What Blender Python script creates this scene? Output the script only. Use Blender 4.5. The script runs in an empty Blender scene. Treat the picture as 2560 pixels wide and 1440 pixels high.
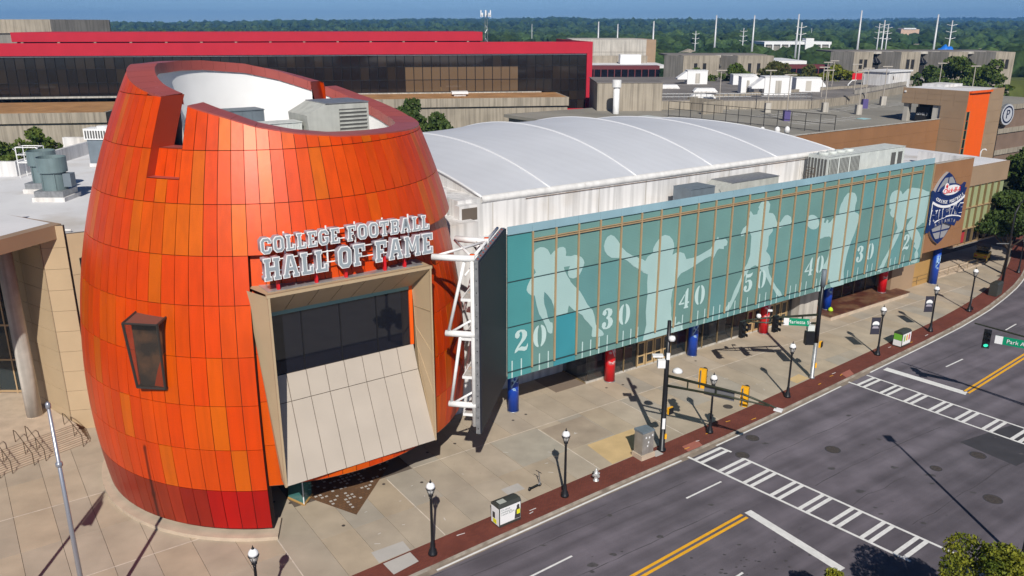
import bpy, bmesh, math, random
from mathutils import Vector, Matrix, noise
random.seed(7)
R = math.radians
sc = bpy.context.scene
# ------------------------------------------------------------------ camera, sky, sun, exposure
CAM_Z = 28.0
cd = bpy.data.cameras.new('camera'); cam = bpy.data.objects.new('camera', cd); sc.collection.objects.link(cam)
cam.location = (0, 0, CAM_Z); cam.rotation_euler = (R(90 - 17.714), 0, 0)
cd.sensor_width = 36; cd.lens = 36 * 2060 / 2560; cd.clip_end = 40000; cd.clip_start = .5
sc.camera = cam
SUN_EL, SUN_AZ = 38.0, -86.7           # elevation; direction the sun stands in, degrees from +X
w = bpy.data.worlds.new('World'); sc.world = w; w.use_nodes = True
nt = w.node_tree; bg = nt.nodes['Background']
sky = nt.nodes.new('ShaderNodeTexSky'); sky.sky_type = 'NISHITA'; sky.sun_disc = False
sky.sun_elevation = R(SUN_EL); sky.sun_rotation = R(90 - SUN_AZ)
sky.altitude = 300; sky.air_density = .55; sky.dust_density = 0; sky.ozone_density = 8.0
hs = nt.nodes.new('ShaderNodeHueSaturation'); hs.inputs['Saturation'].default_value = .98; hs.inputs['Value'].default_value = 1
nt.links.new(sky.outputs[0], hs.inputs['Color']); nt.links.new(hs.outputs[0], bg.inputs[0])
bg.inputs[1].default_value = .064
sd = bpy.data.lights.new('sun', 'SUN'); sd.energy = 4.8; sd.angle = R(.53); sd.color = (1, .95, .87)
sun = bpy.data.objects.new('sun', sd); sc.collection.objects.link(sun)
sdir = Vector((math.cos(R(SUN_AZ)) * math.cos(R(SUN_EL)), math.sin(R(SUN_AZ)) * math.cos(R(SUN_EL)), math.sin(R(SUN_EL))))
sun.rotation_euler = sdir.to_track_quat('Z', 'Y').to_euler(); sun.location = (0, -40, 80)
vs = sc.view_settings; vs.view_transform = 'Standard'; vs.look = 'None'; vs.gamma = 1; vs.use_curve_mapping = False
vs.exposure = 0.0
sc.cycles.use_denoising = True; sc.cycles.max_bounces = 6; sc.cycles.transparent_max_bounces = 12
sc.cycles.volume_bounces = 1; sc.cycles.volume_step_rate = 4
# ------------------------------------------------------------------ helpers
COL = sc.collection
AU = R(34.8214); U = Vector((math.cos(AU), math.sin(AU), 0)); N = Vector((math.sin(AU), -math.cos(AU), 0)); C0 = Vector((0, 56.5, 0)); Z = Vector((0, 0, 1))
def W(u, n, z=0.0): return C0 + U * u + N * n + Z * z      # street frame: u along the long front, n towards the street
def tag(o, label=None, cat=None, group=None, kind=None):
    if label: o['label'] = label
    if cat: o['category'] = cat
    if group: o['group'] = group
    if kind: o['kind'] = kind
    return o
def empty(name, loc=(0, 0, 0), label=None, cat=None, group=None, rz=0):
    o = bpy.data.objects.new(name, None); o.empty_display_size = .2; COL.objects.link(o)
    o.location = loc; o.rotation_euler = (0, 0, rz); return tag(o, label, cat, group)
def link(name, me, parent=None, loc=None, rz=0):
    o = bpy.data.objects.new(name, me); COL.objects.link(o)
    if parent: o.parent = parent
    if loc is not None: o.location = loc
    if rz: o.rotation_euler = (0, 0, rz)
    return o
class MB:
    """collects faces of one mesh"""
    def __init__(s, org=None): s.v = []; s.f = []; s.m = []; s.o = Vector(org) if org is not None else Vector((0, 0, 0))
    def add(s, vs_, fs, m=0):
        b = len(s.v); s.v += [tuple(Vector(p) - s.o) for p in vs_]; s.f += [tuple(b + i for i in f) for f in fs]; s.m += [m] * len(fs); return s
    def quad(s, a, b, c, d, m=0): return s.add([a, b, c, d], [(0, 1, 2, 3)], m)
    def obox(s, p, a, b, c, m=0):
        """corner p and three edge vectors"""
        p, a, b, c = Vector(p), Vector(a), Vector(b), Vector(c)
        if a.cross(b).dot(c) < 0: a, b = b, a
        return s.add([p, p + a, p + a + b, p + b, p + c, p + a + c, p + a + b + c, p + b + c], [(0, 3, 2, 1), (4, 5, 6, 7), (0, 1, 5, 4), (1, 2, 6, 5), (2, 3, 7, 6), (3, 0, 4, 7)], m)
    def box(s, x0, x1, y0, y1, z0, z1, m=0): return s.obox((x0, y0, z0), (x1 - x0, 0, 0), (0, y1 - y0, 0), (0, 0, z1 - z0), m)
    def ubox(s, u0, u1, n0, n1, z0, z1, m=0): return s.obox(W(u0, n0, z0), U * (u1 - u0), N * (n1 - n0), Z * (z1 - z0), m)
    def tube(s, pts, r, k=8, m=0, cap=True):
        """round bar through points; r a number or one per point"""
        pts = [Vector(p) for p in pts]; rs = r if isinstance(r, (list, tuple)) else [r] * len(pts); rings = []
        up = None
        for i, p in enumerate(pts):
            d = (pts[min(i + 1, len(pts) - 1)] - pts[max(i - 1, 0)]).normalized()
            if up is None: up = d.orthogonal().normalized()
            x = (up - d * up.dot(d)); x = x.normalized() if x.length > 1e-6 else d.orthogonal().normalized(); up = x; y = d.cross(x)
            rings.append([p + (x * math.cos(2 * math.pi * j / k) + y * math.sin(2 * math.pi * j / k)) * rs[i] for j in range(k)])
        vs_ = [q for g in rings for q in g]; fs = []
        for i in range(len(pts) - 1):
            for j in range(k): fs.append((i * k + j, i * k + (j + 1) % k, (i + 1) * k + (j + 1) % k, (i + 1) * k + j))
        if cap: fs += [tuple(range(k - 1, -1, -1)), tuple(range((len(pts) - 1) * k, len(pts) * k))]
        return s.add(vs_, fs, m)
    def lathe(s, prof, c=(0, 0, 0), k=12, m=0):
        """profile of (radius, z) turned about the vertical through c"""
        c = Vector(c); return s.tube_rings([[c + Vector((r * math.cos(2 * math.pi * j / k), r * math.sin(2 * math.pi * j / k), z)) for j in range(k)] for r, z in prof], m)
    def tube_rings(s, rings, m=0):
        k = len(rings[0]); fs = []
        for i in range(len(rings) - 1):
            for j in range(k): fs.append((i * k + j, i * k + (j + 1) % k, (i + 1) * k + (j + 1) % k, (i + 1) * k + j))
        fs += [tuple(range(k - 1, -1, -1)), tuple(range((len(rings) - 1) * k, len(rings) * k))]
        return s.add([q for g in rings for q in g], fs, m)
    def prism(s, poly, o, ax, ay, az, m=0, ms=None):
        """flat outline poly (2D) in axes ax, ay at o, given thickness az"""
        o, ax, ay, az = Vector(o), Vector(ax), Vector(ay), Vector(az); n = len(poly)
        ar = sum(poly[i][0] * poly[(i + 1) % n][1] - poly[(i + 1) % n][0] * poly[i][1] for i in range(n))
        if (ar > 0) != (ax.cross(ay).dot(az) > 0): poly = poly[::-1]
        lo = [o + ax * x + ay * y for x, y in poly]; hi = [p + az for p in lo]
        s.add(hi, [tuple(range(n))], m); s.add(lo, [tuple(range(n - 1, -1, -1))], m)
        return s.add(lo + hi, [(i, (i + 1) % n, n + (i + 1) % n, n + i) for i in range(n)], m if ms is None else ms)
    def grid(s, rows, m=0, close=False):
        k = len(rows[0]); fs = []
        for i in range(len(rows) - 1):
            for j in range(k if close else k - 1): fs.append((i * k + j, i * k + (j + 1) % k, (i + 1) * k + (j + 1) % k, (i + 1) * k + j))
        return s.add([q for g in rows for q in g], fs, m)
    def mesh(s, name, mats, smooth=False):
        me = bpy.data.meshes.new(name); me.from_pydata(s.v, [], s.f)
        for mt in (mats if isinstance(mats, (list, tuple)) else [mats]): me.materials.append(mt)
        me.polygons.foreach_set('material_index', s.m)
        if smooth: me.polygons.foreach_set('use_smooth', [True] * len(s.f))
        me.update(); return me
    def build(s, name, mats, parent=None, smooth=False):
        o = link(name, s.mesh(name, mats, smooth), parent)
        o.location = s.o if not parent else s.o
        return o
def bx(name, mats, args, parent=None, street=True):
    b = MB(); (b.ubox if street else b.box)(*args); return b.build(name, mats, parent)
def lerp(a, b, t): return a + (b - a) * t
def interp(tab, x):
    if x <= tab[0][0]: return tab[0][1] + (x - tab[0][0]) * (tab[1][1] - tab[0][1]) / (tab[1][0] - tab[0][0])
    for (a, b), (c, d) in zip(tab, tab[1:]):
        if x <= c: return b + (d - b) * (x - a) / (c - a)
    (a, b), (c, d) = tab[-2:]; return d + (x - c) * (d - b) / (c - a)
def txt(s, size, depth=0.0, align='CENTER', shear=0.0):
    cu = bpy.data.curves.new('lettering', 'FONT'); cu.body = s; cu.size = size; cu.extrude = depth; cu.align_x = align; cu.align_y = 'CENTER'; cu.shear = shear; cu.resolution_u = 3
    o = bpy.data.objects.new('lettering', cu); COL.objects.link(o); dg = bpy.context.evaluated_depsgraph_get()
    me = bpy.data.meshes.new_from_object(o.evaluated_get(dg)); bpy.data.objects.remove(o); bpy.data.curves.remove(cu); return me
def place_text(name, s, size, mt, o, ax, ay, parent, depth=.01, shear=0.0, sx=1.0, align='CENTER'):
    me = txt(s, size, depth, align, shear); me.materials.clear(); me.materials.append(mt)
    ob = link(name, me, parent); az = Vector(ax).cross(Vector(ay)).normalized()
    M = Matrix((Vector(ax).normalized() * sx, Vector(ay).normalized(), az)).transposed().to_4x4(); M.translation = Vector(o)
    ob.matrix_local = M; return ob
# ------------------------------------------------------------------ materials
MATS = {}
def mat(name, col, rough=.6, metal=0.0, spec=.5, var=.0, scale=1.0, bump=0.0, bscale=8.0, streak=0.0, col2=None, mix_scale=.3, mix=(.45, .6), objcol=False, wave=None, em=None, alpha=1.0, detail=4.0, fine=0.0, track=0.0):
    """principled material: colour with cloudy variation (var), vertical rain streaks, a second colour in patches, grain and relief"""
    m = bpy.data.materials.new(name); m.use_nodes = True; t = m.node_tree; L = t.links.new; nd = t.nodes; p = nd['Principled BSDF']
    p.inputs['Roughness'].default_value = rough; p.inputs['Metallic'].default_value = metal; p.inputs['Specular IOR Level'].default_value = spec
    geo = nd.new('ShaderNodeNewGeometry')
    if objcol: src = nd.new('ShaderNodeObjectInfo').outputs['Color']
    else:
        rgb = nd.new('ShaderNodeRGB'); rgb.outputs[0].default_value = (*col, 1); src = rgb.outputs[0]
    def nz(sc_, det=detail, vec=None, dist=0):
        n = nd.new('ShaderNodeTexNoise'); n.inputs['Scale'].default_value = sc_; n.inputs['Detail'].default_value = det; n.inputs['Distortion'].default_value = dist
        L(vec if vec is not None else geo.outputs['Position'], n.inputs['Vector']); return n.outputs['Fac']
    def ramp(f, a, b, lo=0.0, hi=1.0):
        r = nd.new('ShaderNodeMapRange'); r.inputs['From Min'].default_value = a; r.inputs['From Max'].default_value = b; r.inputs['To Min'].default_value = lo; r.inputs['To Max'].default_value = hi
        L(f, r.inputs['Value']); return r.outputs[0]
    def mixc(kind, f, a, b):
        x = nd.new('ShaderNodeMix'); x.data_type = 'RGBA'; x.blend_type = kind
        if isinstance(f, float): x.inputs['Factor'].default_value = f
        else: L(f, x.inputs['Factor'])
        for s_, i in ((a, 6), (b, 7)):
            if isinstance(s_, tuple): x.inputs[i].default_value = (*s_, 1)
            else: L(s_, x.inputs[i])
        return x.outputs[2]
    def scaled(sx, sy, sz):
        mp = nd.new('ShaderNodeMapping'); mp.inputs['Scale'].default_value = (sx, sy, sz); L(geo.outputs['Position'], mp.inputs['Vector']); return mp.outputs[0]
    if col2: src = mixc('MIX', ramp(nz(mix_scale, 6.0), *mix), src, col2)
    def mul(src, f):
        c = nd.new('ShaderNodeCombineColor'); [L(f, c.inputs[i]) for i in range(3)]; return mixc('MULTIPLY', 1.0, src, c.outputs[0])
    if var: src = mul(src, ramp(nz(scale), .3, .7, 1 - var, 1 + var))
    if fine: src = mul(src, ramp(nz(30.0, 2.0), .3, .7, 1 - fine, 1 + fine))
    if streak: src = mul(src, ramp(nz(1.0, 5.0, scaled(2.2, 2.2, .09)), .42, .66, 1.0, 1 - streak))
    if track:
        mp = nd.new('ShaderNodeMapping'); mp.vector_type = 'POINT'; mp.inputs['Rotation'].default_value = (0, 0, -AU); mp.inputs['Scale'].default_value = (1, 1, 1); L(geo.outputs['Position'], mp.inputs['Vector'])
        mp2 = nd.new('ShaderNodeMapping'); mp2.inputs['Scale'].default_value = (.035, .75, 1); L(mp.outputs[0], mp2.inputs['Vector']); src = mul(src, ramp(nz(1.0, 5.0, mp2.outputs[0]), .34, .66, 1 - track, 1 + track))
    if wave:
        ax, ws, amt = wave
        v = nd.new('ShaderNodeTexWave'); v.bands_direction = ax; v.inputs['Scale'].default_value = ws; L(geo.outputs['Position'], v.inputs['Vector']); src = mul(src, ramp(v.outputs['Fac'], 0, 1, 1 - amt, 1 + amt))
    L(src, p.inputs['Base Color'])
    if bump:
        b = nd.new('ShaderNodeBump'); b.inputs['Strength'].default_value = bump; b.inputs['Distance'].default_value = .03; L(nz(bscale, 5.0), b.inputs['Height']); L(b.outputs[0], p.inputs['Normal'])
    if em: p.inputs['Emission Color'].default_value = (*em[0], 1); p.inputs['Emission Strength'].default_value = em[1]
    if alpha < 1: p.inputs['Alpha'].default_value = alpha
    MATS[name] = m; return m
def glass(name, col, rough=.03, alpha=.5, spec=.8):
    m = mat(name, col, rough, 0, spec); m.node_tree.nodes['Principled BSDF'].inputs['Alpha'].default_value = alpha; return m
M_ = {}
M_['asphalt'] = mat('asphalt', (.124, .111, .127), .85, spec=.2, var=.18, scale=.5, bump=.25, bscale=25, col2=(.146, .128, .148), mix_scale=.07, mix=(.35, .65), fine=.22, track=.26)
M_['asphalt_dark'] = mat('asphalt_dark', (.055, .053, .06), .85, spec=.3, var=.12, scale=.8, bump=.2, bscale=25, fine=.12)
M_['paint_white'] = mat('paint_white', (.74, .73, .71), .7, var=.08, scale=3, fine=.06)
M_['paint_yellow'] = mat('paint_yellow', (.84, .42, .015), .7, var=.08, scale=3, fine=.06)
M_['slab'] = mat('slab_concrete', (.41, .345, .265), .85, spec=.3, var=.13, scale=.5, bump=.1, bscale=12, objcol=True, fine=.05)
M_['kerb'] = mat('kerb_concrete', (.36, .32, .27), .85, spec=.3, var=.2, scale=1.5, col2=(.24, .2, .16), mix_scale=.9, fine=.08)
M_['gutter'] = mat('gutter_concrete', (.26, .21, .165), .85, spec=.3, var=.2, scale=1.2, fine=.08)
M_['joint'] = mat('joint_dark', (.12, .095, .075), .9)
M_['joint_white'] = mat('joint_white', (.62, .55, .46), .9, var=.2, scale=2)
M_['plinth'] = mat('plinth_concrete', (.50, .40, .30), .85, var=.12, scale=1.2, fine=.05)
M_['conc'] = mat('weathered_concrete', (.37, .325, .26), .9, spec=.2, var=.12, scale=.25, streak=.35, fine=.05)
M_['conc_pale'] = mat('pale_concrete', (.50, .47, .42), .9, spec=.2, var=.1, scale=.3, streak=.35, fine=.04)
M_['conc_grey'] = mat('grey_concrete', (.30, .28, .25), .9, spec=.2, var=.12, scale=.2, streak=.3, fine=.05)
M_['column'] = mat('column_concrete', (.50, .46, .41), .8, var=.2, scale=.7, streak=.35, fine=.05)
M_['white'] = mat('white_wall', (.72, .71, .70), .7, spec=.3, var=.05, scale=.3, streak=.26, col2=(.58, .53, .47), mix_scale=.3, mix=(.52, .8))
M_['white_roof'] = mat('white_roof', (.68, .68, .69), .75, spec=.2, var=.06, scale=.25, col2=(.50, .46, .41), mix_scale=.16, mix=(.52, .75))
M_['fabric'] = mat('membrane_fabric', (.56, .58, .62), .6, spec=.25, var=.05, scale=.15, wave=('DIAGONAL', .35, .012))
M_['rib_white'] = mat('rib_white', (.70, .71, .73), .6, var=.03)
M_['eave'] = mat('eave_fabric', (.72, .71, .69), .7, var=.1, scale=1.5, streak=.1, col2=(.30, .21, .14), mix_scale=1.1, mix=(.66, .78))
M_['tan'] = mat('tan_panel', (.46, .345, .215), .5, spec=.4, var=.05, scale=.6, fine=.02)
M_['tan_pale'] = mat('pale_tan_panel', (.47, .41, .345), .5, spec=.4, var=.05, scale=.5, fine=.02)
M_['brown'] = mat('brown_panel', (.30, .15, .07), .5, spec=.4, var=.06, scale=.5, fine=.03)
M_['taupe'] = mat('taupe_panel', (.34, .235, .15), .5, spec=.4, var=.06, scale=.4, fine=.02)
M_['ochre'] = mat('ochre_panel', (.42, .25, .085), .5, var=.05)
M_['orange'] = mat('orange_paint', (.88, .115, .006), .45, var=.03)
M_['orange_panel'] = mat('orange_panel', (.8, .09, .006), .40, metal=.08, spec=.36, objcol=True, var=.06, scale=.35, fine=.05, streak=.14, bump=.2, bscale=1.3)
M_['rim'] = mat('rim_metal', (.38, .085, .07), .42, metal=.1, spec=.6, var=.06, scale=.8)
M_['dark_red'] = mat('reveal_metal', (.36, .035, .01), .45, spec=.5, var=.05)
M_['seam'] = mat('seam_dark', (.035, .012, .008), .9)
M_['black'] = mat('black_metal', (.014, .014, .016), .4, metal=.2)
M_['blackish'] = mat('dark_void', (.012, .012, .013), .8)
M_['screen'] = mat('led_screen', (.014, .016, .026), .55, spec=.3, fine=.1)
M_['galv'] = mat('galvanised', (.33, .34, .35), .45, metal=.6, var=.2, scale=4)
M_['white_metal'] = mat('white_metal', (.78, .78, .77), .5, var=.1, scale=1.5, col2=(.45, .42, .4), mix_scale=2.5, mix=(.66, .75))
M_['teal'] = mat('frosted_teal_glass', (.145, .285, .265), .26, spec=.6, objcol=True, var=.07, scale=.35, wave=('Z', 2.6, .035))
M_['teal_cap'] = mat('frosted_cap_glass', (.27, .43, .50), .2, spec=.7, var=.12, scale=.3)
M_['print'] = mat('pale_print', (.37, .54, .525), .35, spec=.5, var=.04, scale=.4, wave=('Z', 2.6, .02))
M_['print_num'] = mat('white_print', (.49, .65, .635), .35, spec=.5, var=.03)
M_['bronze'] = mat('bronze_fin', (.46, .32, .18), .45, metal=.15, var=.06)
M_['bronze_dk'] = mat('bronze_dark', (.24, .17, .085), .45, metal=.2, var=.06)
M_['joint_line'] = mat('pane_joint', (.02, .05, .055), .6)
M_['glass_dark'] = mat('dark_glass', (.010, .011, .017), .03, spec=.6)
M_['white_clean'] = mat('inner_white', (.84, .84, .83), .6, var=.04, scale=.5)
M_['glass_bronze'] = mat('bronze_glass', (.02, .014, .011), .06, spec=.6, objcol=True)
M_['glass_clear'] = glass('clear_glass', (.05, .07, .075), .03, .35)
M_['glass_green'] = glass('green_glass', (.10, .32, .30), .04, .55)
M_['shop_glass'] = glass('shop_glass', (.03, .04, .045), .03, .32)
M_['blind_green'] = mat('green_blind', (.33, .37, .20), .3, spec=.5, var=.06)
M_['inner'] = mat('interior_wall', (.42, .34, .27), .9)
M_['inner_red'] = mat('interior_red', (.35, .02, .03), .8)
M_['ac'] = mat('ac_casing', (.47, .48, .44), .6, var=.08, scale=1.5, streak=.15)
M_['ac_pale'] = mat('ac_pale_casing', (.60, .63, .60), .6, var=.07, scale=1.5, streak=.12)
M_['ac_grey'] = mat('ac_grey_casing', (.15, .185, .215), .6, var=.1, scale=1.5)
M_['louvre'] = mat('louvre_dark', (.10, .10, .095), .7)
M_['fan'] = mat('fan_paint', (.155, .215, .225), .55, var=.1, scale=1.2, streak=.15)
M_['red_paint'] = mat('red_cladding', (.47, .018, .038), .6, spec=.25, var=.05, scale=.3, wave=('X', 1.4, .05))
M_['red_dark'] = mat('maroon_steel', (.13, .02, .025), .6, var=.08)
M_['roof_brown'] = mat('gravel_roof', (.36, .20, .09), .95, spec=.1, var=.2, scale=.35, fine=.1)
M_['roof_grey'] = mat('grey_roof', (.20, .185, .175), .95, spec=.1, var=.18, scale=.12, fine=.06)
M_['deck'] = mat('deck_concrete', (.265, .25, .215), .9, spec=.2, var=.15, scale=.1, fine=.06)
M_['logo_blue'] = mat('sign_blue', (.008, .025, .12), .35, spec=.5)
M_['logo_silver'] = mat('sign_silver', (.42, .42, .43), .35, metal=.3)
M_['sign_white'] = mat('sign_white', (.80, .80, .80), .5)
M_['sign_green'] = mat('sign_green', (.0, .26, .13), .4)
M_['letter_side'] = mat('letter_side', (.40, .375, .43), .45, metal=.2, var=.04)
M_['letter_face'] = mat('letter_face', (.30, .345, .38), .5, var=.03)
M_['red'] = mat('bright_red', (.62, .012, .02), .4)
M_['signal_yellow'] = mat('signal_yellow', (.88, .43, .01), .45, var=.04)
M_['pole_green'] = mat('arm_olive', (.035, .04, .022), .5, metal=.2, var=.2, scale=3)
M_['lamp_glass'] = mat('lamp_globe', (.85, .85, .86), .3, spec=.5)
M_['purple'] = mat('purple_paint', (.09, .07, .22), .6)
M_['steel'] = mat('stainless_steel', (.40, .38, .35), .4, metal=.45, var=.15, scale=2, streak=.2)
M_['bark'] = mat('bark', (.10, .075, .055), .95, var=.25, scale=5, bump=.5, bscale=14)
M_['brick_walk'] = None
def brick_mat(name, c1, c2, mortar, bw, bh, off=.5):
    m = mat(name, c1, .85, spec=.25, var=.15, scale=.6, fine=.08); t = m.node_tree; L = t.links.new; nd = t.nodes
    g = [n for n in nd if n.type == 'NEW_GEOMETRY'][0]; mp = nd.new('ShaderNodeMapping'); mp.inputs['Rotation'].default_value = (0, 0, -AU); L(g.outputs['Position'], mp.inputs['Vector'])
    b = nd.new('ShaderNodeTexBrick'); b.inputs['Color1'].default_value = (*c1, 1); b.inputs['Color2'].default_value = (*c2, 1); b.inputs['Mortar'].default_value = (*mortar, 1)
    b.inputs['Scale'].default_value = 1; b.inputs['Brick Width'].default_value = bw; b.inputs['Row Height'].default_value = bh; b.inputs['Mortar Size'].default_value = .012; L(mp.outputs[0], b.inputs['Vector'])
    rgb = [n for n in nd if n.type == 'RGB'][0]
    for l in list(rgb.outputs[0].links): L(b.outputs['Color'], l.to_socket)
    return m
M_['brick_walk'] = brick_mat('brick_pavers', (.19, .05, .033), (.155, .04, .028), (.10, .045, .033), .22, .11)
M_['paver'] = brick_mat('brown_pavers', (.16, .085, .042), (.13, .07, .036), (.08, .05, .03), .25, .25)
# ------------------------------------------------------------------ ground, road, pavement
b = MB(); b.quad((-16000, -300, -.5), (16000, -300, -.5), (16000, 20000, -.5), (-16000, 20000, -.5))
tag(b.build('ground', mat('ground_scrub', (.07, .085, .04), .95, spec=.1, var=.3, scale=.01, col2=(.16, .14, .11), mix_scale=.004, mix=(.55, .7))), kind='structure')
RZ = -.13
KERB = [(-60, 14.2), (-30, 13.3), (-15.6, 12.69), (-10.9, 12.46), (-1.2, 12.03), (6.6, 11.78), (9.5, 11.65), (16, 11.3), (24.3, 10.7), (33.9, 10.0), (40, 9.55), (46.9, 8.95), (54, 8.05), (60.4, 6.85), (65.5, 5.7), (70.6, 4.2), (76, 2.2), (82, -.4), (90, -4.5), (100, -10.5), (115, -21)]
def kn(u): return interp(KERB, u)
US = [-60 + 2.5 * i for i in range(71)]
def strip(name, f0, f1, z, mt, kind='structure', us=US, parent=None):
    b = MB()
    for i in range(len(us) - 1): b.quad(W(us[i], f1(us[i]), z), W(us[i + 1], f1(us[i + 1]), z), W(us[i + 1], f0(us[i + 1]), z), W(us[i], f0(us[i]), z))
    o = b.build(name, mt, parent)
    if kind: o['kind'] = kind
    return o
road = strip('road', lambda u: kn(u) + .55, lambda u: kn(u) + 60, RZ, M_['asphalt'])
strip('gutter', lambda u: kn(u) + .14, lambda u: kn(u) + .55, RZ + .004, M_['gutter'])
b = MB()
for i in range(len(US) - 1):
    u0, u1 = US[i], US[i + 1]; a0, a1 = kn(u0), kn(u1)
    b.add([W(u0, a0, -.4), W(u1, a1, -.4), W(u1, a1, .0), W(u0, a0, .0), W(u0, a0 + .13, -.015), W(u1, a1 + .13, -.015), W(u1, a1 + .15, -.4), W(u0, a0 + .15, -.4)], [(3, 2, 1, 0), (4, 5, 2, 3), (7, 6, 5, 4)])
tag(b.build('kerb', M_['kerb']), kind='structure')
strip('brick_path', lambda u: kn(u) - 1.85, lambda u: kn(u) - .002, -.004, M_['brick_walk'])
# paving bed and its slabs (grid of the street frame)
def clip(poly, a, bb, c):      # keep a*u+b*n<=c
    out = []
    for i in range(len(poly)):
        p, q = poly[i], poly[(i + 1) % len(poly)]; dp, dq = a * p[0] + bb * p[1] - c, a * q[0] + bb * q[1] - c
        if dp <= 0: out.append(p)
        if (dp < 0 < dq) or (dq < 0 < dp):
            t = dp / (dp - dq); out.append((p[0] + (q[0] - p[0]) * t, p[1] + (q[1] - p[1]) * t))
    return out
bed = strip('pavement', lambda u: -34, lambda u: kn(u) - 1.852, -.05, M_['joint'], us=[-60 + 2.5 * i for i in range(60)])
nlines = [-30, -26, -22, -18, -13.9, -9.75, -5.6, -1.4, 2.9, 7.0, 12]
SLAB = (.415, .35, .268)
for i in range(-26, 40):
    for j in range(len(nlines) - 1):
        u0, u1 = i * 2.025 + .08, (i + 1) * 2.025 + .08; n0, n1 = nlines[j], nlines[j + 1]
        uc, nc = (u0 + u1) / 2, (n0 + n1) / 2
        # only slabs that lie open in front of the buildings
        if uc > -13 and n1 < -1.5: continue
        if (W(uc, nc) - Vector((-15.37, 52.8, 0))).length < 7.5: continue
        if uc > 82 or uc < -52: continue
        if uc < -30 and nc < -14.5 : continue
        g_ = .011; fr = kn(u0) - 1.87, kn(u1) - 1.87
        poly = [(u0 + g_, n0 + g_), (u1 - g_, n0 + g_), (u1 - g_, min(n1 - g_, fr[1])), (u0 + g_, min(n1 - g_, fr[0]))]
        if poly[2][1] <= poly[1][1] + .05 or poly[3][1] <= poly[0][1] + .05: continue
        b = MB(W(uc, nc)); top = [W(p[0], p[1], 0) for p in poly]; bot = [W(p[0], p[1], -.06) for p in poly]
        b.add(top + bot, [(3, 2, 1, 0), (0, 1, 5, 4), (1, 2, 6, 5), (2, 3, 7, 6), (3, 0, 4, 7)])
        o = b.build('paving_slab', M_['slab'], bed); k = random.uniform(.95, 1.06)
        warm = random.uniform(-.008, .012)
        grey = random.random() < .07
        o.color = ((SLAB[0] + warm) * k, SLAB[1] * k, (SLAB[2] - warm) * k, 1) if not grey else (.38, .34, .28, 1)
def sheet(name, pts, z, mt, parent, dark=False):
    b = MB(); P = [W(u, n, z) for u, n in pts]; n_ = (P[1] - P[0]).cross(P[2] - P[1]).z
    b.add(P if n_ > 0 else P[::-1], [tuple(range(len(P)))]); return b.build(name, mt, parent)
M_['slab_yellow'] = mat('fresh_yellow_slab', (.56, .40, .20), .85, var=.1, scale=.8, fine=.06)
M_['slab_grey'] = mat('fresh_grey_slab', (.46, .44, .41), .85, var=.06, scale=.8, fine=.04)
M_['slab_pink'] = mat('tactile_slab', (.36, .12, .085), .85, var=.08, scale=2, fine=.05)
M_['slab_old'] = mat('old_grey_slab', (.385, .35, .285), .85, var=.1, scale=.8, fine=.05)
M_['stain'] = mat('stained_concrete', (.35, .285, .215), .85, var=.15, scale=.6, fine=.05)
sheet('fresh_slab', [(1.5, 7.05), (5.9, 7.05), (3.9, 9.98), (1.2, 10.05)], .004, M_['slab_yellow'], bed)
sheet('fresh_slab', [(-16.3, 9.7), (-14.35, 9.75), (-14.4, 10.75), (-16.35, 10.8)], .004, M_['slab_grey'], bed)
sheet('fresh_slab', [(-16.2, 10.98), (-14.5, 10.9), (-14.5, 11.9), (-16.15, 12.15)], .004, M_['slab_grey'], bed)
sheet('fresh_slab', [(-6.7, 8.4), (-5.4, 8.4), (-5.4, 9.2), (-6.7, 9.2)], .004, M_['slab_grey'], bed)
sheet('fresh_slab', [(22.3, 7.9), (24, 7.75), (24, 8.75), (22.3, 8.85)], .004, M_['slab_yellow'], bed)
sheet('worn_slab', [(-3.9, 3.0), (.05, 3.0), (.05, 6.9), (-3.9, 6.9)], .004, M_['slab_old'], bed)
sheet('worn_slab', [(.2, 3.4), (4.05, 3.4), (4.05, 6.9), (.2, 6.9)], .004, M_['stain'], bed)
sheet('tactile_slab', [(6.78, 11.0), (8.32, 10.95), (8.1, 11.7), (6.6, 11.74)], .004, M_['slab_pink'], bed)
sheet('tactile_slab', [(27.0, 9.7), (28.4, 9.6), (27.83, 10.4), (26.64, 10.5)], .004, M_['slab_pink'], bed)
def line_strip(name, u0, u1, n0, n1, z, mt, parent): return sheet(name, [(u0, n0), (u1, n0), (u1, n1), (u0, n1)], z, mt, parent)
line_strip('joint_filler', -10, 60, 2.87, 2.93, .003, M_['joint_white'], bed)
line_strip('joint_filler', -44, -27.2, -5.64, -5.57, .003, M_['joint_white'], bed)
line_strip('joint_filler', -34, -21, 2.87, 2.93, .003, M_['joint_white'], bed)
for uu in (-20.17, -12.07, .08, 8.18, 16.28): line_strip('joint_filler', uu - .03, uu + .03, 3.2 if uu > -13 else 5.6, kn(uu) - 1.9, .0035, M_['joint_white'], bed)
# brown paver triangle by the entrance with pale squares
tri = sheet('paver_field', [(-17.3, 1.9), (-15.4, 5.8), (-11.1, 1.6), (-14.5, -3.5)], .006, M_['paver'], bed)
for i in range(26):
    for j in range(26):
        u, n = -17 + i * .28 + (j % 2) * .0, -3 + j * .34
        if random.random() < .33 and (n - 5.8) < -(abs(u + 15.4) * (2.05 if u < -15.4 else .98)) + -.35 and (u > -17.1 + max(0, (2 - n)) * .5):
            sheet('pale_paver', [(u, n), (u + .17, n), (u + .17, n + .17), (u, n + .17)], .009, M_['slab_grey'], bed)
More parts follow.
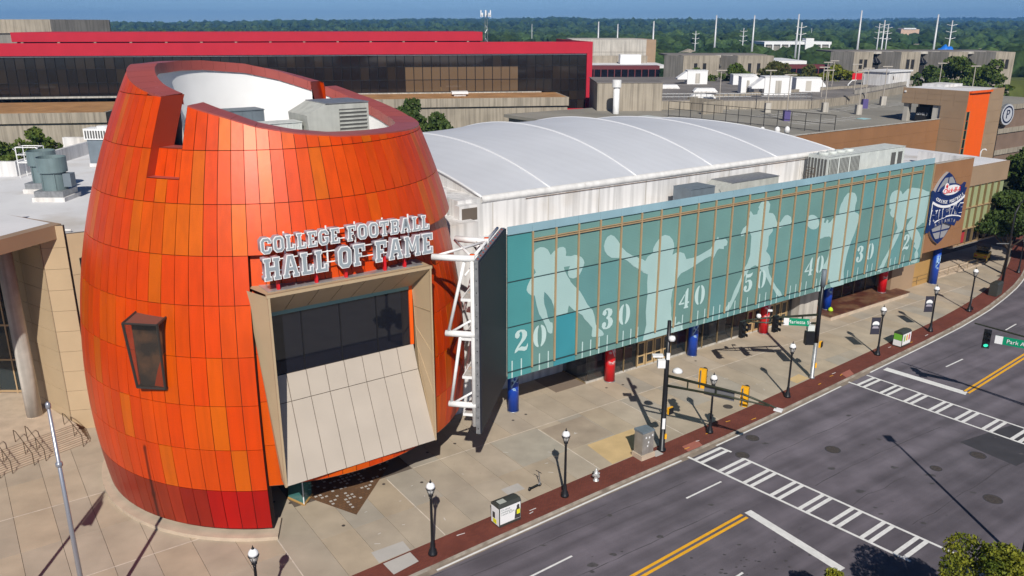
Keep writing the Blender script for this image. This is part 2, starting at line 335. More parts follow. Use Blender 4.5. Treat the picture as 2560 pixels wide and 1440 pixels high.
# small covers in the pavement
M_['iron'] = mat('cast_iron', (.085, .07, .062), .7, metal=.3, var=.3, scale=8, bump=.4, bscale=30)
def disc(name, u, n, z, r, mt, parent, k=20, sq=1.0):
    b = MB(W(u, n, z)); b.add([W(u, n, z) + U * r * math.cos(2 * math.pi * j / k) + N * r * sq * math.sin(2 * math.pi * j / k) * -1 for j in range(k)], [tuple(range(k))]); return b.build(name, mt, parent)
for u, n in [(-.6, 1.0), (.75, .75), (8.9, .6), (10.4, .9), (19, .8), (-12.5, 3.6), (-10.4, 4.8), (-16.5, 6.4), (-19, 1.6), (-18.2, 2.3), (-8.2, 1.6), (-6, 1.6)]: disc('floor_light', u, n, .008, .11, M_['iron'], bed, 10)
disc('manhole_cover', 14.3, 8.55, .006, .38, M_['iron'], bed)
# road markings
S_ = 28.13 / 28
def rd(name, pts, mt, z=RZ + .008):
    b = MB(); P = []
    for u, n in pts:
        p = W(u, n, 0) * S_; p.z = z; P.append(p)
    if (P[1] - P[0]).cross(P[2] - P[1]).z < 0: P = P[::-1]
    b.add(P, [tuple(range(len(P)))]); return b.build(name, mt, road)
def rline(name, a, bb, wd, mt, z=RZ + .008):
    du, dn = bb[0] - a[0], bb[1] - a[1]; L = math.hypot(du, dn); x, y = -dn / L * wd / 2, du / L * wd / 2
    return rd(name, [(a[0] + x, a[1] + y), (bb[0] + x, bb[1] + y), (bb[0] - x, bb[1] - y), (a[0] - x, a[1] - y)], mt, z)
PW, PY = M_['paint_white'], M_['paint_yellow']
strip('edge_line', lambda u: kn(u) + .32, lambda u: kn(u) + .46, RZ + .012, PW, None, [-14 + 1.95 * i for i in range(11)], road)
strip('edge_line', lambda u: kn(u) + .40, lambda u: kn(u) + .52, RZ + .012, PW, None, [9 + 2 * i for i in range(9)], road)
strip('edge_line', lambda u: kn(u) + .45, lambda u: kn(u) + .58, RZ + .012, PW, None, [29.5 + 2.5 * i for i in range(30)], road)
rline('lane_dash', (2.17, 15.83), (5.46, 15.72), .13, PW); rline('lane_dash', (-7.31, 16.33), (-11, 16.5), .13, PW); rline('lane_dash', (-.7, 22.7), (-3.7, 22.9), .13, PW)
rline('lane_dash', (35.7, 14.0), (38.6, 13.92), .13, PW); rline('lane_dash', (49.2, 12.5), (51.8, 12.25), .13, PW); rline('lane_dash', (44, 19.6), (47, 19.1), .13, PW)
for d in (0, .36):
    rline('centre_line', (3.6 + d * .1, 19.0 + d), (-22, 20.4 + d), .19, PY); rline('centre_line', (31.95, 17.5 + d), (45, 16.4 + d), .19, PY); rline('centre_line', (45, 16.4 + d), (58, 14.6 + d), .19, PY)
rd('stop_bar', [(3.87, 18.95), (4.43, 18.97), (4.15, 25.6), (3.58, 25.6)], PW); rd('stop_bar', [(30.63, 11.3), (31.4, 11.2), (32.1, 17.7), (31.4, 17.9)], PW)
rline('crosswalk_edge', (6.05, 12.25), (7.6, 27.3), .19, PW); rline('crosswalk_edge', (8.85, 12.6), (9.0, 13.5), .19, PW); rline('crosswalk_edge', (8.98, 14.35), (10.3, 28.3), .19, PW)
for n in (13.0, 14.95, 16.85, 18.8, 20.75, 22.7, 24.65, 26.6):
    for d in (-.26, .26):
        u0, u1 = 6.05 + (n - 12.25) * .103, 8.82 + (n - 12.6) * .095
        rline('crosswalk_bar', (u0 + .05, n + d + .07), (u1, n + d - .06), .26, PW, RZ + .013)
rline('crosswalk_edge', (26.0, 11.1), (27.0, 29), .19, PW); rline('crosswalk_edge', (28.5, 11.15), (29.6, 29), .19, PW)
for k in range(9):
    n = 12.1 + k * 1.95
    for d in (-.26, .26): rline('crosswalk_bar', (26.05 + (n - 11.1) * .056, n + d + .05), (28.5 + (n - 11.1) * .06, n + d - .03), .26, PW, RZ + .013)
rd('asphalt_patch', [(23.3, 21.7), (29.5, 22.6), (27.9, 25.9), (23.1, 25.6)], M_['asphalt_dark'], RZ + .004)
for u, n, r in [(11.81, 12.97, .42), (9.28, 14.21, .42), (15.03, 17.26, .46), (18.42, 22.71, .32), (22.49, 23.4, .46), (17.69, 26.74, .5)]:
    p = W(u, n) * S_; b = MB((p.x, p.y, RZ + .014))
    b.lathe([(r + .07, 0), (r + .07, .004)], (p.x, p.y, RZ + .002), 24, 1); b.lathe([(r, 0), (r, .006), (r * .9, .007)], (p.x, p.y, RZ + .005), 24)
    b.build('manhole_cover', [M_['iron'], M_['asphalt_dark']], road)
# near corner pavement (lower right)
b = MB(); P = [W(-60, 29.5, .0), W(7.5, 28.8, .0), W(10.5, 29.6, 0), W(12.8, 30.6, 0), W(14, 33, 0), W(14, 70, 0), W(-60, 70, 0)]
b.add(P[::-1] + [p - Z * .4 for p in P[::-1]], [tuple(range(7))] + [(i, i + 7, (i + 1) % 7 + 7, (i + 1) % 7) for i in range(7)])
tag(b.build('pavement', mat('corner_concrete', (.42, .38, .33), .85, var=.12, scale=.6, fine=.05)), kind='structure')
# worn seams, stains and survey marks
rm = random.Random(21); M_['crack'] = mat('crack_tar', (.045, .042, .045), .9); M_['oil'] = mat('oil_stain', (.075, .068, .07), .7, var=.3, scale=4)
def crack(n0, u0, u1, wob, wd):
    pts = []; n = n0; u = u0
    while u < u1: pts.append((u, n)); u += rm.uniform(.5, 1.2); n += rm.uniform(-wob, wob)
    b = MB()
    for (a, c), (d, e) in zip(pts, pts[1:]):
        k = wd * rm.uniform(.5, 1.2); P = [W(a, c + k) * S_, W(d, e + k) * S_, W(d, e - k) * S_, W(a, c - k) * S_]
        b.add([(p.x, p.y, RZ + .006) for p in P[::-1]], [(0, 1, 2, 3)])
    b.build('crack', M_['crack'], road)
for n0, u0, u1, wob in ((14.6, -14, 4, .05), (17.9, -20, 3, .06), (15.4, 10, 26, .08), (19.5, 10, 25, .09), (25.4, 11, 24, .1), (12.9, 33, 60, .06), (22.2, 9.5, 16, .15), (13.4, -16, -2, .05)): crack(n0, u0, u1, wob, .018)
for i in range(60):
    u, n = rm.uniform(-15, 30), rm.choice((14.2, 17.4, 18.2, 21.5, 23.2, 25.5)) + rm.uniform(-.7, .7); k = rm.randint(6, 9); r0 = rm.uniform(.04, .16) * (2.2 if rm.random() < .12 else 1); p0 = W(u, n) * S_
    b = MB(); b.add([(p0.x + r0 * rm.uniform(.5, 1.3) * math.cos(2 * math.pi * j / k) * 1.6, p0.y + r0 * rm.uniform(.5, 1.2) * math.sin(2 * math.pi * j / k), RZ + .007) for j in range(k)], [tuple(range(k))]); b.build('oil_spot', M_['oil'], road)
for i in range(90):
    u, n = rm.gauss(-3, 4), rm.gauss(22.3, 1.1); k = 6; r0 = rm.uniform(.02, .09); p0 = W(u, n) * S_
    b = MB(); b.add([(p0.x + r0 * rm.uniform(.5, 1.3) * math.cos(2 * math.pi * j / k) * 1.5, p0.y + r0 * rm.uniform(.5, 1.2) * math.sin(2 * math.pi * j / k), RZ + .0065) for j in range(k)], [tuple(range(k))]); b.build('oil_spot', M_['crack'], road)
def mark(u, n, du, dn, wd, mt):
    L = math.hypot(du, dn); x, y = -dn / L * wd, du / L * wd; sheet('survey_mark', [(u + x, n + y), (u + du + x, n + dn + y), (u + du - x, n + dn - y), (u - x, n - y)], .007, mt, bed)
for i in range(16):
    u = rm.uniform(-14, 44); mark(u, kn(u) - rm.uniform(.3, 1.5), rm.uniform(.25, .6), rm.uniform(-.1, .1), .03, PY if rm.random() < .6 else PW)
for i in range(26): mark(rm.uniform(-16, 20), rm.uniform(4.5, 9.5), rm.uniform(-.3, .35), rm.uniform(-.3, .3), .015, PW)
for i in range(70): disc('gum_spot', rm.uniform(-26, 44), rm.uniform(3, 8.3), .0045, rm.uniform(.02, .05), M_['stain'], bed, 7)
# ------------------------------------------------------------------ orange rotunda
AX = Vector((-15.37, 52.80, 0))
def rf(z): d = z - 6.5408; return 12.5207 - .0130658 * d * d - 4.518e-7 * d ** 4
def PZ(az, r, z): a = R(az); return AX + Vector((r * math.cos(a), r * math.sin(a), z))
RIM = [(-182, 25.72), (-167, 25.75), (-151, 25.45), (-128, 24.72), (-113, 24.32), (-102, 23.93), (-88.6, 23.4), (-78, 22.9), (-65, 22.5), (-50, 22.22), (-33, 22.1), (-13, 21.98), (11.7, 21.92), (27.7, 22.1), (43, 22.6), (59.5, 23.25), (71, 23.8), (79.5, 24.13), (98.5, 24.9), (118, 25.42), (145, 25.72), (163, 25.77), (178, 25.72), (193, 25.75)]
def rim_z(az):
    while az > 178: az -= 360
    while az < -182: az += 360
    return interp(RIM, az)
ROWS = [.5, 3.14, 5.76, 8.40, 11.12, 13.90, 16.45, 19.05, 21.72, 24.36, 99]
SLOT = -82.2; DA = 4.0
rot = empty('orange_rotunda', AX, 'orange barrel shaped rotunda of curved panels with a slanted open top', 'rotunda')
def L_(p): return Vector(p) - AX
GA = .035
def shell_piece(b, a0, a1, z0, z1f, off, th=.05, nz=3):
    """one curved panel with a gap all round; z1f gives the upper edge by azimuth"""
    rows = []
    for i in range(nz + 1):
        row = []
        for a in (a0, a1):
            z1 = z1f(a); z = lerp(z0 + GA * .5, z1 - GA * .5, i / nz); g = math.degrees(GA * .5 / rf(z)); aa = a + g if a == a0 else a - g
            row.append(L_(PZ(aa, rf(z) - off, z)))
        rows.append(row)
    b.grid(rows)
    ring = [r[0] for r in rows] + [r[1] for r in rows[::-1]]
    inn = [p - Vector((p.x, p.y, 0)).normalized() * th for p in ring]; k = len(ring)
    b.add(ring + inn, [(i, (i + 1) % k, k + (i + 1) % k, k + i) for i in range(k)])
def in_notch(a, r):
    return -114.2 - .1 < a < -102.2 - .1 and r >= 7
rng = random.Random(3)
def pan_col(r, a):
    t = rng.random()
    if r == 0:  # base row: browner tones on the left are a reflection painted into the colour
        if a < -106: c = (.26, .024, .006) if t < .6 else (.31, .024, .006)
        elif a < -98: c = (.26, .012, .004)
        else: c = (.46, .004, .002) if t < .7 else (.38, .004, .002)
    elif t < .11: c = (.62, .108, .0008)
    elif t < .22: c = (.64, .084, .0005)
    elif t < .5: c = (.65, .066, .0003)
    else: c = (.655, .055, .0003)
    k = rng.uniform(.93, 1.05); return (c[0] * k, c[1] * k, c[2] * k, 1)
stuff = MB(); npan = 0
for ci in range(90):
    a0 = SLOT + DA * (ci - 45); a1 = a0 + DA; am = (a0 + a1) / 2
    visible = -158 < am < 2
    for r in range(len(ROWS) - 1):
        z0 = ROWS[r]; z1 = ROWS[r + 1]
        off = 0.0
        right = am > SLOT and am < 60
        if r == 0 and (right or am > 60): continue
        if right and r < 6: off = .45
        z1f = (lambda a, z1=z1: min(z1, rim_z(a)))
        if z1f(a0) - z0 < .15 or z1f(a1) - z0 < .15: continue
        if in_notch(a0, r):
            if r > 7: continue
            if r == 7: off = .55; z0 = 20.25
        if 71 < am < 79 and r >= 7: continue
        if -77.5 < am < -30.5 and off == .45:           # the bay window stands here
            if r == 1: z1f = lambda a: 3.75
            elif r == 5: z0 = 14.6
            else: continue
        if r == 7 and in_notch(a0, 7): pass
        if visible:
            b = MB(); shell_piece(b, a0, a1, z0, z1f, off)
            o = b.build('panel', M_['orange_panel'], rot, True); o.color = pan_col(r, am); npan += 1
            if r == 7 and in_notch(a0, 7):
                b = MB(); shell_piece(b, a0, a1, ROWS[7], lambda a: 20.25, 0, nz=1); o = b.build('panel', M_['orange_panel'], rot, True); o.color = pan_col(6, am)
        else: shell_piece(stuff, a0, a1, z0, z1f, off)
o = stuff.build('rear_panels', M_['orange_panel'], rot, True); o.color = (.66, .06, .001, 1); o['kind'] = 'stuff'
# backing shell behind the gaps
b = MB()
def ring_grid(off, za, zb, a0, a1, steps=72, nz=10, mi=0, rimtop=False):
    rows = []
    for i in range(nz + 1):
        row = []
        for j in range(steps + 1):
            a = lerp(a0, a1, j / steps); top = min(zb, rim_z(a) - .02); z = lerp(za, top, i / nz); row.append(L_(PZ(a, rf(z) - off, z)))
        rows.append(row)
    b.grid(rows, mi)
ring_grid(.07, .5, 19.9, -262, SLOT); ring_grid(.52, 3.14, 16.45, SLOT, -77.9, 2); ring_grid(.52, 3.14, 3.7, -77.9, -30.3, 20, 1); ring_grid(.52, 14.6, 16.45, -77.9, -30.3, 20, 2); ring_grid(.52, 3.14, 16.45, -30.3, 60); ring_grid(.07, 16.45, 20.2, SLOT, 98); ring_grid(.07, 3.14, 16.45, 60, 98)
ring_grid(.07, 19.9, 99, -262 + 360 - 360, -114.2); ring_grid(.07, 19.9, 99, -102.2, 71.8); ring_grid(.07, 19.9, 99, 79.8, 98.2)
ring_grid(.62, 20.2, 21.72, -114.3, -102.1, 6, 2)
b.build('backing_shell', M_['seam'], rot, True)
# soffit under the overhang, end wall at the slot, underside of the raised part
b = MB()
rows = [[L_(PZ(a, rf(16.45) - d, 16.45)) for a in [SLOT + i * 3 for i in range(48)]] for d in (0.02, .6)]; b.grid(rows)
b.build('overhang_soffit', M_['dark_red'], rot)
b = MB(); rows = [[L_(PZ(SLOT, rf(z) - d, z)) for z in [.5 + i * (15.95 / 12) for i in range(13)]] for d in (0.0, 1.1)]; b.grid(rows)
rows = [[L_(PZ(a, rf(.5) - d, .5)) for a in [SLOT - i * 4 for i in range(24)]] for d in (0.0, 1.1)]; b.grid(rows)
rows = [[L_(PZ(SLOT - i * 4, rf(z) - 1.1, z)) for i in range(24)] for z in (.5, 3.5, 6)]; b.grid(rows)
b.build('slot_end_wall', M_['seam'], rot)
b = MB(); rows = [[L_(PZ(a, rr, 3.14)) for a in [SLOT + i * 4 for i in range(36)]] for rr in (rf(3.14) - .45, 4)]; b.grid(rows); b.build('entrance_soffit', M_['taupe'], rot)
b = MB(); rows = [[L_(PZ(a, 6.5, z)) for a in [SLOT - 10 + i * 8 for i in range(20)]] for z in (0, 3.14)]; b.grid(rows); b.build('entrance_glazing', M_['glass_dark'], rot)
# rim pieces
for i in range(45):
    a0 = SLOT + 8 * (i - 22) - 4 + 2 - 2; a1 = a0 + 8
    segs = [(a0, a1)]
    if a0 < -114.2 < a1: segs = [(a0, -114.2)]
    if a0 < -102.2 < a1: segs = [(-102.2, a1)]
    if -114.2 <= a0 and a1 <= -102.2: continue
    if a0 < 71.8 < a1: segs = [(a0, 71.8)] + ([(79.8, a1)] if a1 > 79.8 else [])
    elif 71.8 <= a0 < 79.8: segs = [(79.8, a1)] if a1 > 79.8 else []
    for s0, s1 in segs:
        if s1 - s0 < .3: continue
        b = MB(); n = 4; O = []; I = []
        for j in range(n + 1):
            a = lerp(s0 + .05, s1 - .05, j / n); z = rim_z(a); O.append((a, rf(z) + .03, z)); I.append((a, rf(z) - 1.5, z + .05))
        P = lambda q, dz=0: L_(PZ(q[0], q[1], q[2] + dz))
        b.grid([[P(q) for q in O], [P(q) for q in I]]); b.grid([[P(q, -.14) for q in O], [P(q) for q in O]]); b.grid([[P(q) for q in I], [P(q, -.62) for q in I]])
        o = b.build('rim_panel', M_['rim'], rot)
# inner white wall, roof deck inside, notch cheeks
b = MB(); rows = []
for i in range(7):
    rows.append([L_(PZ(a, rf(rim_z(a) - .5) - 1.62, lerp(18.6, rim_z(a) - .5, i / 6))) for a in [-180 + 4 * k for k in range(91)]])
k_ = len(rows[0]); b.grid(rows)
keep = []
for f, m in zip(b.f, b.m):
    c = sum((Vector(b.v[i]) for i in f), Vector()) / 4; a = math.degrees(math.atan2(c.y, c.x)); keep.append(not ((-114.5 < a < -101.9 and c.z > 19.9) or (71.6 < a < 80 and c.z > 19)))
b.f = [f for f, k in zip(b.f, keep) if k]; b.m = b.m[:len(b.f)]
b.build('inner_wall', M_['white_clean'], rot, True)
b = MB(); b.add([L_(PZ(a, rf(rim_z(a) - .5) - 1.6, 18.9)) for a in range(-180, 180, 6)], [tuple(range(60))]); b.build('roof_deck', M_['white_roof'], rot)
for a in (-114.2, -102.2, 71.8, 79.8):
    b = MB(); zb = 20.25 if a < 0 else 19.2; n = 6
    b.grid([[L_(PZ(a, rf(lerp(zb, rim_z(a), j / n)) + .0, lerp(zb, rim_z(a), j / n))) for j in range(n + 1)], [L_(PZ(a, rf(lerp(zb, rim_z(a), j / n)) - 1.62, lerp(zb, rim_z(a), j / n))) for j in range(n + 1)]])
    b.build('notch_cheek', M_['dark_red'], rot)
b = MB(); b.grid([[L_(PZ(a, rf(21.72) - d, 21.7)) for a in [-114.2 + 2 * i for i in range(7)]] for d in (.5, 1.62)]); b.grid([[L_(PZ(a, rf(20.25) - d, 20.27)) for a in [-114.2 + 2 * i for i in range(7)]] for d in (.0, .6)]); b.build('notch_sill', M_['rim'], rot)
# plinth and stub columns
b = MB(); A_ = [SLOT + 1.5 - i * 4 for i in range(26)]
for i in range(len(A_) - 1):
    q = [PZ(A_[i], 12.55, 0), PZ(A_[i + 1], 12.55, 0), PZ(A_[i + 1], 10.6, 0), PZ(A_[i], 10.6, 0)]
    b.add([L_(p) for p in q] + [L_(p) + Z * .22 for p in q], [(4, 5, 6, 7), (0, 1, 5, 4), (2, 3, 7, 6)] + ([(3, 0, 4, 7)] if i == 0 else []))
b.build('plinth', M_['plinth'], rot)
for a in (-84.5, -103, -122, -141): b = MB(L_(PZ(a, 11.35, 0))); b.lathe([(.27, .2), (.27, .62)], L_(PZ(a, 11.35, 0)), 14); b.build('stub_column', M_['plinth'], rot, True)
# projecting glass window on the left flank
wz0, wa = 9.3, -98.0
cw_ = PZ(-109.3, 12.15, 0); er = Vector((math.cos(R(wa)), math.sin(R(wa)), 0)); et = Vector((-er.y, er.x, 0))
def WB(t, d, z): return L_(cw_ + er * (d - 12.15) + et * t + Z * z)
corn = {}
for t, tb in ((-1.15, -.95), (1.15, .95)): corn[t] = [WB(t * .85, 12.95, 13.05), WB(tb * .85, 12.75, wz0), WB(tb * .85, 12.1, wz0), WB(t * .85, 11.6, 13.25)]
bw = empty('bay_lantern', (0, 0, 0)); bw.parent = rot
b = MB(); q0, q1 = corn[-1.15], corn[1.15]
b.quad(q0[0], q0[1], q1[1], q1[0]); b.build('pane', glass('lantern_glass', (.03, .032, .032), .04, .45), bw)
for q in (q0, q1): b = MB(); b.quad(q[0], q[1], q[2], q[3]); b.build('pane', glass('lantern_side_glass', (.05, .045, .04), .04, .3), bw)
b = MB(); b.quad(q0[0], q1[0], q1[3], q0[3]); b.build('pane', mat('lantern_top_glass', (.14, .075, .06), .15, spec=.6), bw)
b = MB()
for q in (q0, q1): [b.tube([q[i], q[(i + 1) % 4]], .075, 6) for i in range(4)]
for i in range(4): b.tube([q0[i], q1[i]], .06, 6)
b.build('frame', mat('lantern_frame', (.06, .055, .05), .4, metal=.5), bw)
b = MB(); b.quad(WB(-.78, 12.42, wz0), WB(.78, 12.42, wz0), WB(.95, 12.3, 13.1), WB(-.95, 12.3, 13.1)); b.quad(WB(-.78, 12.0, wz0), WB(.78, 12.0, wz0), WB(.78, 12.7, wz0 + .02), WB(-.78, 12.7, wz0 + .02)); b.build('opening', mat('lantern_inside', (.05, .03, .02), .7, col2=(.2, .09, .04), mix_scale=.8), bw)
# ------------------------------------------------------------------ big bay window box facing the street
def BY(s, d, z): return L_(AX + U * s + N * d + Z * z)
bay = empty('bay_window', (0, 0, 0)); bay.parent = rot
S0, S1, ZT, ZB, DF = -4.93, 4.68, 14.78, 3.6, 12.05
GL = dict(d=10.15, s0=-4.85, s1=4.25, z0=9.45, z1=13.2)
TP, TN = M_['tan_pale'], M_['tan']
def panel_quad(name, a, b_, c, d, mt, nx, ny, gap=.02, th=.05):
    """tile a quad (a,b bottom edge; d,c top edge) with separate panels set proud of a dark joint"""
    a, b_, c, d = map(Vector, (a, b_, c, d)); nrm = (b_ - a).cross(d - a).normalized()
    f = lambda x, y: (a * (1 - x) + b_ * x) * (1 - y) + (d * (1 - x) + c * x) * y
    lx, ly = (b_ - a).length, (d - a).length; gx, gy = gap / lx, gap / ly
    for i in range(nx):
        for j in range(len(ny) - 1):
            x0, x1, y0, y1 = i / nx + gx, (i + 1) / nx - gx, ny[j] + gy, ny[j + 1] - gy
            mb = MB(); P = [f(x0, y0), f(x1, y0), f(x1, y1), f(x0, y1)]
            mb.add([p + nrm * th for p in P] + P, [(0, 1, 2, 3), (0, 4, 5, 1), (1, 5, 6, 2), (2, 6, 7, 3), (3, 7, 4, 0)]); mb.build(name, mt, bay)
# sloped pale front: from glass sill out to the bottom edge
lo0, lo1 = BY(S0 + .1, DF - .03, ZB), BY(S1 - .08, DF - .03, ZB)
fo0, fo1 = BY(-4.84, 10.62, 7.95), BY(4.32, 10.62, 7.95)
hi0, hi1 = BY(-4.84, 10.15, 9.45), BY(4.3, 10.15, 9.45)
panel_quad('front_panel', lo0, lo1, fo1, fo0, TP, 8, [0, 1]); panel_quad('front_panel', fo0, fo1, hi1, hi0, TP, 8, [0, 1])
b = MB(); b.quad(lo0, lo1, fo1, fo0); b.quad(fo0, fo1, hi1, hi0); b.build('front_backing', M_['joint'], bay)
# glazing: four tall panes
for i in range(4):
    x0, x1 = lerp(GL['s0'], GL['s1'], i / 4), lerp(GL['s0'], GL['s1'], (i + 1) / 4)
    b = MB(); b.obox(BY(x0 + .03, 10.08, 9.4), U * (x1 - x0 - .06), N * .04, Z * 3.9); b.build('pane', M_['glass_dark'], bay)
for i in range(5):
    b = MB(); x = lerp(GL['s0'], GL['s1'], i / 4); b.obox(BY(x - .03, 10.0, 9.4), U * .06, N * .16, Z * 3.9); b.build('mullion', M_['black'], bay)
b = MB(); b.obox(BY(-4.85, 9.9, 12.75), U * 9.0, N * .1, Z * .22); b.build('blind', mat('roller_blind', (.30, .33, .34), .7), bay)
b = MB(); b.obox(BY(-4.85, 9.9, 12.97), U * 9.0, N * .3, Z * .3); b.build('glass_head', mat('head_strip', (.20, .36, .33), .4), bay)
# frame: top, right, left reveals, then outer skins
panel_quad('soffit_panel', BY(S0 + .12, DF, ZT - .14), BY(S1 - .1, DF, ZT - .14), BY(4.3, 10.2, 13.2), BY(-4.8, 10.2, 13.2), TN, 7, [0, 1], th=-.03)
panel_quad('reveal_panel', BY(S1 - .1, DF, ZB), BY(4.4, 10.65, 7.95), BY(4.33, 10.2, 13.2), BY(S1 - .1, DF, ZT - .14), TN, 1, [0, .28, .52, .76, 1], th=.03)
panel_quad('reveal_panel', BY(-4.88, 10.65, 7.95), BY(S0 + .12, DF, ZB), BY(S0 + .12, DF, ZT - .14), BY(-4.88, 10.2, 13.2), TN, 1, [0, 1], th=.03)
b = MB(); b.quad(BY(S0 + .12, DF - .01, ZT - .13), BY(S1 - .1, DF - .01, ZT - .13), BY(4.4, 10.1, 13.26), BY(-4.9, 10.1, 13.26)); b.quad(BY(S1 - .06, DF - .01, ZB), BY(4.46, 10.6, 7.95), BY(4.4, 10.15, 13.3), BY(S1 - .06, DF - .01, ZT - .1)); b.build('reveal_backing', M_['joint'], bay)
b = MB(); b.obox(BY(4.12, 10.06, 9.45), U * .22, N * .16, Z * 3.8); b.build('orange_reveal', M_['orange'], bay)
b = MB(); b.obox(BY(S0 - .05, DF - .14, ZT - .16), U * (S1 - S0 + .1), N * .16, Z * .16); b.obox(BY(S1 - .1, DF - .14, ZB), U * .1, N * .14, Z * (ZT - ZB - .16)); b.obox(BY(S0, DF - .14, ZB - .02), U * .12, N * .15, Z * (ZT - ZB - .14)); b.build('frame_edge', TN, bay)
b = MB()
b.quad(BY(S0, DF - .1, ZB), BY(S0, DF - .1, ZT - .1), BY(S0 - .55, 10.2, ZT - .1), BY(S0 + .1, 11.2, ZB)); b.quad(BY(S1, DF - .1, ZB), BY(S1, 9.6, ZB), BY(S1, 9.6, ZT - .1), BY(S1, DF - .1, ZT - .1))
b.quad(BY(S0 - .5, 9.5, ZT), BY(S0, DF - .1, ZT), BY(S1, DF - .1, ZT), BY(S1, 9.5, ZT)); b.build('outer_skin', TN, bay)
b = MB(); b.quad(BY(S0 + .1, DF - .05, ZB - .01), BY(S1 - .1, DF - .05, ZB - .01), BY(S1 - .1, 8.5, ZB - .01), BY(S0 + .1, 8.5, ZB - .01)); b.build('underside', M_['dark_red'], bay)
b = MB(); b.obox(BY(S0 + .2, 9.9, ZT + .01), U * (S1 - S0 - .5), N * 1.7, Z * .03); b.build('flashing', mat('flashing_metal', (.42, .44, .45), .4, metal=.5, var=.2, scale=2), bay)
# glass entrance vestibule under the box
v = [W(-18.1, 1.75), W(-17.6, 3.05), W(-16.75, 2.2)]
b = MB()
for i in range(2): b.quad(L_(v[i]) + Z * .12, L_(v[i + 1]) + Z * .12, L_(v[i + 1]) + Z * 3.1, L_(v[i]) + Z * 3.1)
b.build('vestibule_glass', M_['glass_green'], rot)
b = MB()
for i in range(2): b.tube([L_(v[i]) + Z * .06, L_(v[i + 1]) + Z * .06], .08, 6)
b.build('vestibule_sill', M_['ochre'], rot)
b = MB(); b.tube([L_(v[1]) + Z * .1, L_(v[1]) + Z * 3.1], .035, 6); b.build('vestibule_edge', M_['sign_white'], rot)
# ------------------------------------------------------------------ channel-letter sign over the box
GLY = {
'H': (9, [[(0,0),(4,0),(4,1.8),(3.3,1.8),(3.3,4),(5.7,4),(5.7,1.8),(5,1.8),(5,0),(9,0),(9,1.8),(8.3,1.8),(8.3,8.2),(9,8.2),(9,10),(5,10),(5,8.2),(5.7,8.2),(5.7,6.2),(3.3,6.2),(3.3,8.2),(4,8.2),(4,10),(0,10),(0,8.2),(.7,8.2),(.7,1.8),(0,1.8)]]),
'L': (7, [[(0,0),(7,0),(7,3.6),(5,3.6),(5,1.8),(3.3,1.8),(3.3,8.2),(4,8.2),(4,10),(0,10),(0,8.2),(.7,8.2),(.7,1.8),(0,1.8)]]),
'E': (7.2, [[(0,0),(7.2,0),(7.2,3.4),(5.2,3.4),(5.2,1.9),(3.3,1.9),(3.3,4.1),(5,4.1),(5,5.9),(3.3,5.9),(3.3,8.1),(5.2,8.1),(5.2,6.6),(7.2,6.6),(7.2,10),(0,10),(0,8.2),(.7,8.2),(.7,1.8),(0,1.8)]]),
'F': (7.2, [[(0,0),(4.2,0),(4.2,1.8),(3.3,1.8),(3.3,4),(5,4),(5,5.8),(3.3,5.8),(3.3,8.1),(5.2,8.1),(5.2,6.6),(7.2,6.6),(7.2,10),(0,10),(0,8.2),(.7,8.2),(.7,1.8),(0,1.8)]]),
'O': (8, [[(2,0),(6,0),(8,2),(8,8),(6,10),(2,10),(0,8),(0,2)],[(3.2,2.2),(2.7,2.7),(2.7,7.3),(3.2,7.8),(4.8,7.8),(5.3,7.3),(5.3,2.7),(4.8,2.2)]]),
'C': (8, [[(2,0),(6,0),(8,2),(8,3.8),(5.3,3.8),(5.3,2.7),(4.8,2.2),(3.2,2.2),(2.7,2.7),(2.7,7.3),(3.2,7.8),(4.8,7.8),(5.3,7.3),(5.3,6.2),(8,6.2),(8,8),(6,10),(2,10),(0,8),(0,2)]]),
'G': (8, [[(2,0),(6,0),(8,2),(8,5.4),(4.4,5.4),(4.4,3.7),(5.3,3.7),(5.3,2.7),(4.8,2.2),(3.2,2.2),(2.7,2.7),(2.7,7.3),(3.2,7.8),(4.8,7.8),(5.3,7.3),(5.3,6.6),(8,6.6),(8,8),(6,10),(2,10),(0,8),(0,2)]]),
'T': (7.8, [[(1.9,0),(5.9,0),(5.9,1.8),(5.2,1.8),(5.2,8.1),(6,8.1),(6,6.6),(7.8,6.6),(7.8,10),(0,10),(0,6.6),(1.8,6.6),(1.8,8.1),(2.6,8.1),(2.6,1.8),(1.9,1.8)]]),
'B': (7.6, [[(0,0),(6,0),(7.6,1.6),(7.6,4.2),(6.8,5),(7.6,5.8),(7.6,8.4),(6,10),(0,10),(0,8.2),(.7,8.2),(.7,1.8),(0,1.8)],[(3.3,1.9),(4.9,1.9),(5.1,2.2),(5.1,3.8),(4.9,4.1),(3.3,4.1)],[(3.3,5.9),(4.9,5.9),(5.1,6.2),(5.1,7.8),(4.9,8.1),(3.3,8.1)]]),
'A': (9, [[(0,0),(3.6,0),(3.6,1.7),(3.1,1.7),(3.4,3),(5.6,3),(5.9,1.7),(5.4,1.7),(5.4,0),(9,0),(9,1.7),(8.4,1.7),(6.2,10),(2.8,10),(.6,1.7),(0,1.7)],[(3.9,4.8),(5.1,4.8),(4.5,7.3)]]),
'M': (10.4, [[(0,0),(3.6,0),(3.6,1.7),(3,1.7),(3,6),(4.3,2.6),(6.1,2.6),(7.4,6),(7.4,1.7),(6.8,1.7),(6.8,0),(10.4,0),(10.4,1.7),(9.8,1.7),(9.8,8.3),(10.4,8.3),(10.4,10),(7.4,10),(5.2,5),(3,10),(0,10),(0,8.3),(.6,8.3),(.6,1.7),(0,1.7)]]),
}
gl_cache = {}
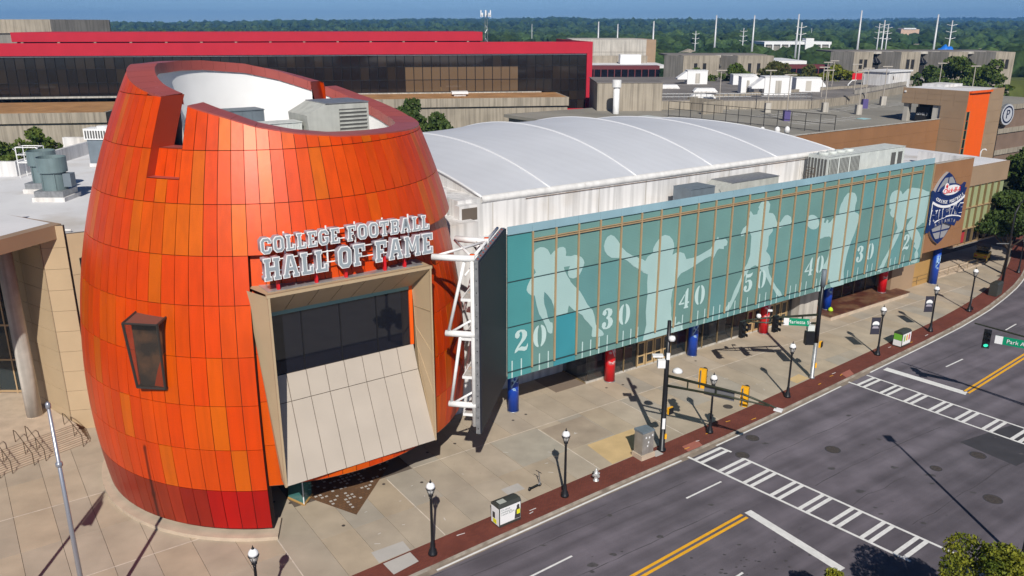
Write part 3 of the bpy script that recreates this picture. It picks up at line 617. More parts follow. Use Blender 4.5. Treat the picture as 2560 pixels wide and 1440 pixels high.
def glyph(ch, sx, sy, depth, off):
    key = (ch, sx, sy, depth, off)
    if key not in gl_cache:
        cu = bpy.data.curves.new('letter', 'CURVE'); cu.dimensions = '2D'; cu.fill_mode = 'BOTH'; cu.extrude = depth; cu.offset = off
        for loop in GLY[ch][1]:
            sp = cu.splines.new('POLY'); sp.points.add(len(loop) - 1); sp.use_cyclic_u = True
            for p, (x, y) in zip(sp.points, loop): p.co = (x * sx, y * sy, 0, 1)
        o = bpy.data.objects.new('letter', cu); COL.objects.link(o); dg = bpy.context.evaluated_depsgraph_get()
        me = bpy.data.meshes.new_from_object(o.evaluated_get(dg)); bpy.data.objects.remove(o); bpy.data.curves.remove(cu); gl_cache[key] = me
    return gl_cache[key]
sgn = empty('building_sign', AX + U * 0 + N * 11.7, 'two rows of grey slab serif letters with white edges reading COLLEGE FOOTBALL HALL OF FAME', 'sign')
SO = Vector(sgn.location)
FM = Matrix((U, Z, N)).transposed().to_4x4()
def word_row(words, s0, s1, z0, h, depth):
    sx = h / 10; gap, sp = 1.15, 5.0; tot = 0
    for wi, wd in enumerate(words): tot += sum(GLY[c][0] for c in wd) + gap * (len(wd) - 1) + (sp if wi else 0)
    k = (s1 - s0) / tot; x = s0
    for wi, wd in enumerate(words):
        if wi: x += sp * k
        for i, c in enumerate(wd):
            for nm, off, dep, z, mts in (('letter', 0, depth, 0, [M_['letter_side']]), ('letter_rim', .012, .012, depth + .012, [M_['sign_white']]), ('letter_face', -.04, .012, depth + .03, [M_['letter_face']])):
                me = glyph(c, k, h / 10, dep, off)
                if not me.materials: me.materials.append(mts[0])
                o = link(nm, me, sgn if nm == 'letter' else root_l); Mx = FM.copy()
                if nm == 'letter': Mx.translation = U * x + Z * z0 + N * (z); o.matrix_local = Mx; root_l = o
                else: o.location = (0, 0, z)
            x += GLY[c][0] * k + gap * k
ZL = 0
word_row(['COLLEGE', 'FOOTBALL'], -5.0, 4.62, 16.93, .84, .2)
word_row(['HALL', 'OF', 'FAME'], -4.95, 4.66, 15.5, 1.2, .22)
b = MB()
for z in (15.85, 16.45, 17.05, 17.6): b.tube([U * -4.9 - N * .22 + Z * z, U * 4.6 - N * .22 + Z * z], .035, 6)
for s in (-3.6, -1.3, 0.35, 2.0, 3.6): b.tube([U * s - N * .26 + Z * 15.5, U * s - N * .26 + Z * 17.85], .05, 6)
b.build('sign_rail', M_['white_metal'], sgn)
for s in (-4.2, -2.1, -.4, 1.95, 3.2): b = MB(); b.obox(U * s - N * .35 + Z * 14.8, U * .14, N * .2, Z * .85); b.build('sign_post', M_['red'], sgn)
# ------------------------------------------------------------------ glass front hall
hall = empty('glass_front_hall', W(24, 0, 0), 'long street hall with a hung teal glass wall printed with pale player figures', 'building')
HO = Vector(hall.location)
def H(u, n, z): return W(u, n, z) - HO
def hb(name, mt, args, parent=hall):
    b = MB(); u0, u1, n0, n1, z0, z1 = args; b.obox(H(u0, n0, z0), U * (u1 - u0), N * (n1 - n0), Z * (z1 - z0)); return b.build(name, mt, parent)
GN = 2.3; FU = [.08 + 2.025 * i for i in range(25)]; EU = [-1.97] + FU + [50.68]; RZS = [4.14, 4.68, 8.02, 11.30, 14.58]
rg = random.Random(11)
for i in range(26):
    for j in range(4):
        g = .012; me = MB(); me.obox(H(EU[i] + g, GN - .04, RZS[j] + g), U * (EU[i + 1] - EU[i] - 2 * g), N * .04, Z * (RZS[j + 1] - RZS[j] - 2 * g))
        o = me.build('pane', M_['teal'], hall); k = rg.uniform(.93, 1.07)
        o.color = (.145 * k, .285 * k, .265 * k, 1) if rg.random() < .8 else (.125 * k, .285 * k, .285 * k, 1)
        if i == 2 and j in (0, 1): o.color = (.045, .265, .32, 1)
        if i == 0: o.color = (.07, .28, .29, 1)
    hb('cap_pane', M_['teal_cap'], (EU[i] + .012, EU[i + 1] - .012, GN - .04, GN, 14.6, 15.17))
for z in RZS[1:4]: hb('joint_rail', M_['joint_line'], (-1.97, 50.68, GN + .022, GN + .034, z - .035, z + .035))
hb('joint_rail', M_['joint_line'], (-1.97, 50.68, GN + .022, GN + .034, 14.545, 14.6)); hb('joint_rail', M_['joint_line'], (-1.97, 50.68, GN + .022, GN + .03, 4.60, 4.62))
hb('top_rail', M_['bronze'], (.08, 48.68, GN + .06, GN + .16, 13.92, 14.0)); hb('top_rail', M_['bronze'], (.08, 48.68, GN + .06, GN + .16, 14.06, 14.12))
for u in FU: hb('fin', M_['bronze'], (u - .055, u + .055, GN + .036, GN + .15, 4.62, 14.62))
hb('edge_fin', M_['bronze'], (50.7, 50.78, GN - .04, GN + .1, 4.6, 14.6))
hb('back_panel', M_['conc_pale'], (-1.9, 50.6, GN - .6, GN - .55, 4.3, 14.5)); hb('soffit', mat('soffit_panel', (.5, .47, .42), .7), (-1.9, 50.6, -2, GN - .05, 4.28, 4.34))
FIG = {'crouch': [(0.13,12.63),(0.17,13),(0.42,13.29),(0.77,13.38),(1.12,13.31),(1.43,13.11),(1.61,12.81),(1.69,12.67),(1.9,12.85),(2.1,12.98),(2.46,13.11),(2.77,13.1),(2.98,12.98),(3.07,12.67),(3.03,12.4),(3.53,12.3),(3.85,12.34),(4.17,12.26),(4.5,12.06),(4.67,11.86),(4.77,11.62),(4.71,11.41),(4.57,11.13),(4.38,10.81),(4.12,10.63),(3.74,10.59),(3.43,10.72),(3.28,10.95),(3.27,11.26),(3.44,11.58),(2.88,11.6),(2.97,11.31),(3.25,10.83),(3.47,10.53),(3.53,10.38),(3.98,9.91),(4.42,9.51),(4.77,9),(5.18,8.33),(5.71,7.77),(5.9,7.27),(6.04,6.59),(6.22,6.32),(6.7,5.93),(6.89,5.66),(6.84,5.53),(6.43,5.52),(5.74,5.65),(5.67,5.78),(5.73,6.38),(5.35,6.83),(4.94,7.24),(4.71,7.6),(4.25,7.92),(3.92,8.13),(3.42,8.61),(3.34,8.29),(3.32,8.07),(2.17,8.03),(2.02,8.86),(1.81,9.34),(1.49,9.75),(1.17,10.07),(1.13,9.56),(1.19,9.11),(1.37,8.64),(1.51,8.08),(1.73,7.68),(1.94,7.59),(1.98,7.27),(1.93,6.78),(1.75,6.78),(1.53,6.96),(1.37,7.4),(1.1,7.94),(0.73,8.5),(0.52,9.15),(0.39,9.7),(0.33,9.95),(0.05,10),(-0.25,10.25),(-0.38,10.49),(-0.31,10.77),(-0.06,11.19),(0.19,11.44),(0.41,11.62),(0.31,11.85),(0.16,12.04)],
 'spread': [(6.89,13.23),(7.22,13.34),(7.57,13.17),(7.93,12.81),(8.18,12.46),(8.37,12.21),(8.86,11.77),(9.47,11.4),(9.96,11.24),(10.04,11.13),(10.54,10.95),(10.83,10.75),(11.08,11.07),(11.62,11.28),(11.6,11.62),(11.85,12),(12.17,12.29),(12.38,12.47),(12.82,12.53),(13.29,12.38),(13.66,12.03),(13.83,11.71),(13.89,11.36),(13.74,10.78),(14.11,10.9),(14.58,10.89),(15.06,10.7),(15.35,10.18),(16.07,10.17),(16.67,10.23),(17.51,10.45),(18.11,10.63),(18.34,10.86),(18.67,11.26),(18.89,11.53),(19.05,11.24),(19.37,11.2),(19.82,11.2),(19.98,11.08),(20.11,10.91),(20.04,10.6),(19.7,10.57),(19.72,10.34),(19.14,10.47),(18.9,10.33),(18.58,9.8),(18.4,9.69),(18.18,9.99),(17.57,9.87),(16.73,9.6),(16.03,9.36),(15.44,9.2),(14.85,9.08),(14.52,8.78),(14.32,8.42),(14.12,8.02),(13.97,7.69),(13.94,7.25),(13.85,6.91),(13.99,6.35),(14.01,5.71),(14.26,4.84),(14.51,4.7),(14.74,4.88),(14.97,4.97),(15.3,4.72),(15.53,4.13),(10.99,4.15),(11.12,4.71),(11.3,5.47),(11.17,6.55),(11.21,7.51),(11.26,7.93),(11.15,8.98),(11.18,9.62),(10.72,9.83),(10.32,10.11),(9.75,10.49),(9.19,10.84),(10.02,10.26),(9.52,10.66),(8.9,11.13),(8.3,11.41),(7.83,11.48),(7.36,11.56),(6.95,11.85),(6.68,12.2),(6.58,12.57),(6.68,12.95)],
 'thrower': [(23.59,13.01),(23.77,13.21),(23.64,13.36),(23.79,13.57),(23.96,13.78),(24.22,13.88),(24.49,13.9),(24.84,13.81),(25.17,13.45),(25.16,13.04),(25.07,12.73),(25.64,12.61),(25.96,12.34),(26.15,11.99),(26.33,11.73),(26.77,11.67),(27.07,11.99),(27.31,12.19),(27.68,12.21),(28.18,11.96),(28.34,11.52),(28.19,11.3),(27.46,11.28),(26.75,11.13),(26.28,11.26),(25.81,11.38),(25.87,11.02),(25.39,10.61),(25.42,9.76),(25.22,9.31),(25.73,8.87),(25.97,8.47),(25.71,7.77),(25.99,7.11),(26.55,6.39),(27.11,5.73),(27.86,5.09),(28.07,4.73),(27.64,4.71),(27.22,5.02),(26.87,5.46),(26.23,6.08),(25.67,6.8),(24.94,7.54),(24.33,8.06),(23.95,8.25),(23.44,8.15),(23.12,7.97),(22.98,7.69),(22.66,7.5),(22.29,7.03),(22.05,6.23),(21.69,5.69),(21.4,5.26),(21.19,4.87),(20.62,4.68),(20.35,4.8),(20.42,4.96),(20.8,5.25),(21.18,5.66),(21.44,6.34),(21.87,6.98),(22.16,7.41),(22.34,7.98),(22.86,8.61),(23.12,9.28),(23.1,10.11),(23.07,10.94),(22.75,11.45),(22.16,11.36),(22.11,11.14),(21.77,11.13),(21.66,11.37),(21.94,11.8),(22.5,12.07),(22.54,12.41),(22.66,12.73),(22.55,12.98),(22.69,13.19),(22.88,12.99),(23.08,12.8),(23.59,12.79)],
 'catcher': [(32.61,11.06),(32.68,11.4),(32.86,11.2),(32.98,11.32),(33.15,11.12),(33.07,10.82),(33.3,10.7),(33.52,11.03),(33.76,10.91),(33.74,10.64),(34.07,10.73),(34.44,11.04),(34.81,11.35),(35.25,11.33),(35.23,11.78),(35.42,12.29),(35.6,12.45),(35.75,12.78),(36.19,13.13),(36.76,13.2),(37.38,13.04),(37.76,12.64),(37.84,12.27),(37.71,11.84),(37.72,11.47),(37.74,11.2),(38.27,11),(38.65,10.63),(38.58,10.27),(38.39,9.74),(38.16,9.04),(37.78,8.35),(37.49,7.56),(37.32,6.93),(37.24,6.19),(37.17,5.45),(37.45,4.09),(35.64,4.11),(35.32,4.26),(34.93,5.13),(34.71,4.75),(34.54,4.12),(33.39,4.1),(33.5,5.06),(33.62,5.96),(33.79,6.57),(34.2,7.06),(34.39,7.57),(34.4,8.3),(34.6,8.73),(34.7,8.98),(34.2,9.33),(33.48,9.39),(32.86,9.3),(32.58,9.47),(32.55,9.83),(32.53,10.36)],
 'ball': [(32.37,10.93),(32.39,10.72),(32.32,10.53),(32.16,10.4),(31.93,10.34),(31.64,10.35),(31.34,10.42),(31.04,10.56),(30.78,10.75),(30.58,10.96),(30.46,11.19),(30.44,11.4),(30.51,11.58),(30.66,11.7),(30.89,11.77),(31.17,11.77),(31.48,11.7),(31.78,11.56),(32.04,11.38),(32.24,11.16)],
 'lineman': [(43.42,11.33),(43.36,11.9),(43.58,12.34),(44.02,12.53),(44.67,12.55),(45.21,12.35),(45.56,11.98),(45.91,12.22),(46.35,12.46),(47.19,12.49),(48.26,12.3),(49.18,12.1),(49.96,11.82),(50.52,11.71),(50.53,11.07),(50.54,10.38),(50.46,9.4),(50.37,8.46),(50.09,8.5),(49.53,8.27),(48.96,8.1),(49.74,7.49),(50.29,6.81),(50.17,5.91),(49.92,5.54),(50.22,5.09),(50.25,4.31),(49.92,4.21),(49.08,4.35),(48.95,4.52),(49.62,4.67),(49.45,5.31),(49.7,5.68),(49.05,6.13),(49.23,6.46),(48.49,6.92),(48.01,7.44),(47.54,7.9),(47.19,8.25),(47.18,8.64),(47.58,9.08),(48.17,9.44),(47.34,9.31),(46.59,9.26),(46.68,8.91),(46.58,8.33),(46.13,8.1),(45.78,7.46),(45.29,6.75),(44.77,6.14),(44.43,5.51),(44.14,4.96),(43.98,4.59),(43.69,4.44),(43.66,4.2),(43.37,4.39),(42.96,4.42),(43.13,4.73),(43.52,5.16),(43.62,5.44),(44.01,5.87),(44.52,6.48),(44.84,7.21),(45.16,7.95),(45.5,8.58),(45.07,9.32),(44.86,9.82),(44.37,9.79),(43.98,10.03),(43.74,10.35),(43.91,10.66),(43.54,10.85)]}
DEP = Matrix((U, Z, N)).transposed()
def decal(name, poly, dn, mt, parent=hall):
    b = MB(); P = [H(u, GN + dn, z) for u, z in poly]
    ar = sum(poly[i][0] * poly[(i + 1) % len(poly)][1] - poly[(i + 1) % len(poly)][0] * poly[i][1] for i in range(len(poly)))
    b.add(P if ar < 0 else P[::-1], [tuple(range(len(P)))]); return b.build(name, mt, parent)
for k, poly in FIG.items(): decal('printed_figure' if k != 'ball' else 'printed_ball', poly, .012, M_['print'])
def ell(cx, cy, rx, ry, a0, a1, n=14): return [(cx + rx * math.cos(R(lerp(a0, a1, i / n))), cy + ry * math.sin(R(lerp(a0, a1, i / n)))) for i in range(n + 1)]
NUM = {'0': [ell(3.25, 5, 3.25, 5, 96, 264) + ell(3.0, 5, .62, 4.1, 264, 96), ell(3.75, 5, 3.25, 5, -84, 84) + ell(4.0, 5, .62, 4.1, 84, -84)],
 '2': [[(.2,7.2),(.3,8.6),(1.3,9.7),(3,10),(5,9.6),(6.3,8.3),(6.4,6.8),(5.6,5.3),(4,3.9),(2.6,2.6),(1.9,1.9),(3.5,2.4),(5,1.9),(6,1.9),(6.7,3.3),(6.9,2),(6.2,.3),(5,0),(3.6,.5),(2,.9),(.6,.2),(0,0),(.3,1.4),(1.6,3.2),(3,4.8),(3.8,6.3),(3.9,8),(3.3,9.2),(2.4,8.6),(2.7,7.6),(2.2,6.6),(1.2,6.3)]],
 '3': [[(.2,7.6),(.6,9),(2.2,9.9),(4,9.9),(5.8,9),(6.2,7.6),(5.6,6.2),(4.6,5.5),(5.9,4.8),(6.7,3.2),(6.3,1.5),(4.9,.3),(3,0),(1,.4),(0,1.8),(.3,3.2),(1.4,3.8),(2.5,3.2),(2.6,2),(2,1.2),(2.8,.8),(3.6,1.6),(3.9,3),(3.6,4.5),(2.6,5.1),(2.6,5.7),(3.4,6.3),(3.6,7.6),(3.4,8.8),(2.7,9.2),(2.2,8.9),(2.7,8.2),(2.5,7.2),(1.5,6.6)]],
 '4': [[(3.6,0),(6.6,0),(6.6,.7),(6.1,.9),(6.1,2.4),(7,2.4),(7,3.2),(6.1,3.2),(6.1,10),(5.3,10),(4.1,8.2),(4.1,.9),(3.6,.7)],[(0,2.5),(3.7,2.4),(3.7,3.2),(1.4,3.2),(3.7,6.6),(3.7,7.6),(0,3.1)]],
 '5': [[(1,10),(2.6,9.5),(4.6,9.6),(6.2,10),(5.9,8.6),(4.6,7.7),(2.8,7.7),(1.7,7.9),(1.5,5.9),(3,6.5),(4.8,6.3),(6.2,5.1),(6.6,3.2),(6,1.4),(4.4,.2),(2.4,0),(.8,.6),(0,1.9),(.3,3.2),(1.3,3.8),(2.4,3.2),(2.5,2.2),(2,1.2),(3,.8),(3.8,2),(3.9,3.8),(3.5,5.4),(2.6,5.7),(1.6,5.1),(1,5.2)]]}
for ch, uc in (('2', -.8), ('0', .8), ('3', 7.22), ('0', 8.9), ('4', 15.4), ('0', 17.22), ('5', 23.25), ('0', 24.95), ('4', 31.6), ('0', 33.2), ('3', 39.55), ('0', 41.2), ('2', 47.55)):
    for pl in NUM[ch]: decal('printed_number', [(uc + (x - 3.5) * .168, 5.98 + y * .168) for x, y in pl], .017, M_['print_num'])
for u in [-1.6, -.8, .8, 1.6, 4.8, 5.6, 6.43, 7.25, 8.87, 9.67, 10.4, 14.54, 15.35, 17.14, 17.97, 19.02, 19.8, 20.9, 21.7, 22.5, 23.3, 24.93, 25.75, 26.6, 27.3, 29.17, 29.95, 30.7, 31.46, 33.0, 37.85, 38.68, 39.5, 41.1, 41.9, 42.64, 45.1, 45.9, 46.7, 47.5, 48.75]:
    decal('yard_tick', [(u - .05, 4.16), (u + .05, 4.16), (u + .05, 5.47), (u - .05, 5.47)], .015, M_['print_num'])
# storefront under the glass
SN = -1.0
M_['door_gold'] = mat('door_bronze', (.52, .37, .19), .4, metal=.15, var=.05)
hb('back_wall', M_['inner'], (5, 52, -5.2, -5.1, 0, 4.3)); hb('inner_floor', mat('shop_floor', (.22, .17, .13), .6), (5, 52, -5.1, SN, .005, .03))
for i, u in enumerate(range(8, 50, 4)): hb('display_block', M_['inner_red'] if i % 2 else M_['conc_pale'], (u + .4, u + 2.6, -4, -2.6, .03, .9 + (i % 3) * .4))
hb('stall_riser', M_['conc_pale'], (8.0, 34.2, SN - .12, SN + .06, 0, .16))
segs = []
u = 8.1
doors = [(13.6, 17.6), (27.6, 33.6)]
while u < 34: 
    dr = [d for d in doors if d[0] - .1 <= u < d[1] - .1]; wd = 1.0 if dr else 2.0
    nxt = u + wd
    if not dr:
        for d in doors:
            if u < d[0] < nxt + .3: nxt = d[0]
    if dr:
        lf = MB(); hgt = 2.35
        dd = empty('door', (0, 0, 0)); dd.parent = hall
        fr = MB(); 
        for a, bb, z0, z1 in ((u + .02, u + .19, .03, hgt), (nxt - .19, nxt - .02, .03, hgt), (u + .19, nxt - .19, .03, .32), (u + .19, nxt - .19, hgt - .16, hgt), (u + .19, nxt - .19, 1.0, 1.1)): fr.obox(H(a, SN - .03, z0), U * (bb - a), N * .08, Z * (z1 - z0))
        fr.build('door_frame', M_['door_gold'], dd); hb('pane', M_['shop_glass'], (u + .14, nxt - .14, SN, SN + .02, .28, hgt - .12), dd)
        hb('transom_pane', M_['shop_glass'], (u + .02, nxt - .02, SN, SN + .02, hgt + .1, 4.2))
    else: hb('pane', M_['shop_glass'], (u + .03, nxt - .03, SN, SN + .02, .18, 4.2))
    hb('mullion', M_['bronze_dk'], (nxt - .04, nxt + .04, SN - .06, SN + .1, .1, 4.28))
    if dr: hb('transom', M_['bronze'], (u, nxt, SN - .05, SN + .1, 2.37, 2.5))
    u = nxt
hb('pier', M_['conc_pale'], (34.3, 37.2, -3, SN + .9, 0, 4.28))
# recessed entry at the left end
hb('entry_glass', M_['shop_glass'], (8.0, 8.04, -4.5, SN, .1, 4.2)); hb('entry_sill', M_['bronze_dk'], (7.96, 8.1, -4.5, SN + .05, .02, .12))
hb('entry_wall', M_['conc_pale'], (-2, 8, -5.2, -5, 0, 4.3)); hb('entry_poster', M_['inner_red'], (-.5, 2.2, -4.99, -4.97, 1.2, 3.6)); hb('entry_panel', M_['sign_white'], (2.4, 6.2, -4.99, -4.97, 2.2, 3.4))
place_text('entry_lettering', '|STORE', .5, M_['logo_blue'], H(4.6, -4.96, 2.8), U, Z, hall)
# raised brown planter ledge with glass behind
hb('ledge', M_['plinth'], (37.6, 51.4, -2.2, 1.3, 0, .42)); hb('ledge_top', mat('ledge_stone', (.10, .035, .022), .5, var=.3, scale=2, col2=(.17, .09, .05), mix_scale=.8), (37.5, 51.5, -2.2, 1.38, .42, .5))
for i in range(6): hb('pane', M_['shop_glass'], (37.4 + i * 2.1 + .04, 39.5 + i * 2.1 - .04, -1.8, -1.78, .55, 4.2)); hb('mullion', M_['bronze_dk'], (37.4 + i * 2.1 - .04, 37.4 + i * 2.1 + .04, -1.86, -1.7, .5, 4.25))
hb('side_wall', M_['taupe'], (50.2, 54.6, -2, -.2, 0, 5.0)); hb('side_wall', M_['ochre'], (54.6, 58.6, -2.1, -.3, 0, 5.0))
# body behind: white hall walls and low roof
hb('hall_wall', M_['white'], (-2.0, 42.9, -36, -4, 0, 15.85)); hb('low_roof', M_['white_roof'], (-1.9, 58.5, -4, GN - .65, 12.9, 13.0))
hb('end_block', M_['white'], (-7.5, -2.2, -22, -5.2, 0, 16.6)); hb('end_block', M_['white'], (-5.5, -1.4, -5.2, -2.2, 0, 14.6))
hb('side_duct', M_['white'], (-2.3, -.6, -4.0, -3.3, 12.6, 15.6)); hb('duct_mouth', M_['joint'], (-2.1, -.8, -3.3, -3.27, 14.5, 15.4)); hb('downpipe', M_['white'], (-1.5, -1.3, -3.25, -3.1, 9, 14.3))
hb('rear_roof', M_['white_roof'], (42.9, 58.6, -36, -4, 12.9, 13.2)); hb('rear_parapet', M_['white'], (42.9, 58.9, -22.4, -22, 12, 14.2))
# vaulted membrane roof
RU = [.06, 6.38, 15.48, 24.68, 33.68, 42.61]; RA = [17.6, 18.2, 18.72, 18.68, 18.15, 17.35]
def arch(n, apex, base=15.95): t = (n + 20) / 16; return base + (apex - base) * (1 - abs(t) ** 2.1)
NS = [-4 - 32 * i / 28 for i in range(29)]; rows = []
for i in range(5):
    for s in range(10 + (i == 4)):
        t = s / 10; u = lerp(RU[i], RU[i + 1], t); ap = lerp(RA[i], RA[i + 1], t); sag = 4 * t * (1 - t)
        rows.append([H(u, n, arch(n, ap) - sag * .22 * math.sin(math.pi * (-4 - n) / 32) ** .6) if 0 < (-4 - n) < 32 else H(u, n, arch(n, ap)) for n in NS])
b = MB(); b.grid(rows); vr = b.build('membrane_roof', M_['fabric'], hall, True)
for u, ap in zip(RU, RA): b = MB(); b.tube([H(u, n, arch(n, ap) - .03) for n in NS], .1, 8); b.build('roof_rib', M_['rib_white'], vr, True)
b = MB(); rows = [[H(u, -4 + .32 * math.cos(a) - .12, 15.72 + .28 * math.sin(a)) for a in [R(-90 + 20 * k) for k in range(12)]] for u in [.0 + 42.8 * i / 60 for i in range(61)]]; b.grid(rows); b.build('eave_roll', M_['eave'], hall, True)
hb('eave_stain', mat('eave_stain', (.22, .14, .09), .9, var=.4, scale=3), (4, 42.6, -3.93, -3.9, 15.36, 15.40))
for u in [1 + 5.2 * i for i in range(8)]: hb('wall_seam', M_['conc_pale'], (u, u + .05, -3.99, -3.97, 13.0, 15.4))
for u, ap in ((RU[0] + .05, RA[0]), (RU[-1] - .05, RA[-1])):
    b = MB(); b.add([H(u, n, arch(n, ap) - .05) for n in NS] + [H(u, -36, 15.7), H(u, -4, 15.7)], [tuple(range(len(NS) + 2))]); b.build('gable_end', M_['white'], hall)
# wrapped columns
def wrap_mat(name, base, ink, seed):
    m = mat(name, base, .3, spec=.5); t = m.node_tree; nd = t.nodes; L = t.links.new; p = nd['Principled BSDF']
    tc = nd.new('ShaderNodeTexCoord'); mp = nd.new('ShaderNodeMapping'); mp.inputs['Location'].default_value = (seed, seed * 1.7, 0); mp.inputs['Scale'].default_value = (1.1, 1.1, .9); L(tc.outputs['Object'], mp.inputs[0])
    n = nd.new('ShaderNodeTexNoise'); n.inputs['Scale'].default_value = 1.6; n.inputs['Detail'].default_value = 5; n.inputs['Distortion'].default_value = .7; L(mp.outputs[0], n.inputs['Vector'])
    sx = nd.new('ShaderNodeSeparateXYZ'); L(tc.outputs['Object'], sx.inputs[0])
    def rm(v, a, b_, c=0., d=1.):
        r = nd.new('ShaderNodeMapRange'); r.inputs[1].default_value = a; r.inputs[2].default_value = b_; r.inputs[3].default_value = c; r.inputs[4].default_value = d; r.interpolation_type = 'SMOOTHSTEP'; L(v, r.inputs[0]); return r.outputs[0]
    def mm(op, a, b_):
        x = nd.new('ShaderNodeMath'); x.operation = op
        for i, v in enumerate((a, b_)):
            if isinstance(v, float): x.inputs[i].default_value = v
            else: L(v, x.inputs[i])
        return x.outputs[0]
    # print sits on the street side, chest high and above
    side = rm(sx.outputs['X'], -.05, .2); band = mm('MULTIPLY', rm(sx.outputs['Z'], 1.5, 1.75), rm(sx.outputs['Z'], 3.6, 3.2))
    k = mm('MULTIPLY', mm('MULTIPLY', side, band), rm(n.outputs['Fac'], .47, .52))
    x = nd.new('ShaderNodeMix'); x.data_type = 'RGBA'; L(k, x.inputs['Factor']); x.inputs[6].default_value = (*base, 1); x.inputs[7].default_value = (*ink, 1)
    y = nd.new('ShaderNodeMix'); y.data_type = 'RGBA'; L(mm('MULTIPLY', k, rm(n.outputs['Fac'], .56, .6)), y.inputs['Factor']); L(x.outputs[2], y.inputs[6]); y.inputs[7].default_value = (base[0] * .3, base[1] * .3, base[2] * .3, 1)
    L(y.outputs[2], p.inputs['Base Color']); return m
wb = wrap_mat('blue_wrap', (.006, .055, .40), (.35, .55, .75), 1.3); wr = wrap_mat('red_wrap', (.66, .008, .014), (.75, .5, .5), 4.1)
desc = ['blue printed round column nearest the big dark screen', 'red printed round column by the glass corner entry', 'blue printed round column between the two door pairs', 'red printed round column behind the street name arm', 'blue printed column at the near end of the brown ledge', 'red printed column at the far end of the brown ledge', 'tall blue printed column standing free under the brown corner']
for i in range(7):
    u = .35 + 9.7 * i; base = .5 if i in (4, 5) else 0; top = 4.27 if i < 6 else 5.1
    n_ = -.35 if i < 6 else .3
    if i == 6: u = 58.0
    c = empty('printed_column', W(u, n_, base), desc[i], 'column', 'printed columns along the glass front', rz=R(-30))
    b = MB(); r = .43; b.lathe([(r, .06), (r, top - base)], (0, 0, 0), 28); b.build('shaft', wb if i % 2 == 0 else wr, c, True)
    b = MB(); b.lathe([(r + .03, 0), (r + .03, .06)], (0, 0, 0), 28); b.build('foot_ring', M_['galv'], c, True)
# ------------------------------------------------------------------ big dark screen and its steel
SD = Vector((.17621, .98435, 0)); SQ = Vector((SD.y, -SD.x, 0)); SP = Vector((-1.82, 44.9, 0))
scr = empty('led_screen', SP, 'tall dark video screen seen edge on between rotunda and glass wall', 'screen')
b = MB(); b.obox(SQ * -.1 + Z * 4.4, SD * 8.2, SQ * .1, Z * 10.8); b.build('screen_face', M_['screen'], scr)
b = MB(); b.obox(SQ * -.36 + Z * 4.35, SD * 8.2, SQ * .255, Z * 10.9); b.build('screen_back', M_['galv'], scr)
for i in range(15):
    b = MB(); b.tube([SQ * -.22 + SD * -.02 + Z * (4.7 + .72 * i), SQ * -.22 + SD * .05 + Z * (4.7 + .72 * i)], .035, 6); b.build('bolt', M_['black'], scr)
for i in range(11): b = MB(); b.tube([SQ * -.2 + SD * (.4 + .72 * i) + Z * 15.22, SQ * -.2 + SD * (.4 + .72 * i) + Z * 15.3], .05, 6); b.build('bolt', M_['dark_red'], scr)
tr = empty('screen_truss', SP + SQ * -.9, 'white painted steel truss with catwalks behind the video screen', 'truss')
def TQ(q, d, z): return SQ * (q + .9) + SD * d + Z * z
WM = M_['white_metal']
def bar(nm, p, q, r, mt=WM): b = MB(); b.tube([p, q], r, 10); return b.build(nm, mt, tr, True)
for d in (.35, 4.3):
    bar('post', TQ(-.52, d, 4.7), TQ(-.52, d, 15.5), .15)
    for z, q in ((15.27, -2.9), (10.63, -2.2), (6.06, -2.1)): bar('outrigger', TQ(-.4, d, z), TQ(q if d < 1 else q + .3, d + (.0 if d < 1 else .4), z), .19)
    bar('brace', TQ(-1.0, d, 15.05), TQ(-2.0, d, 10.75), .1); bar('brace', TQ(-1.3, d, 10.5), TQ(-1.95, d, 6.15), .1)
    bar('brace', TQ(-.5, d, 11.6), TQ(-1.9, d, 10.7), .07); bar('brace', TQ(-.5, d, 7.0), TQ(-1.85, d, 6.1), .07); bar('post_cap', TQ(-.52, d, 15.5), TQ(-.52, d, 15.54), .15, M_['orange'])
bar('tie', TQ(-2.75, .4, 15.3), TQ(-.5, 4.3, 15.3), .08); bar('tie', TQ(-2.5, 4.2, 15.3), TQ(-.5, .4, 15.3), .08)
bar('tie', TQ(-.52, .35, 15.3), TQ(-.52, 7.8, 15.3), .1); bar('tie', TQ(-1.0, .5, 14.2), TQ(-.5, 3.6, 14.9), .06); bar('tie', TQ(-.52, .35, 4.75), TQ(-1.0, 2.6, 5.2), .08)
for z in (12.7, 10.27, 7.82, 5.37):
    cw = empty('catwalk', (0, 0, 0)); cw.parent = tr
    b = MB(); b.obox(TQ(-1.22, .25, z), SQ * .85, SD * .08, Z * .16); b.obox(TQ(-1.22, .33, z), SQ * .07, SD * 7.2, Z * .16); b.build('catwalk_edge', WM, cw)
    b = MB(); b.obox(TQ(-1.14, .34, z + .05), SQ * .76, SD * 7.1, Z * .03); b.build('catwalk_grating', mat('grating', (.45, .43, .4), .6, var=.2, scale=3, col2=(.6, .25, .05), mix_scale=2, mix=(.6, .7)), cw)
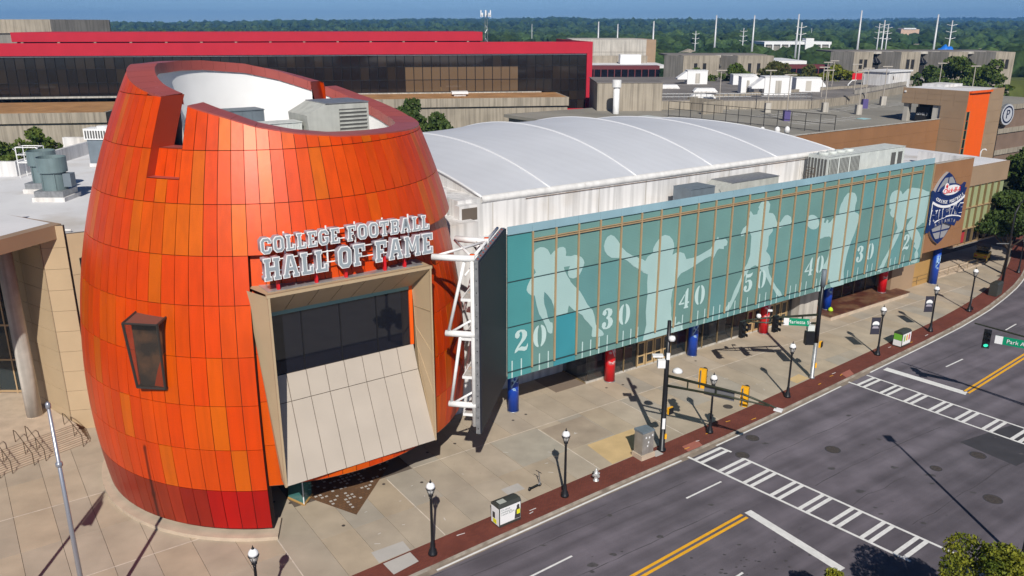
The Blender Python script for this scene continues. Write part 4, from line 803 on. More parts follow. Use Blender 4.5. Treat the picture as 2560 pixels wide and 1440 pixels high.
# ------------------------------------------------------------------ brown corner block, logo sign, glazed wing
blk = empty('brown_corner_block', W(55, 0, 0), 'brown panelled corner block carrying the round ended blue sign', 'building')
BO = Vector(blk.location)
def bb_(name, mt, args, parent=blk, o=BO):
    b = MB(); u0, u1, n0, n1, z0, z1 = args; b.obox(W(u0, n0, z0) - o, U * (u1 - u0), N * (n1 - n0), Z * (z1 - z0)); return b.build(name, mt, parent)
bb_('joint_backing', M_['seam'], (50.75, 58.98, 2.03, 2.06, 4.95, 14.38))
for i in range(4):
    for j in range(5):
        u0, z0 = 50.74 + i * 2.065, 4.95 + j * 1.89
        b = MB(); b.obox(W(u0 + .008, 2.06, z0 + .008) - BO, U * 2.049, N * .04, Z * 1.874); b.build('panel', M_['brown'], blk)
bb_('parapet_inner', M_['white'], (50.8, 59.0, 1.65, 2.02, 4.95, 14.42)); bb_('side_face', M_['brown'], (58.99, 59.04, -4, 2.05, 4.95, 14.4)); bb_('roof', M_['white_roof'], (50.7, 58.6, -4, 1.65, 13.02, 13.1)); bb_('parapet_inner', M_['white'], (58.6, 59.0, -4, 1.6, 12.9, 14.42)); bb_('coping', M_['conc_pale'], (50.74, 59.02, 1.6, 2.12, 14.42, 14.46))
bb_('underside', M_['ochre'], (50.9, 58.9, -3.7, 2.0, 4.9, 4.94))
wng = empty('glazed_wing', W(66, 0, 0), 'tan wing with two storeys of green glass beyond the brown corner', 'building'); WO = Vector(wng.location)
WN_ = 1.2; u0w, u1w = 59.1, 69.2
bb_('parapet', M_['taupe'], (u0w, u1w, -14, WN_, 10.95, 13.1), wng, WO); bb_('roof', M_['white_roof'], (u0w + .2, u1w - .2, -13.5, WN_ - .3, 12.6, 13.13), wng, WO); bb_('core', M_['blackish'], (u0w, u1w - .1, -14, WN_ - .5, 4.2, 10.95), wng, WO)
for i in range(7):
    for j, (z0, z1) in enumerate(((8.5, 10.9), (6.05, 8.4))):
        u0 = u0w + i * 1.44
        bb_('pane', M_['blind_green'], (u0 + .28 if i else u0, u0 + 1.4, WN_ - .3, WN_ - .25, z0, z1), wng, WO)
    bb_('pane', M_['glass_dark'], (u0w + i * 1.44 + .04, u0w + i * 1.44 + 1.4, WN_ - .3, WN_ - .25, 4.3, 5.95), wng, WO)
    bb_('mullion', M_['bronze_dk'], (u0w + i * 1.44 - .05, u0w + i * 1.44 + .05, WN_ - .3, WN_ - .02, 4.2, 10.95), wng, WO)
for z in (10.9, 8.4, 5.95, 4.2): bb_('transom', M_['bronze'], (u0w, u1w, WN_ - .3, WN_ - .05, z, z + .1), wng, WO)
bb_('red_display', M_['inner_red'], (u0w + .1, u0w + 2.9, WN_ - .24, WN_ - .22, 4.4, 5.6), wng, WO)
bb_('underside', M_['conc_grey'], (u0w, u1w, -10, WN_ - .1, 4.05, 4.18), wng, WO); bb_('rear_wall', M_['blackish'], (58, u1w, -14, -10, 0, 4.1), wng, WO)
b = MB(); b.tube([W(68.7, -2, 13.1) - WO, W(68.7, -2, 13.8) - WO, W(68.75, -1.85, 14.05) - WO, W(68.85, -1.6, 14.1) - WO, W(68.9, -1.5, 13.95) - WO], .06, 8); b.build('vent_pipe', M_['white_metal'], wng, True)
lg = empty('logo_sign', W(53.6, 2.12, 9.6), 'navy football shaped sign with banner lettering on the brown wall', 'sign')
LO = W(53.6, 2.12, 9.6)
def lens(hw, hh, n=24):
    rr = (hh * hh + hw * hw) / (2 * hw); x = lambda z: math.sqrt(max(0, rr * rr - z * z)) - (rr - hw)
    return [(x(lerp(-hh, hh, i / n)), lerp(-hh, hh, i / n)) for i in range(n)] + [(-x(lerp(hh, -hh, i / n)), lerp(hh, -hh, i / n)) for i in range(n)]
LX = lambda z: math.sqrt(4.1 ** 2 - z * z) - 1.75
def lp(name, poly, n0, n1, mt, mside=None, parent=lg):
    b = MB(); b.prism(poly, N * n0, U, Z, N * (n1 - n0), 0, 0 if mside is None else 1); return b.build(name, [mt] + ([mside] if mside else []), parent)
lp('rim_plate', lens(2.65, 3.85), 0, .3, M_['logo_blue'], M_['logo_silver']); lp('blue_plate', lens(2.48, 3.68), .3, .36, M_['logo_blue']); 
cut = lambda pl, z0, z1: [(x, z) for x, z in pl if z0 <= z <= z1]
for sx in (-1, 1):
    top = [(sx * .12, 2.0), (sx * .12, 3.3)] + [(sx * max(.14, LX(t)), t) for t in (3.3, 2.9, 2.4, 2.0)]; lp('silver_lace', top, .36, .39, M_['logo_silver'])
    for z0, z1 in ((-2.3, -1.6), (-3.2, -2.5)):
        pl = [(sx * .12, z0), (sx * .12, z1)] + [(sx * max(.15, LX(t)), t) for t in (z1, (z0 + z1) / 2, z0)]; lp('silver_lace', pl, .36, .39, M_['logo_silver'])
ban = [(-3.0, 2.25), (-2.75, 2.05), (-2.4, 1.9), (0, 1.75), (2.3, 2.0), (3.2, 2.5), (3.05, 2.0), (3.55, 1.9), (3.3, 1.3), (3.3, -1.45), (2.9, -1.7), (2.6, -1.5), (2.2, -2.1), (0, -1.45), (-2.2, -1.8), (-3.05, -2.2), (-2.9, -1.2)]
lp('banner', ban, .36, .62, M_['logo_blue'])
arc = lambda z0, sag, x0, x1, t, n=12: [(lerp(x0, x1, i / n), z0 + sag * (1 - (2 * i / n - 1) ** 2)) for i in range(n + 1)] + [(lerp(x1, x0, i / n), z0 - t + sag * (1 - (2 * i / n - 1) ** 2)) for i in range(n + 1)]
lp('white_arc', arc(1.15, -.75, -2.95, 3.3, .26), .62, .66, M_['sign_white']); lp('white_arc', arc(-1.15, .4, -2.0, 3.2, .12), .62, .66, M_['sign_white']); lp('white_edge', [(-3.0, 1.0), (-2.9, 1.0), (-2.85, -1.35), (-2.95, -1.35)], .62, .65, M_['sign_white'])
b = MB(); 
lp('oval_plate', [(1.95 * math.cos(R(a)) + .3, .72 * math.sin(R(a)) + 1.95) for a in range(0, 360, 15)], .36, .66, M_['logo_blue'])
lp('oval_plate', [(1.7 * math.cos(R(a)) + .3, .52 * math.sin(R(a)) + 2.0) for a in range(0, 360, 15)], .66, .7, M_['sign_white'])
lp('oval_plate', [(.38 * math.cos(R(a)) - .75, .4 * math.sin(R(a)) + 2.42) for a in range(0, 360, 20)], .66, .705, M_['sign_white'])
place_text('brand_lettering', 'Chick-fil-A', .78, M_['red'], U * .32 + Z * 1.95 + N * .72, U, Z, lg, .015, .25)
b = MB(); b.prism([(-.95, 2.4), (-.62, 2.28), (-.55, 2.6), (-.68, 2.5), (-.76, 2.75), (-.85, 2.52), (-.98, 2.62)], N * .706, U, Z, N * .03); b.build('red_crest', M_['red'], lg)
def arc_text(s, size, x0, x1, z0, sag, mt, nn, depth=.02):
    for i, ch in enumerate(s):
        if ch == ' ': continue
        t = (i + .5) / len(s); x = lerp(x0, x1, t); z = z0 + sag * (1 - (2 * t - 1) ** 2); sl = -sag * 4 * (2 * t - 1) / (x1 - x0); ax = (U + Z * sl).normalized(); place_text('sign_letter', ch, size, mt, U * x + Z * z + N * nn, ax, N.cross(ax), lg, depth, 0, 1.0)
arc_text('COLLEGE FOOTBALL', .5, -2.4, 3.0, 1.35, -.62, M_['sign_white'], .65)
arc_text('HALL', 1.66, -2.85, -.05, -.42, -.12, M_['sign_white'], .635, .01); arc_text('FAME', 1.66, .6, 3.3, -.3, .05, M_['sign_white'], .635, .01); arc_text('OF', .5, -.05, .65, -.2, 0, M_['logo_silver'], .64, .01)
arc_text('HALL', 1.4, -2.85, -.05, -.42, -.12, M_['logo_blue'], .66, .012); arc_text('FAME', 1.4, .6, 3.3, -.3, .05, M_['logo_blue'], .66, .012)
arc_text('ATLANTA', .52, -2.0, 2.3, -1.62, .3, M_['logo_silver'], .64)
# ------------------------------------------------------------------ roof plant on the hall and inside the rotunda
def ac_box(name, label, u0, u1, n0, n1, z0, z1, body, slant=0.0, louvre=(), fans=0, ribs=0, grp=None):
    o = Vector(W((u0 + u1) / 2, (n0 + n1) / 2, z0)); t = empty(name, o, label, 'air unit', grp); f = lambda u, n, z: W(u, n, z) - o
    b = MB(); b.prism([(u0 - slant * .0, z0), (u1, z0), (u1, z1), (u0 + slant, z1), (u0 - slant * .35, z1 - slant * .7)] if slant else [(u0, z0), (u1, z0), (u1, z1), (u0, z1)], W(0, n0, 0) - o, U, Z, N * (n1 - n0)); b.build('casing', body, t)
    b = MB(); b.obox(f(u0 + slant, n0 - .04, z1 + .003), U * (u1 - u0 - slant + .03), N * (n1 - n0 + .1), Z * .05); b.build('lid', M_['galv'] if slant else body, t)
    for (a, c, zl, zh) in louvre:
        lo = MB(); lo.obox(f(a, n1 + .005, zl), U * (c - a), N * .02, Z * (zh - zl)); q = lo.build('louvre', M_['louvre'], t)
        k = 14
        for i in range(k): sl = MB(); sl.obox(f(a, n1 + .03, zl + (zh - zl) * (i + .2) / k), U * (c - a), N * .04, Z * ((zh - zl) / k * .45)); sl.build('slat', body, q)
    for i in range(fans): b = MB(); uu = u0 + .7 + i * 1.35; b.lathe([(.5, z1), (.5, z1 + .28), (.42, z1 + .3)], W(uu, (n0 + n1) / 2, 0) - o, 14); b.build('fan_cowl', body, t, True)
    for i in range(ribs): b = MB(); uu = lerp(u0 + .3, u1 - .2, i / max(1, ribs - 1)); b.obox(f(uu, n1 + .002, z0), U * .04, N * .025, Z * (z1 - z0)); b.build('seam_rib', body, t)
    return t
ac_box('rooftop_unit', 'dark grey rooftop unit behind the middle of the glass wall', 18.5, 21.4, -2.6, -.6, 13.0, 14.95, M_['ac_grey'])
ac_box('rooftop_unit', 'long low hooded rooftop unit with a ribbed lid behind the glass wall', 22.2, 30.2, -3.2, -.9, 13.0, 14.9, M_['ac'], 1.6, ribs=4)
big = ac_box('rooftop_unit', 'big pale rooftop chiller with vertical louvres at the far end of the glass wall', 37.6, 50.6, -3.3, -1.0, 13.0, 15.95, M_['ac_pale'], fans=4, ribs=9)
o_ = Vector(big.location)
for i in range(3):
    for k in range(7): b = MB(); b.obox(W(37.7 + i * 1.75 + k * .22, -.995, 13.2) - o_, U * .1, N * .03, Z * 2.5); b.build('louvre', M_['louvre'], big)
for k in range(6): b = MB(); b.obox(W(37.55, -3.2 + k * .36, 13.2) - o_, U * .04, N * .2, Z * 2.5); b.build('louvre', M_['louvre'], big)
for k in range(2): b = MB(); b.obox(W(48.2 + k * 1.2, -.99, 14.0) - o_, U * .75, N * .03, Z * 1.5); b.build('louvre', M_['louvre'], big)
b = MB(); q = [W(36.2, -2.4, 13), W(36.2, -2.4, 14.6), W(37.3, -2.4, 15), W(37.3, -2.4, 13)]
gr = empty('roof_ladder', W(36.7, -2.4, 13), 'rusty guard rail of a roof ladder beside the big chiller', 'railing'); go_ = Vector(gr.location)
for z in (13.6, 14.2, 14.75): b = MB(); b.tube([W(36, -2.2, z - .1) - go_, W(37.3, -2.2, z) - go_, W(37.3, -3.2, z) - go_], .03, 6); b.build('rail', M_['bark'], gr)
for u in (36, 37.3): b = MB(); b.tube([W(u, -2.2, 13) - go_, W(u, -2.2, 14.8) - go_], .03, 6); b.build('rail_post', M_['bark'], gr)
def pt(uo, no): return uo
# units inside the rotunda
uc, nc = (Vector((-11.6, 53.6, 0)) - C0).dot(U), (Vector((-11.6, 53.6, 0)) - C0).dot(N)
t = ac_box('rooftop_unit', 'large beige rooftop unit with slatted face inside the rotunda', uc - 1.9, uc + 1.9, nc - 1.6, nc + 1.6, 18.9, 23.35, M_['ac'], .9, louvre=((uc - .1, uc + 1.75, 19.6, 23.0),))
uc, nc = (Vector((-17.6, 54.5, 0)) - C0).dot(U), (Vector((-17.6, 54.5, 0)) - C0).dot(N)
ac_box('rooftop_unit', 'slate grey rooftop unit by the white inner wall of the rotunda', uc - 1.2, uc + 1.2, nc - .9, nc + .9, 18.9, 22.75, M_['ac_grey'], ribs=4)
uc, nc = (Vector((-14.3, 51.2, 0)) - C0).dot(U), (Vector((-14.3, 51.2, 0)) - C0).dot(N)
ac_box('rooftop_unit', 'low pale condenser peeping over the front rim of the rotunda', uc - 1.2, uc + 1.2, nc - .7, nc + .7, 18.9, 22.3, M_['ac_pale'], ribs=6)
# ------------------------------------------------------------------ left entrance wing with canopy, stairs and roof
lw = empty('entrance_wing', (-34, 57, 0), 'tan panelled entrance wing with deep canopy left of the rotunda', 'building'); lo_ = Vector((-34, 57, 0))
def wall_panels(p, q, z0, z1, nx, nz, mt, parent, o, back=True):
    p, q = Vector(p), Vector(q); d = (q - p); nn = Vector((d.y, -d.x, 0)).normalized()
    if back: b = MB(); b.obox(p - nn * .3 + Z * z0 - o, d, nn * .27, Z * (z1 - z0)); b.build('wall_core', M_['joint'], parent)
    for i in range(nx):
        for j in range(nz):
            a = p + d * (i / nx) + Z * lerp(z0, z1, j / nz) - o; b = MB(); b.obox(a + d.normalized() * .012 - nn * .03 + Z * .012, d * (1 / nx) - d.normalized() * .024, nn * .05, Z * ((z1 - z0) / nz - .024)); b.build('panel', mt, parent)
wall_panels((-37.2, 57.6, 0), (-31.9, 53.9, 0), 0, 15.1, 2, 10, M_['tan'], lw, lo_); wall_panels((-31.85, 53.9, 0), (-30.3, 54.2, 0), 0, 15.1, 1, 10, M_['tan'], lw, lo_); wall_panels((-30.2, 54.25, 0), (-25.5, 57, 0), 0, 14.5, 2, 5, M_['tan'], lw, lo_)
b = MB(); b.box(-29.6 - -34, -29.0 - -34, 54.3 - 57, 54.6 - 57, 9.0, 12.8); b.build('slit_window', M_['glass_dark'], lw)
can = [(-30.6, 54.6), (-34.6, 43), (-54, 47), (-54, 62), (-37, 58)]
b = MB(); b.prism([(x + 34, y - 57) for x, y in can], (0, 0, 14.2), (1, 0, 0), (0, 1, 0), (0, 0, .95)); b.build('canopy', M_['taupe'], lw)
b = MB(); b.prism([(x + 34, y - 57) for x, y in [(-31.4, 54.7), (-35.1, 43.6), (-53.6, 47.4), (-53.6, 61.6), (-37, 58)]], (0, 0, 15.16), (1, 0, 0), (0, 1, 0), (0, 0, .01)); b.build('canopy_roof', M_['white_roof'], lw)
b = MB(); b.prism([(x + 34, y - 57) for x, y in [(-72, 57.5), (-37.3, 57.5), (-31.5, 54.2), (-30.2, 54.6), (-24, 58.2), (-18, 66), (-18, 100), (-72, 100)]], (0, 0, 13.2), (1, 0, 0), (0, 1, 0), (0, 0, .8)); b.build('roof', M_['white_roof'], lw)
b = MB(); b.box(-72 + 34, -48 + 34, 79.5 - 57, 80 - 57, 14, 15.4); b.build('parapet', M_['white'], lw); b = MB(); b.box(-52 + 34, -20 + 34, 96 - 57, 96.5 - 57, 14, 15.6); b.build('parapet', M_['white'], lw)
b = MB(); b.box(-48.4 + 34, -48 + 34, 80 - 57, 96 - 57, 14, 15.4); b.build('parapet', M_['white'], lw)
b = MB(); b.tube([Vector((-36.0, 55.5, 14.35)) - lo_ + Z * 0, Vector((-31.2, 56.8, 14.15)) - lo_], .09, 6); b.build('roof_pipe', M_['white'], lw)
wall_panels((-60, 58.4, 0), (-37.2, 58.4, 0), .9, 14, 1, 1, M_['blackish'], lw, lo_)
for i in range(6): b = MB(); b.box(-41.2 + i * 1.4 - 2.5 + 34, -39.9 + i * 1.4 - 2.5 + 34, 1.2, 1.26, 1.1, 8.5); b.build('pane', M_['glass_clear'], lw); b = MB(); b.box(-41.3 + i * 1.4 - 2.5 + 34, -41.2 + i * 1.4 - 2.5 + 34, 1.15, 1.35, .9, 9); b.build('mullion', M_['bronze'], lw)
for z in (1.0, 3.6, 6.4): b = MB(); b.box(-44 + 34, -34.8 + 34, 1.16, 1.32, z, z + .14); b.build('transom', M_['bronze'], lw)
t = empty('entrance_column', (-34.75, 54.35, .9), 'tall round weathered concrete column under the entrance canopy', 'column'); b = MB(); b.lathe([(.52, 0), (.52, 4.2), (.515, 4.22), (.515, 8.4), (.52, 8.42), (.52, 13.3)], (0, 0, 0), 24); b.build('shaft', M_['column'], t, True); b = MB(); b.lathe([(.56, 0), (.56, .05)], (0, 0, 0), 24); b.build('base_ring', M_['plinth'], t)
# stairs and landing
M_['rail_brown'] = mat('rail_brown', (.10, .07, .045), .5, metal=.3); M_['nosing'] = mat('step_nosing', (.26, .2, .145), .85)
SS = Vector((.617, .787, 0)); SA = Vector((-.787, .617, 0)); SB = Vector((-29.75, 52.0, 0))
st = empty('entrance_steps', SB, 'wide pale concrete entrance steps rising to the left', 'steps')
for i in range(6): b = MB(); b.obox(SA * (.33 * i) - SS * 16, SS * 16, SA * (12 - .33 * i if i == 5 else .35), Z * (.15 * (i + 1))); b.build('step', M_['plinth'], st); b = MB(); b.obox(SA * (.33 * i + .005) - SS * 16 + Z * (.15 * (i + 1) + .003), SS * 16, SA * .09, Z * .004); b.build('nosing', M_['nosing'], st); b = MB(); b.obox(SA * (.33 * i - .006) - SS * 16 + Z * (.15 * i + .01), SS * 16, SA * .004, Z * .05); b.build('riser_foot', M_['nosing'], st)
for k, off in enumerate((0.6, 3.1, 5.2, 7.4, 9.4)):
    h = empty('handrail', SB - SS * off, ['bronze handrail against the tan wall on the entrance steps', 'bronze handrail pair just behind the flagpole on the steps', 'second bronze handrail pair left of the flagpole', 'third bronze handrail pair left of the flagpole', 'leftmost bronze handrail cut by the picture edge'][k], 'handrail', 'handrails on the entrance steps')
    for s in ((0,) if k == 0 else (0, .75)):
        b = MB(); P = [SA * -.35 - SS * s + Z * .02, SA * -.35 - SS * s + Z * .9, SA * 1.8 - SS * s + Z * 1.8, SA * 2.2 - SS * s + Z * 1.8, SA * 2.2 - SS * s + Z * .92]; b.tube(P, .028, 6); b.build('rail', M_['rail_brown'], h)
        b = MB(); b.tube([SA * .8 - SS * s + Z * .45, SA * .8 - SS * s + Z * 1.38], .025, 6); b.build('rail_post', M_['rail_brown'], h)
# roof fans, cabinet, ladder on the left roof
def roof_fan(loc, label):
    t = empty('roof_fan', loc, label, 'fan', 'grey fan stacks on the white left roof'); b = MB(); b.box(-1.35, 1.35, -1.35, 1.35, 0, .35); b.build('kerb', M_['white'], t); b = MB(); b.box(-1.2, 1.2, -1.2, 1.2, .35, .85); b.build('base', M_['galv'], t)
    b = MB(); b.lathe([(.98, .85), (.98, 2.3), (1.15, 2.32), (1.15, 3.55), (1.1, 3.56), (1.05, 2.4), (.2, 2.3)], (0, 0, 0), 32); b.build('stack', M_['fan'], t); b = MB(); b.box(.95, 1.6, -.4, .4, 1.1, 2.2); b.build('motor_box', M_['ac_grey'], t)
    for a in range(0, 360, 60): b = MB(); b.obox((math.cos(R(a)) * .98, math.sin(R(a)) * .98, .85), (math.cos(R(a)) * .07, math.sin(R(a)) * .07, 0), (-math.sin(R(a)) * .05, math.cos(R(a)) * .05, 0), (0, 0, 1.4)); b.build('rib', M_['fan'], t)
roof_fan((-38.4, 68.6, 14), 'nearer of two grey cylindrical fan stacks on the white roof'); roof_fan((-41.2, 72.2, 14), 'farther of two grey cylindrical fan stacks, half hidden by the nearer')
t = empty('rooftop_unit', (-42.2, 86, 14), 'grey rooftop unit with white top behind the fan stacks', 'air unit'); t.scale = (.66, .66, .66); b = MB(); b.box(-2.2, 2.4, -1.2, 1.2, .5, 4.2); b.build('casing', M_['ac_grey'], t); b = MB(); b.box(-2.5, 2.4, -1.4, 1.3, 4.2, 5.9); b.build('condenser', M_['white_metal'], t); b = MB(); b.box(-2.3, 2.4, -1.3, 1.3, 0, .5); b.build('kerb', M_['white'], t)
for i in range(9): b = MB(); b.box(-2.3 + i * .42, -2.05 + i * .42, -1.44, -1.4, 4.4, 5.6); b.build('louvre', M_['louvre'], t)
b = MB(); b.lathe([(.9, 5.9), (.9, 6.2)], (0, 0, 0), 14); b.build('fan_cowl', M_['white_metal'], t)
t = empty('roof_platform', (-46.2, 79.2, 14), 'white step over ladder by the roof parapet', 'ladder')
for x in (-1, 1):
    for y in (-.6, .6): b = MB(); b.tube([(x, y, 0), (x, y, 2.9)], .05, 6); b.build('leg', M_['white_metal'], t)
for z in (1.5, 2.2, 2.9): b = MB(); b.tube([(-1, -.6, z), (1, -.6, z), (1, .6, z), (-1, .6, z), (-1, -.6, z)], .045, 6); b.build('rail', M_['white_metal'], t)
b = MB(); b.box(-1, 1, -.6, .6, 1.4, 1.48); b.build('platform', M_['white_metal'], t); b = MB(); b.tube([(1, -.6, 1.4), (1.7, -1.3, 0)], .06, 6); b.tube([(1, .6, 1.4), (1.7, 1.3, 0)], .06, 6); b.build('stringer', M_['white_metal'], t)
t = empty('roof_camera_mast', (-37.1, 57.6, 15.1), 'dark camera mast on the canopy at the left edge', 'mast'); b = MB(); b.tube([(0, 0, 0), (0, 0, 1.9), (.15, 0, 2.0)], .09, 8); b.build('post', M_['black'], t); b = MB(); b.obox((-.1, -.3, 1.95), (.5, 0, .15), (0, .25, 0), (-.05, 0, .2)); b.build('camera_head', M_['black'], t)
for a in (0, 120, 240): b = MB(); b.tube([(0, 0, .6), (.6 * math.cos(R(a)), .6 * math.sin(R(a)), 0)], .04, 6); b.build('brace', M_['galv'], t)
# ------------------------------------------------------------------ parking garage and tower (street frame)
gar = empty('parking_deck', W(110, -50, 0), 'grey open parking deck with painted bays behind the vaulted hall', 'parking deck'); GO = Vector(gar.location)
def gb(name, mt, args, parent=gar, o=None):
    o = GO if o is None else o
    b = MB(); u0, u1, n0, n1, z0, z1 = args; b.obox(W(u0, n0, z0) - o, U * (u1 - u0), N * (n1 - n0), Z * (z1 - z0)); return b.build(name, mt, parent)
gb('deck_slab', M_['deck'], (62, 190, -92, -32.9, 10.4, 11.0)); gb('deck_body', M_['conc_grey'], (62.5, 189, -91, -33.2, 0, 10.4))
gb('ramp_wall', M_['conc'], (94, 100, -69.2, -68.8, 11, 13.4)); gb('ramp_wall', M_['conc'], (100, 164, -78.4, -78.0, 11, 13.6)); gb('ramp_wall', M_['conc'], (99.6, 100, -78.4, -69, 11, 13.5))
for i in range(22): gb('bay_line', M_['paint_white'], (104 + i * 2.7, 104.25 + i * 2.7, -76, -71, 11.004, 11.008))
for i in range(22): gb('bay_line', M_['paint_white'], (100 + i * 2.7, 100.25 + i * 2.7, -62, -57, 11.004, 11.008))
for i in range(8): gb('bay_line', M_['paint_white'], (96 + i * 2.7, 96.22 + i * 2.7, -50, -45.5, 11.004, 11.008))
gb('bay_line', mat('paint_cyan', (.35, .6, .62), .7), (112, 114.5, -47, -45, 11.004, 11.008))
wl = empty('garage_front_wall', W(95, -32.7, 0), 'long brown panel wall running along the parking deck to the tower', 'wall'); wo = Vector(wl.location)
gb('wall_core', M_['seam'], (72, 116, -33.1, -32.76, 0, 11.9), wl, wo); gb('coping', M_['conc_pale'], (72, 116, -33.15, -32.6, 11.95, 12.02), wl, wo)
for i in range(11):
    for j in range(5): gb('panel', M_['brown'], (72 + i * 4 + .01, 76 + i * 4 - .01, -32.76, -32.7, 2 + j * 1.99 + .01, 3.99 + j * 1.99 - .01), wl, wo)
tw = empty('garage_tower', W(120, -34, 0), 'taupe stair tower of the garage with an orange slot', 'tower'); to = Vector(tw.location)
def tb(name, mt, args, parent=tw): return gb(name, mt, args, parent, to)
# body in blocks, leaving the deck level opening on the far half of the left face
tb('body', M_['taupe'], (116.2, 128.5, -33.0, -28.45, 0, 17.0)); tb('body', M_['taupe'], (116.2, 128.5, -40.5, -33.0, 14.25, 17.0)); tb('body', M_['taupe'], (122, 128.5, -40.5, -33, 11, 14.25)); tb('body', M_['taupe'], (116.2, 128.5, -33.0, -32.6, 0, 11))
tb('back_room', M_['blackish'], (121.6, 121.9, -40, -33.1, 11, 14.2)); tb('pier', M_['conc_pale'], (116.6, 117.6, -40.2, -39.3, 11, 14.25)); tb('pier', M_['conc_pale'], (116.5, 117.2, -34.6, -33.1, 11, 14.25)); tb('sign_board', M_['blackish'], (117.4, 117.5, -38.2, -35.6, 11.1, 13.6))
place_text('level_lettering', 'LEVEL 3', .62, M_['sign_white'], W(117.38, -36.9, 12.4) - to, N, Z, tw)
for i in range(5):
    for j in range(3): tb('panel', M_['taupe'], (116.14, 116.2, -40.5 + i * 2.42 + .015, -38.08 + i * 2.42 - .015, 14.27 + j * .93 + .012, 15.2 + j * .93 - .012))
for j in range(6): tb('panel', M_['taupe'], (116.14, 116.2, -33.0 + .015, -28.45 - .015, 2.3 + j * 2.0 + .012, 4.3 + j * 2.0 - .012))
for j in range(7): tb('panel', M_['taupe'], (123.8, 128.5, -28.45, -28.4, 3.2 + j * 2.0 + .012, 5.2 + j * 2.0 - .012))
b = MB(); f = lambda u, z, d=0: W(u, -28.42 - d, z) - to
b.quad(f(117.6, 3), f(123.5, 3), f(123.5, 17.02), f(117.6, 17.02)); b.build('slot_back', M_['orange'], tw)
tb('slot_head', M_['orange'], (116.3, 123.6, -28.44, -28.0, 16.7, 17.02)); tb('slot_cheek', M_['orange'], (116.25, 117.5, -28.44, -28.38, 3, 17.0))
for j in range(6): tb('slit_pane', M_['glass_dark'], (116.3, 117.2, -28.37, -28.33, 4 + j * 1.6, 5.5 + j * 1.6))
b = MB(); [b.obox(W(u, -28.36, 3.9) - to, U * .08, N * .08, Z * 9.7) for u in (116.24, 117.2)]; b.build('slit_frame', M_['blind_green'], tw)
tb('roof', M_['white_roof'], (116.4, 128.3, -40.3, -28.7, 17.02, 17.06)); tb('parapet', M_['white'], (122.0, 128.3, -40.3, -36, 17.06, 17.5)); tb('light', M_['sign_white'], (116.0, 116.13, -40.1, -39.8, 16.2, 16.5))
gw = empty('garage_side_wall', W(150, -30, 0), 'brown grey garage wall with concrete band right of the tower', 'wall'); gwo = Vector(gw.location)
gb('wall_body', mat('garage_block', (.20, .135, .10), .8, var=.12, scale=.4, fine=.05), (128.6, 180, -33, -29.4, 0, 12.9), gw, gwo)
for z in (4.6, 8.6, 12.9): gb('concrete_band', M_['conc'], (128.6, 180, -29.4, -29.15, z, z + .9), gw, gwo)
ps = empty('parking_sign', W(131.3, -28.4, 12.2), 'round parking sign with a dark ring and letter P by the tower', 'sign'); pv = (Vector((0, 0, 0)) - W(131.3, -28.4, 0)); pv.z = 0; pv = (N * .9 + U * -.1).normalized(); px_ = Vector((-pv.y, pv.x, 0))
def dsk(nm, r, d0, d1, mt): b = MB(); k = 32; b.prism([(r * math.cos(2 * math.pi * j / k), r * math.sin(2 * math.pi * j / k)) for j in range(k)], pv * d0, px_, Z, pv * (d1 - d0)); return b.build(nm, mt, ps)
NV = mat('sign_navy', (.015, .022, .06), .4)
dsk('drum', 1.95, -.5, 0, M_['galv']); PF = mat('sign_grey', (.47, .48, .52), .5); dsk('face', 1.9, 0, .02, PF); dsk('ring', 1.6, .02, .04, NV); dsk('inner_face', 1.28, .04, .06, PF); place_text('letter', 'P', 2.3, NV, pv * .09 + px_ * -.03, px_, Z, ps, .02)
b = MB(); b.obox(px_ * -1.95 + Z * -9 - pv * .3, px_ * .16, pv * .16, Z * 9.2); b.build('post', M_['black'], ps)
# fence, vents, light poles, cabin on the deck
fe = empty('deck_fence', W(86, -52, 11), 'black mesh fence along the near edge of the parking deck', 'fence'); fo_ = Vector(fe.location)
A_, B_ = W(85.3, -69.6, 11), W(88.6, -35.2, 11)
FB = mat('fence_black', (.02, .02, .02), .6)
for i in range(14): b = MB(); p = A_.lerp(B_, i / 13) - fo_; b.tube([p, p + Z * 3.0], .06, 6); b.build('post', FB, fe)
for z in (.3, 1.6, 3.0): b = MB(); b.tube([A_ - fo_ + Z * z, B_ - fo_ + Z * z], .045, 6); b.build('rail', FB, fe)
for i, (u, n) in enumerate([(73.5, -37.6), (75.6, -36.4), (77.2, -35.8)]):
    t = empty('roof_vent', W(u, n, 11.0), ['left white capped roof vent beside the fence', 'middle white capped roof vent beside the fence', 'right white capped roof vent beside the fence'][i], 'vent', 'white capped vents behind the vault'); b = MB(); b.lathe([(.5, 0), (.3, .3), (.26, .9)], (0, 0, 0), 14); b.build('stem', M_['galv'], t, True); b = MB(); b.lathe([(.42, .9), (.42, 1.55), (.25, 1.85), (.05, 1.95)], (0, 0, 0), 14); b.build('cap', M_['white_metal'], t, True)
poles = [(107.9, -64.1, 1), (98.3, -52.1, 2), (118.2, -58, 0), (119.6, -51.3, 0), (128, -66, 0), (132, -58, 2), (150, -80.5, 0), (159, -85, 2), (100, -70, 0), (142, -60, 0), (160, -50, 0), (168, -62, 0), (146, -70, 1)]
pole_lab = ['tall deck light near the ramp wall start', 'deck light on a purple base nearest the vault', 'deck light on a plain base in the middle bays', 'deck light nearest the tower opening', 'deck light in the middle row of bays', 'deck light on a purple base in the middle row', 'deck light by the far ramp wall', 'deck light at the far left of the white cabin', 'deck light behind the mesh fence', 'deck light left of the tower roof', 'deck light showing over the tower roof', 'deck light right of the tower roof', 'deck light before the white cabin']
PG = mat('pole_grey', (.42, .38, .33), .6)
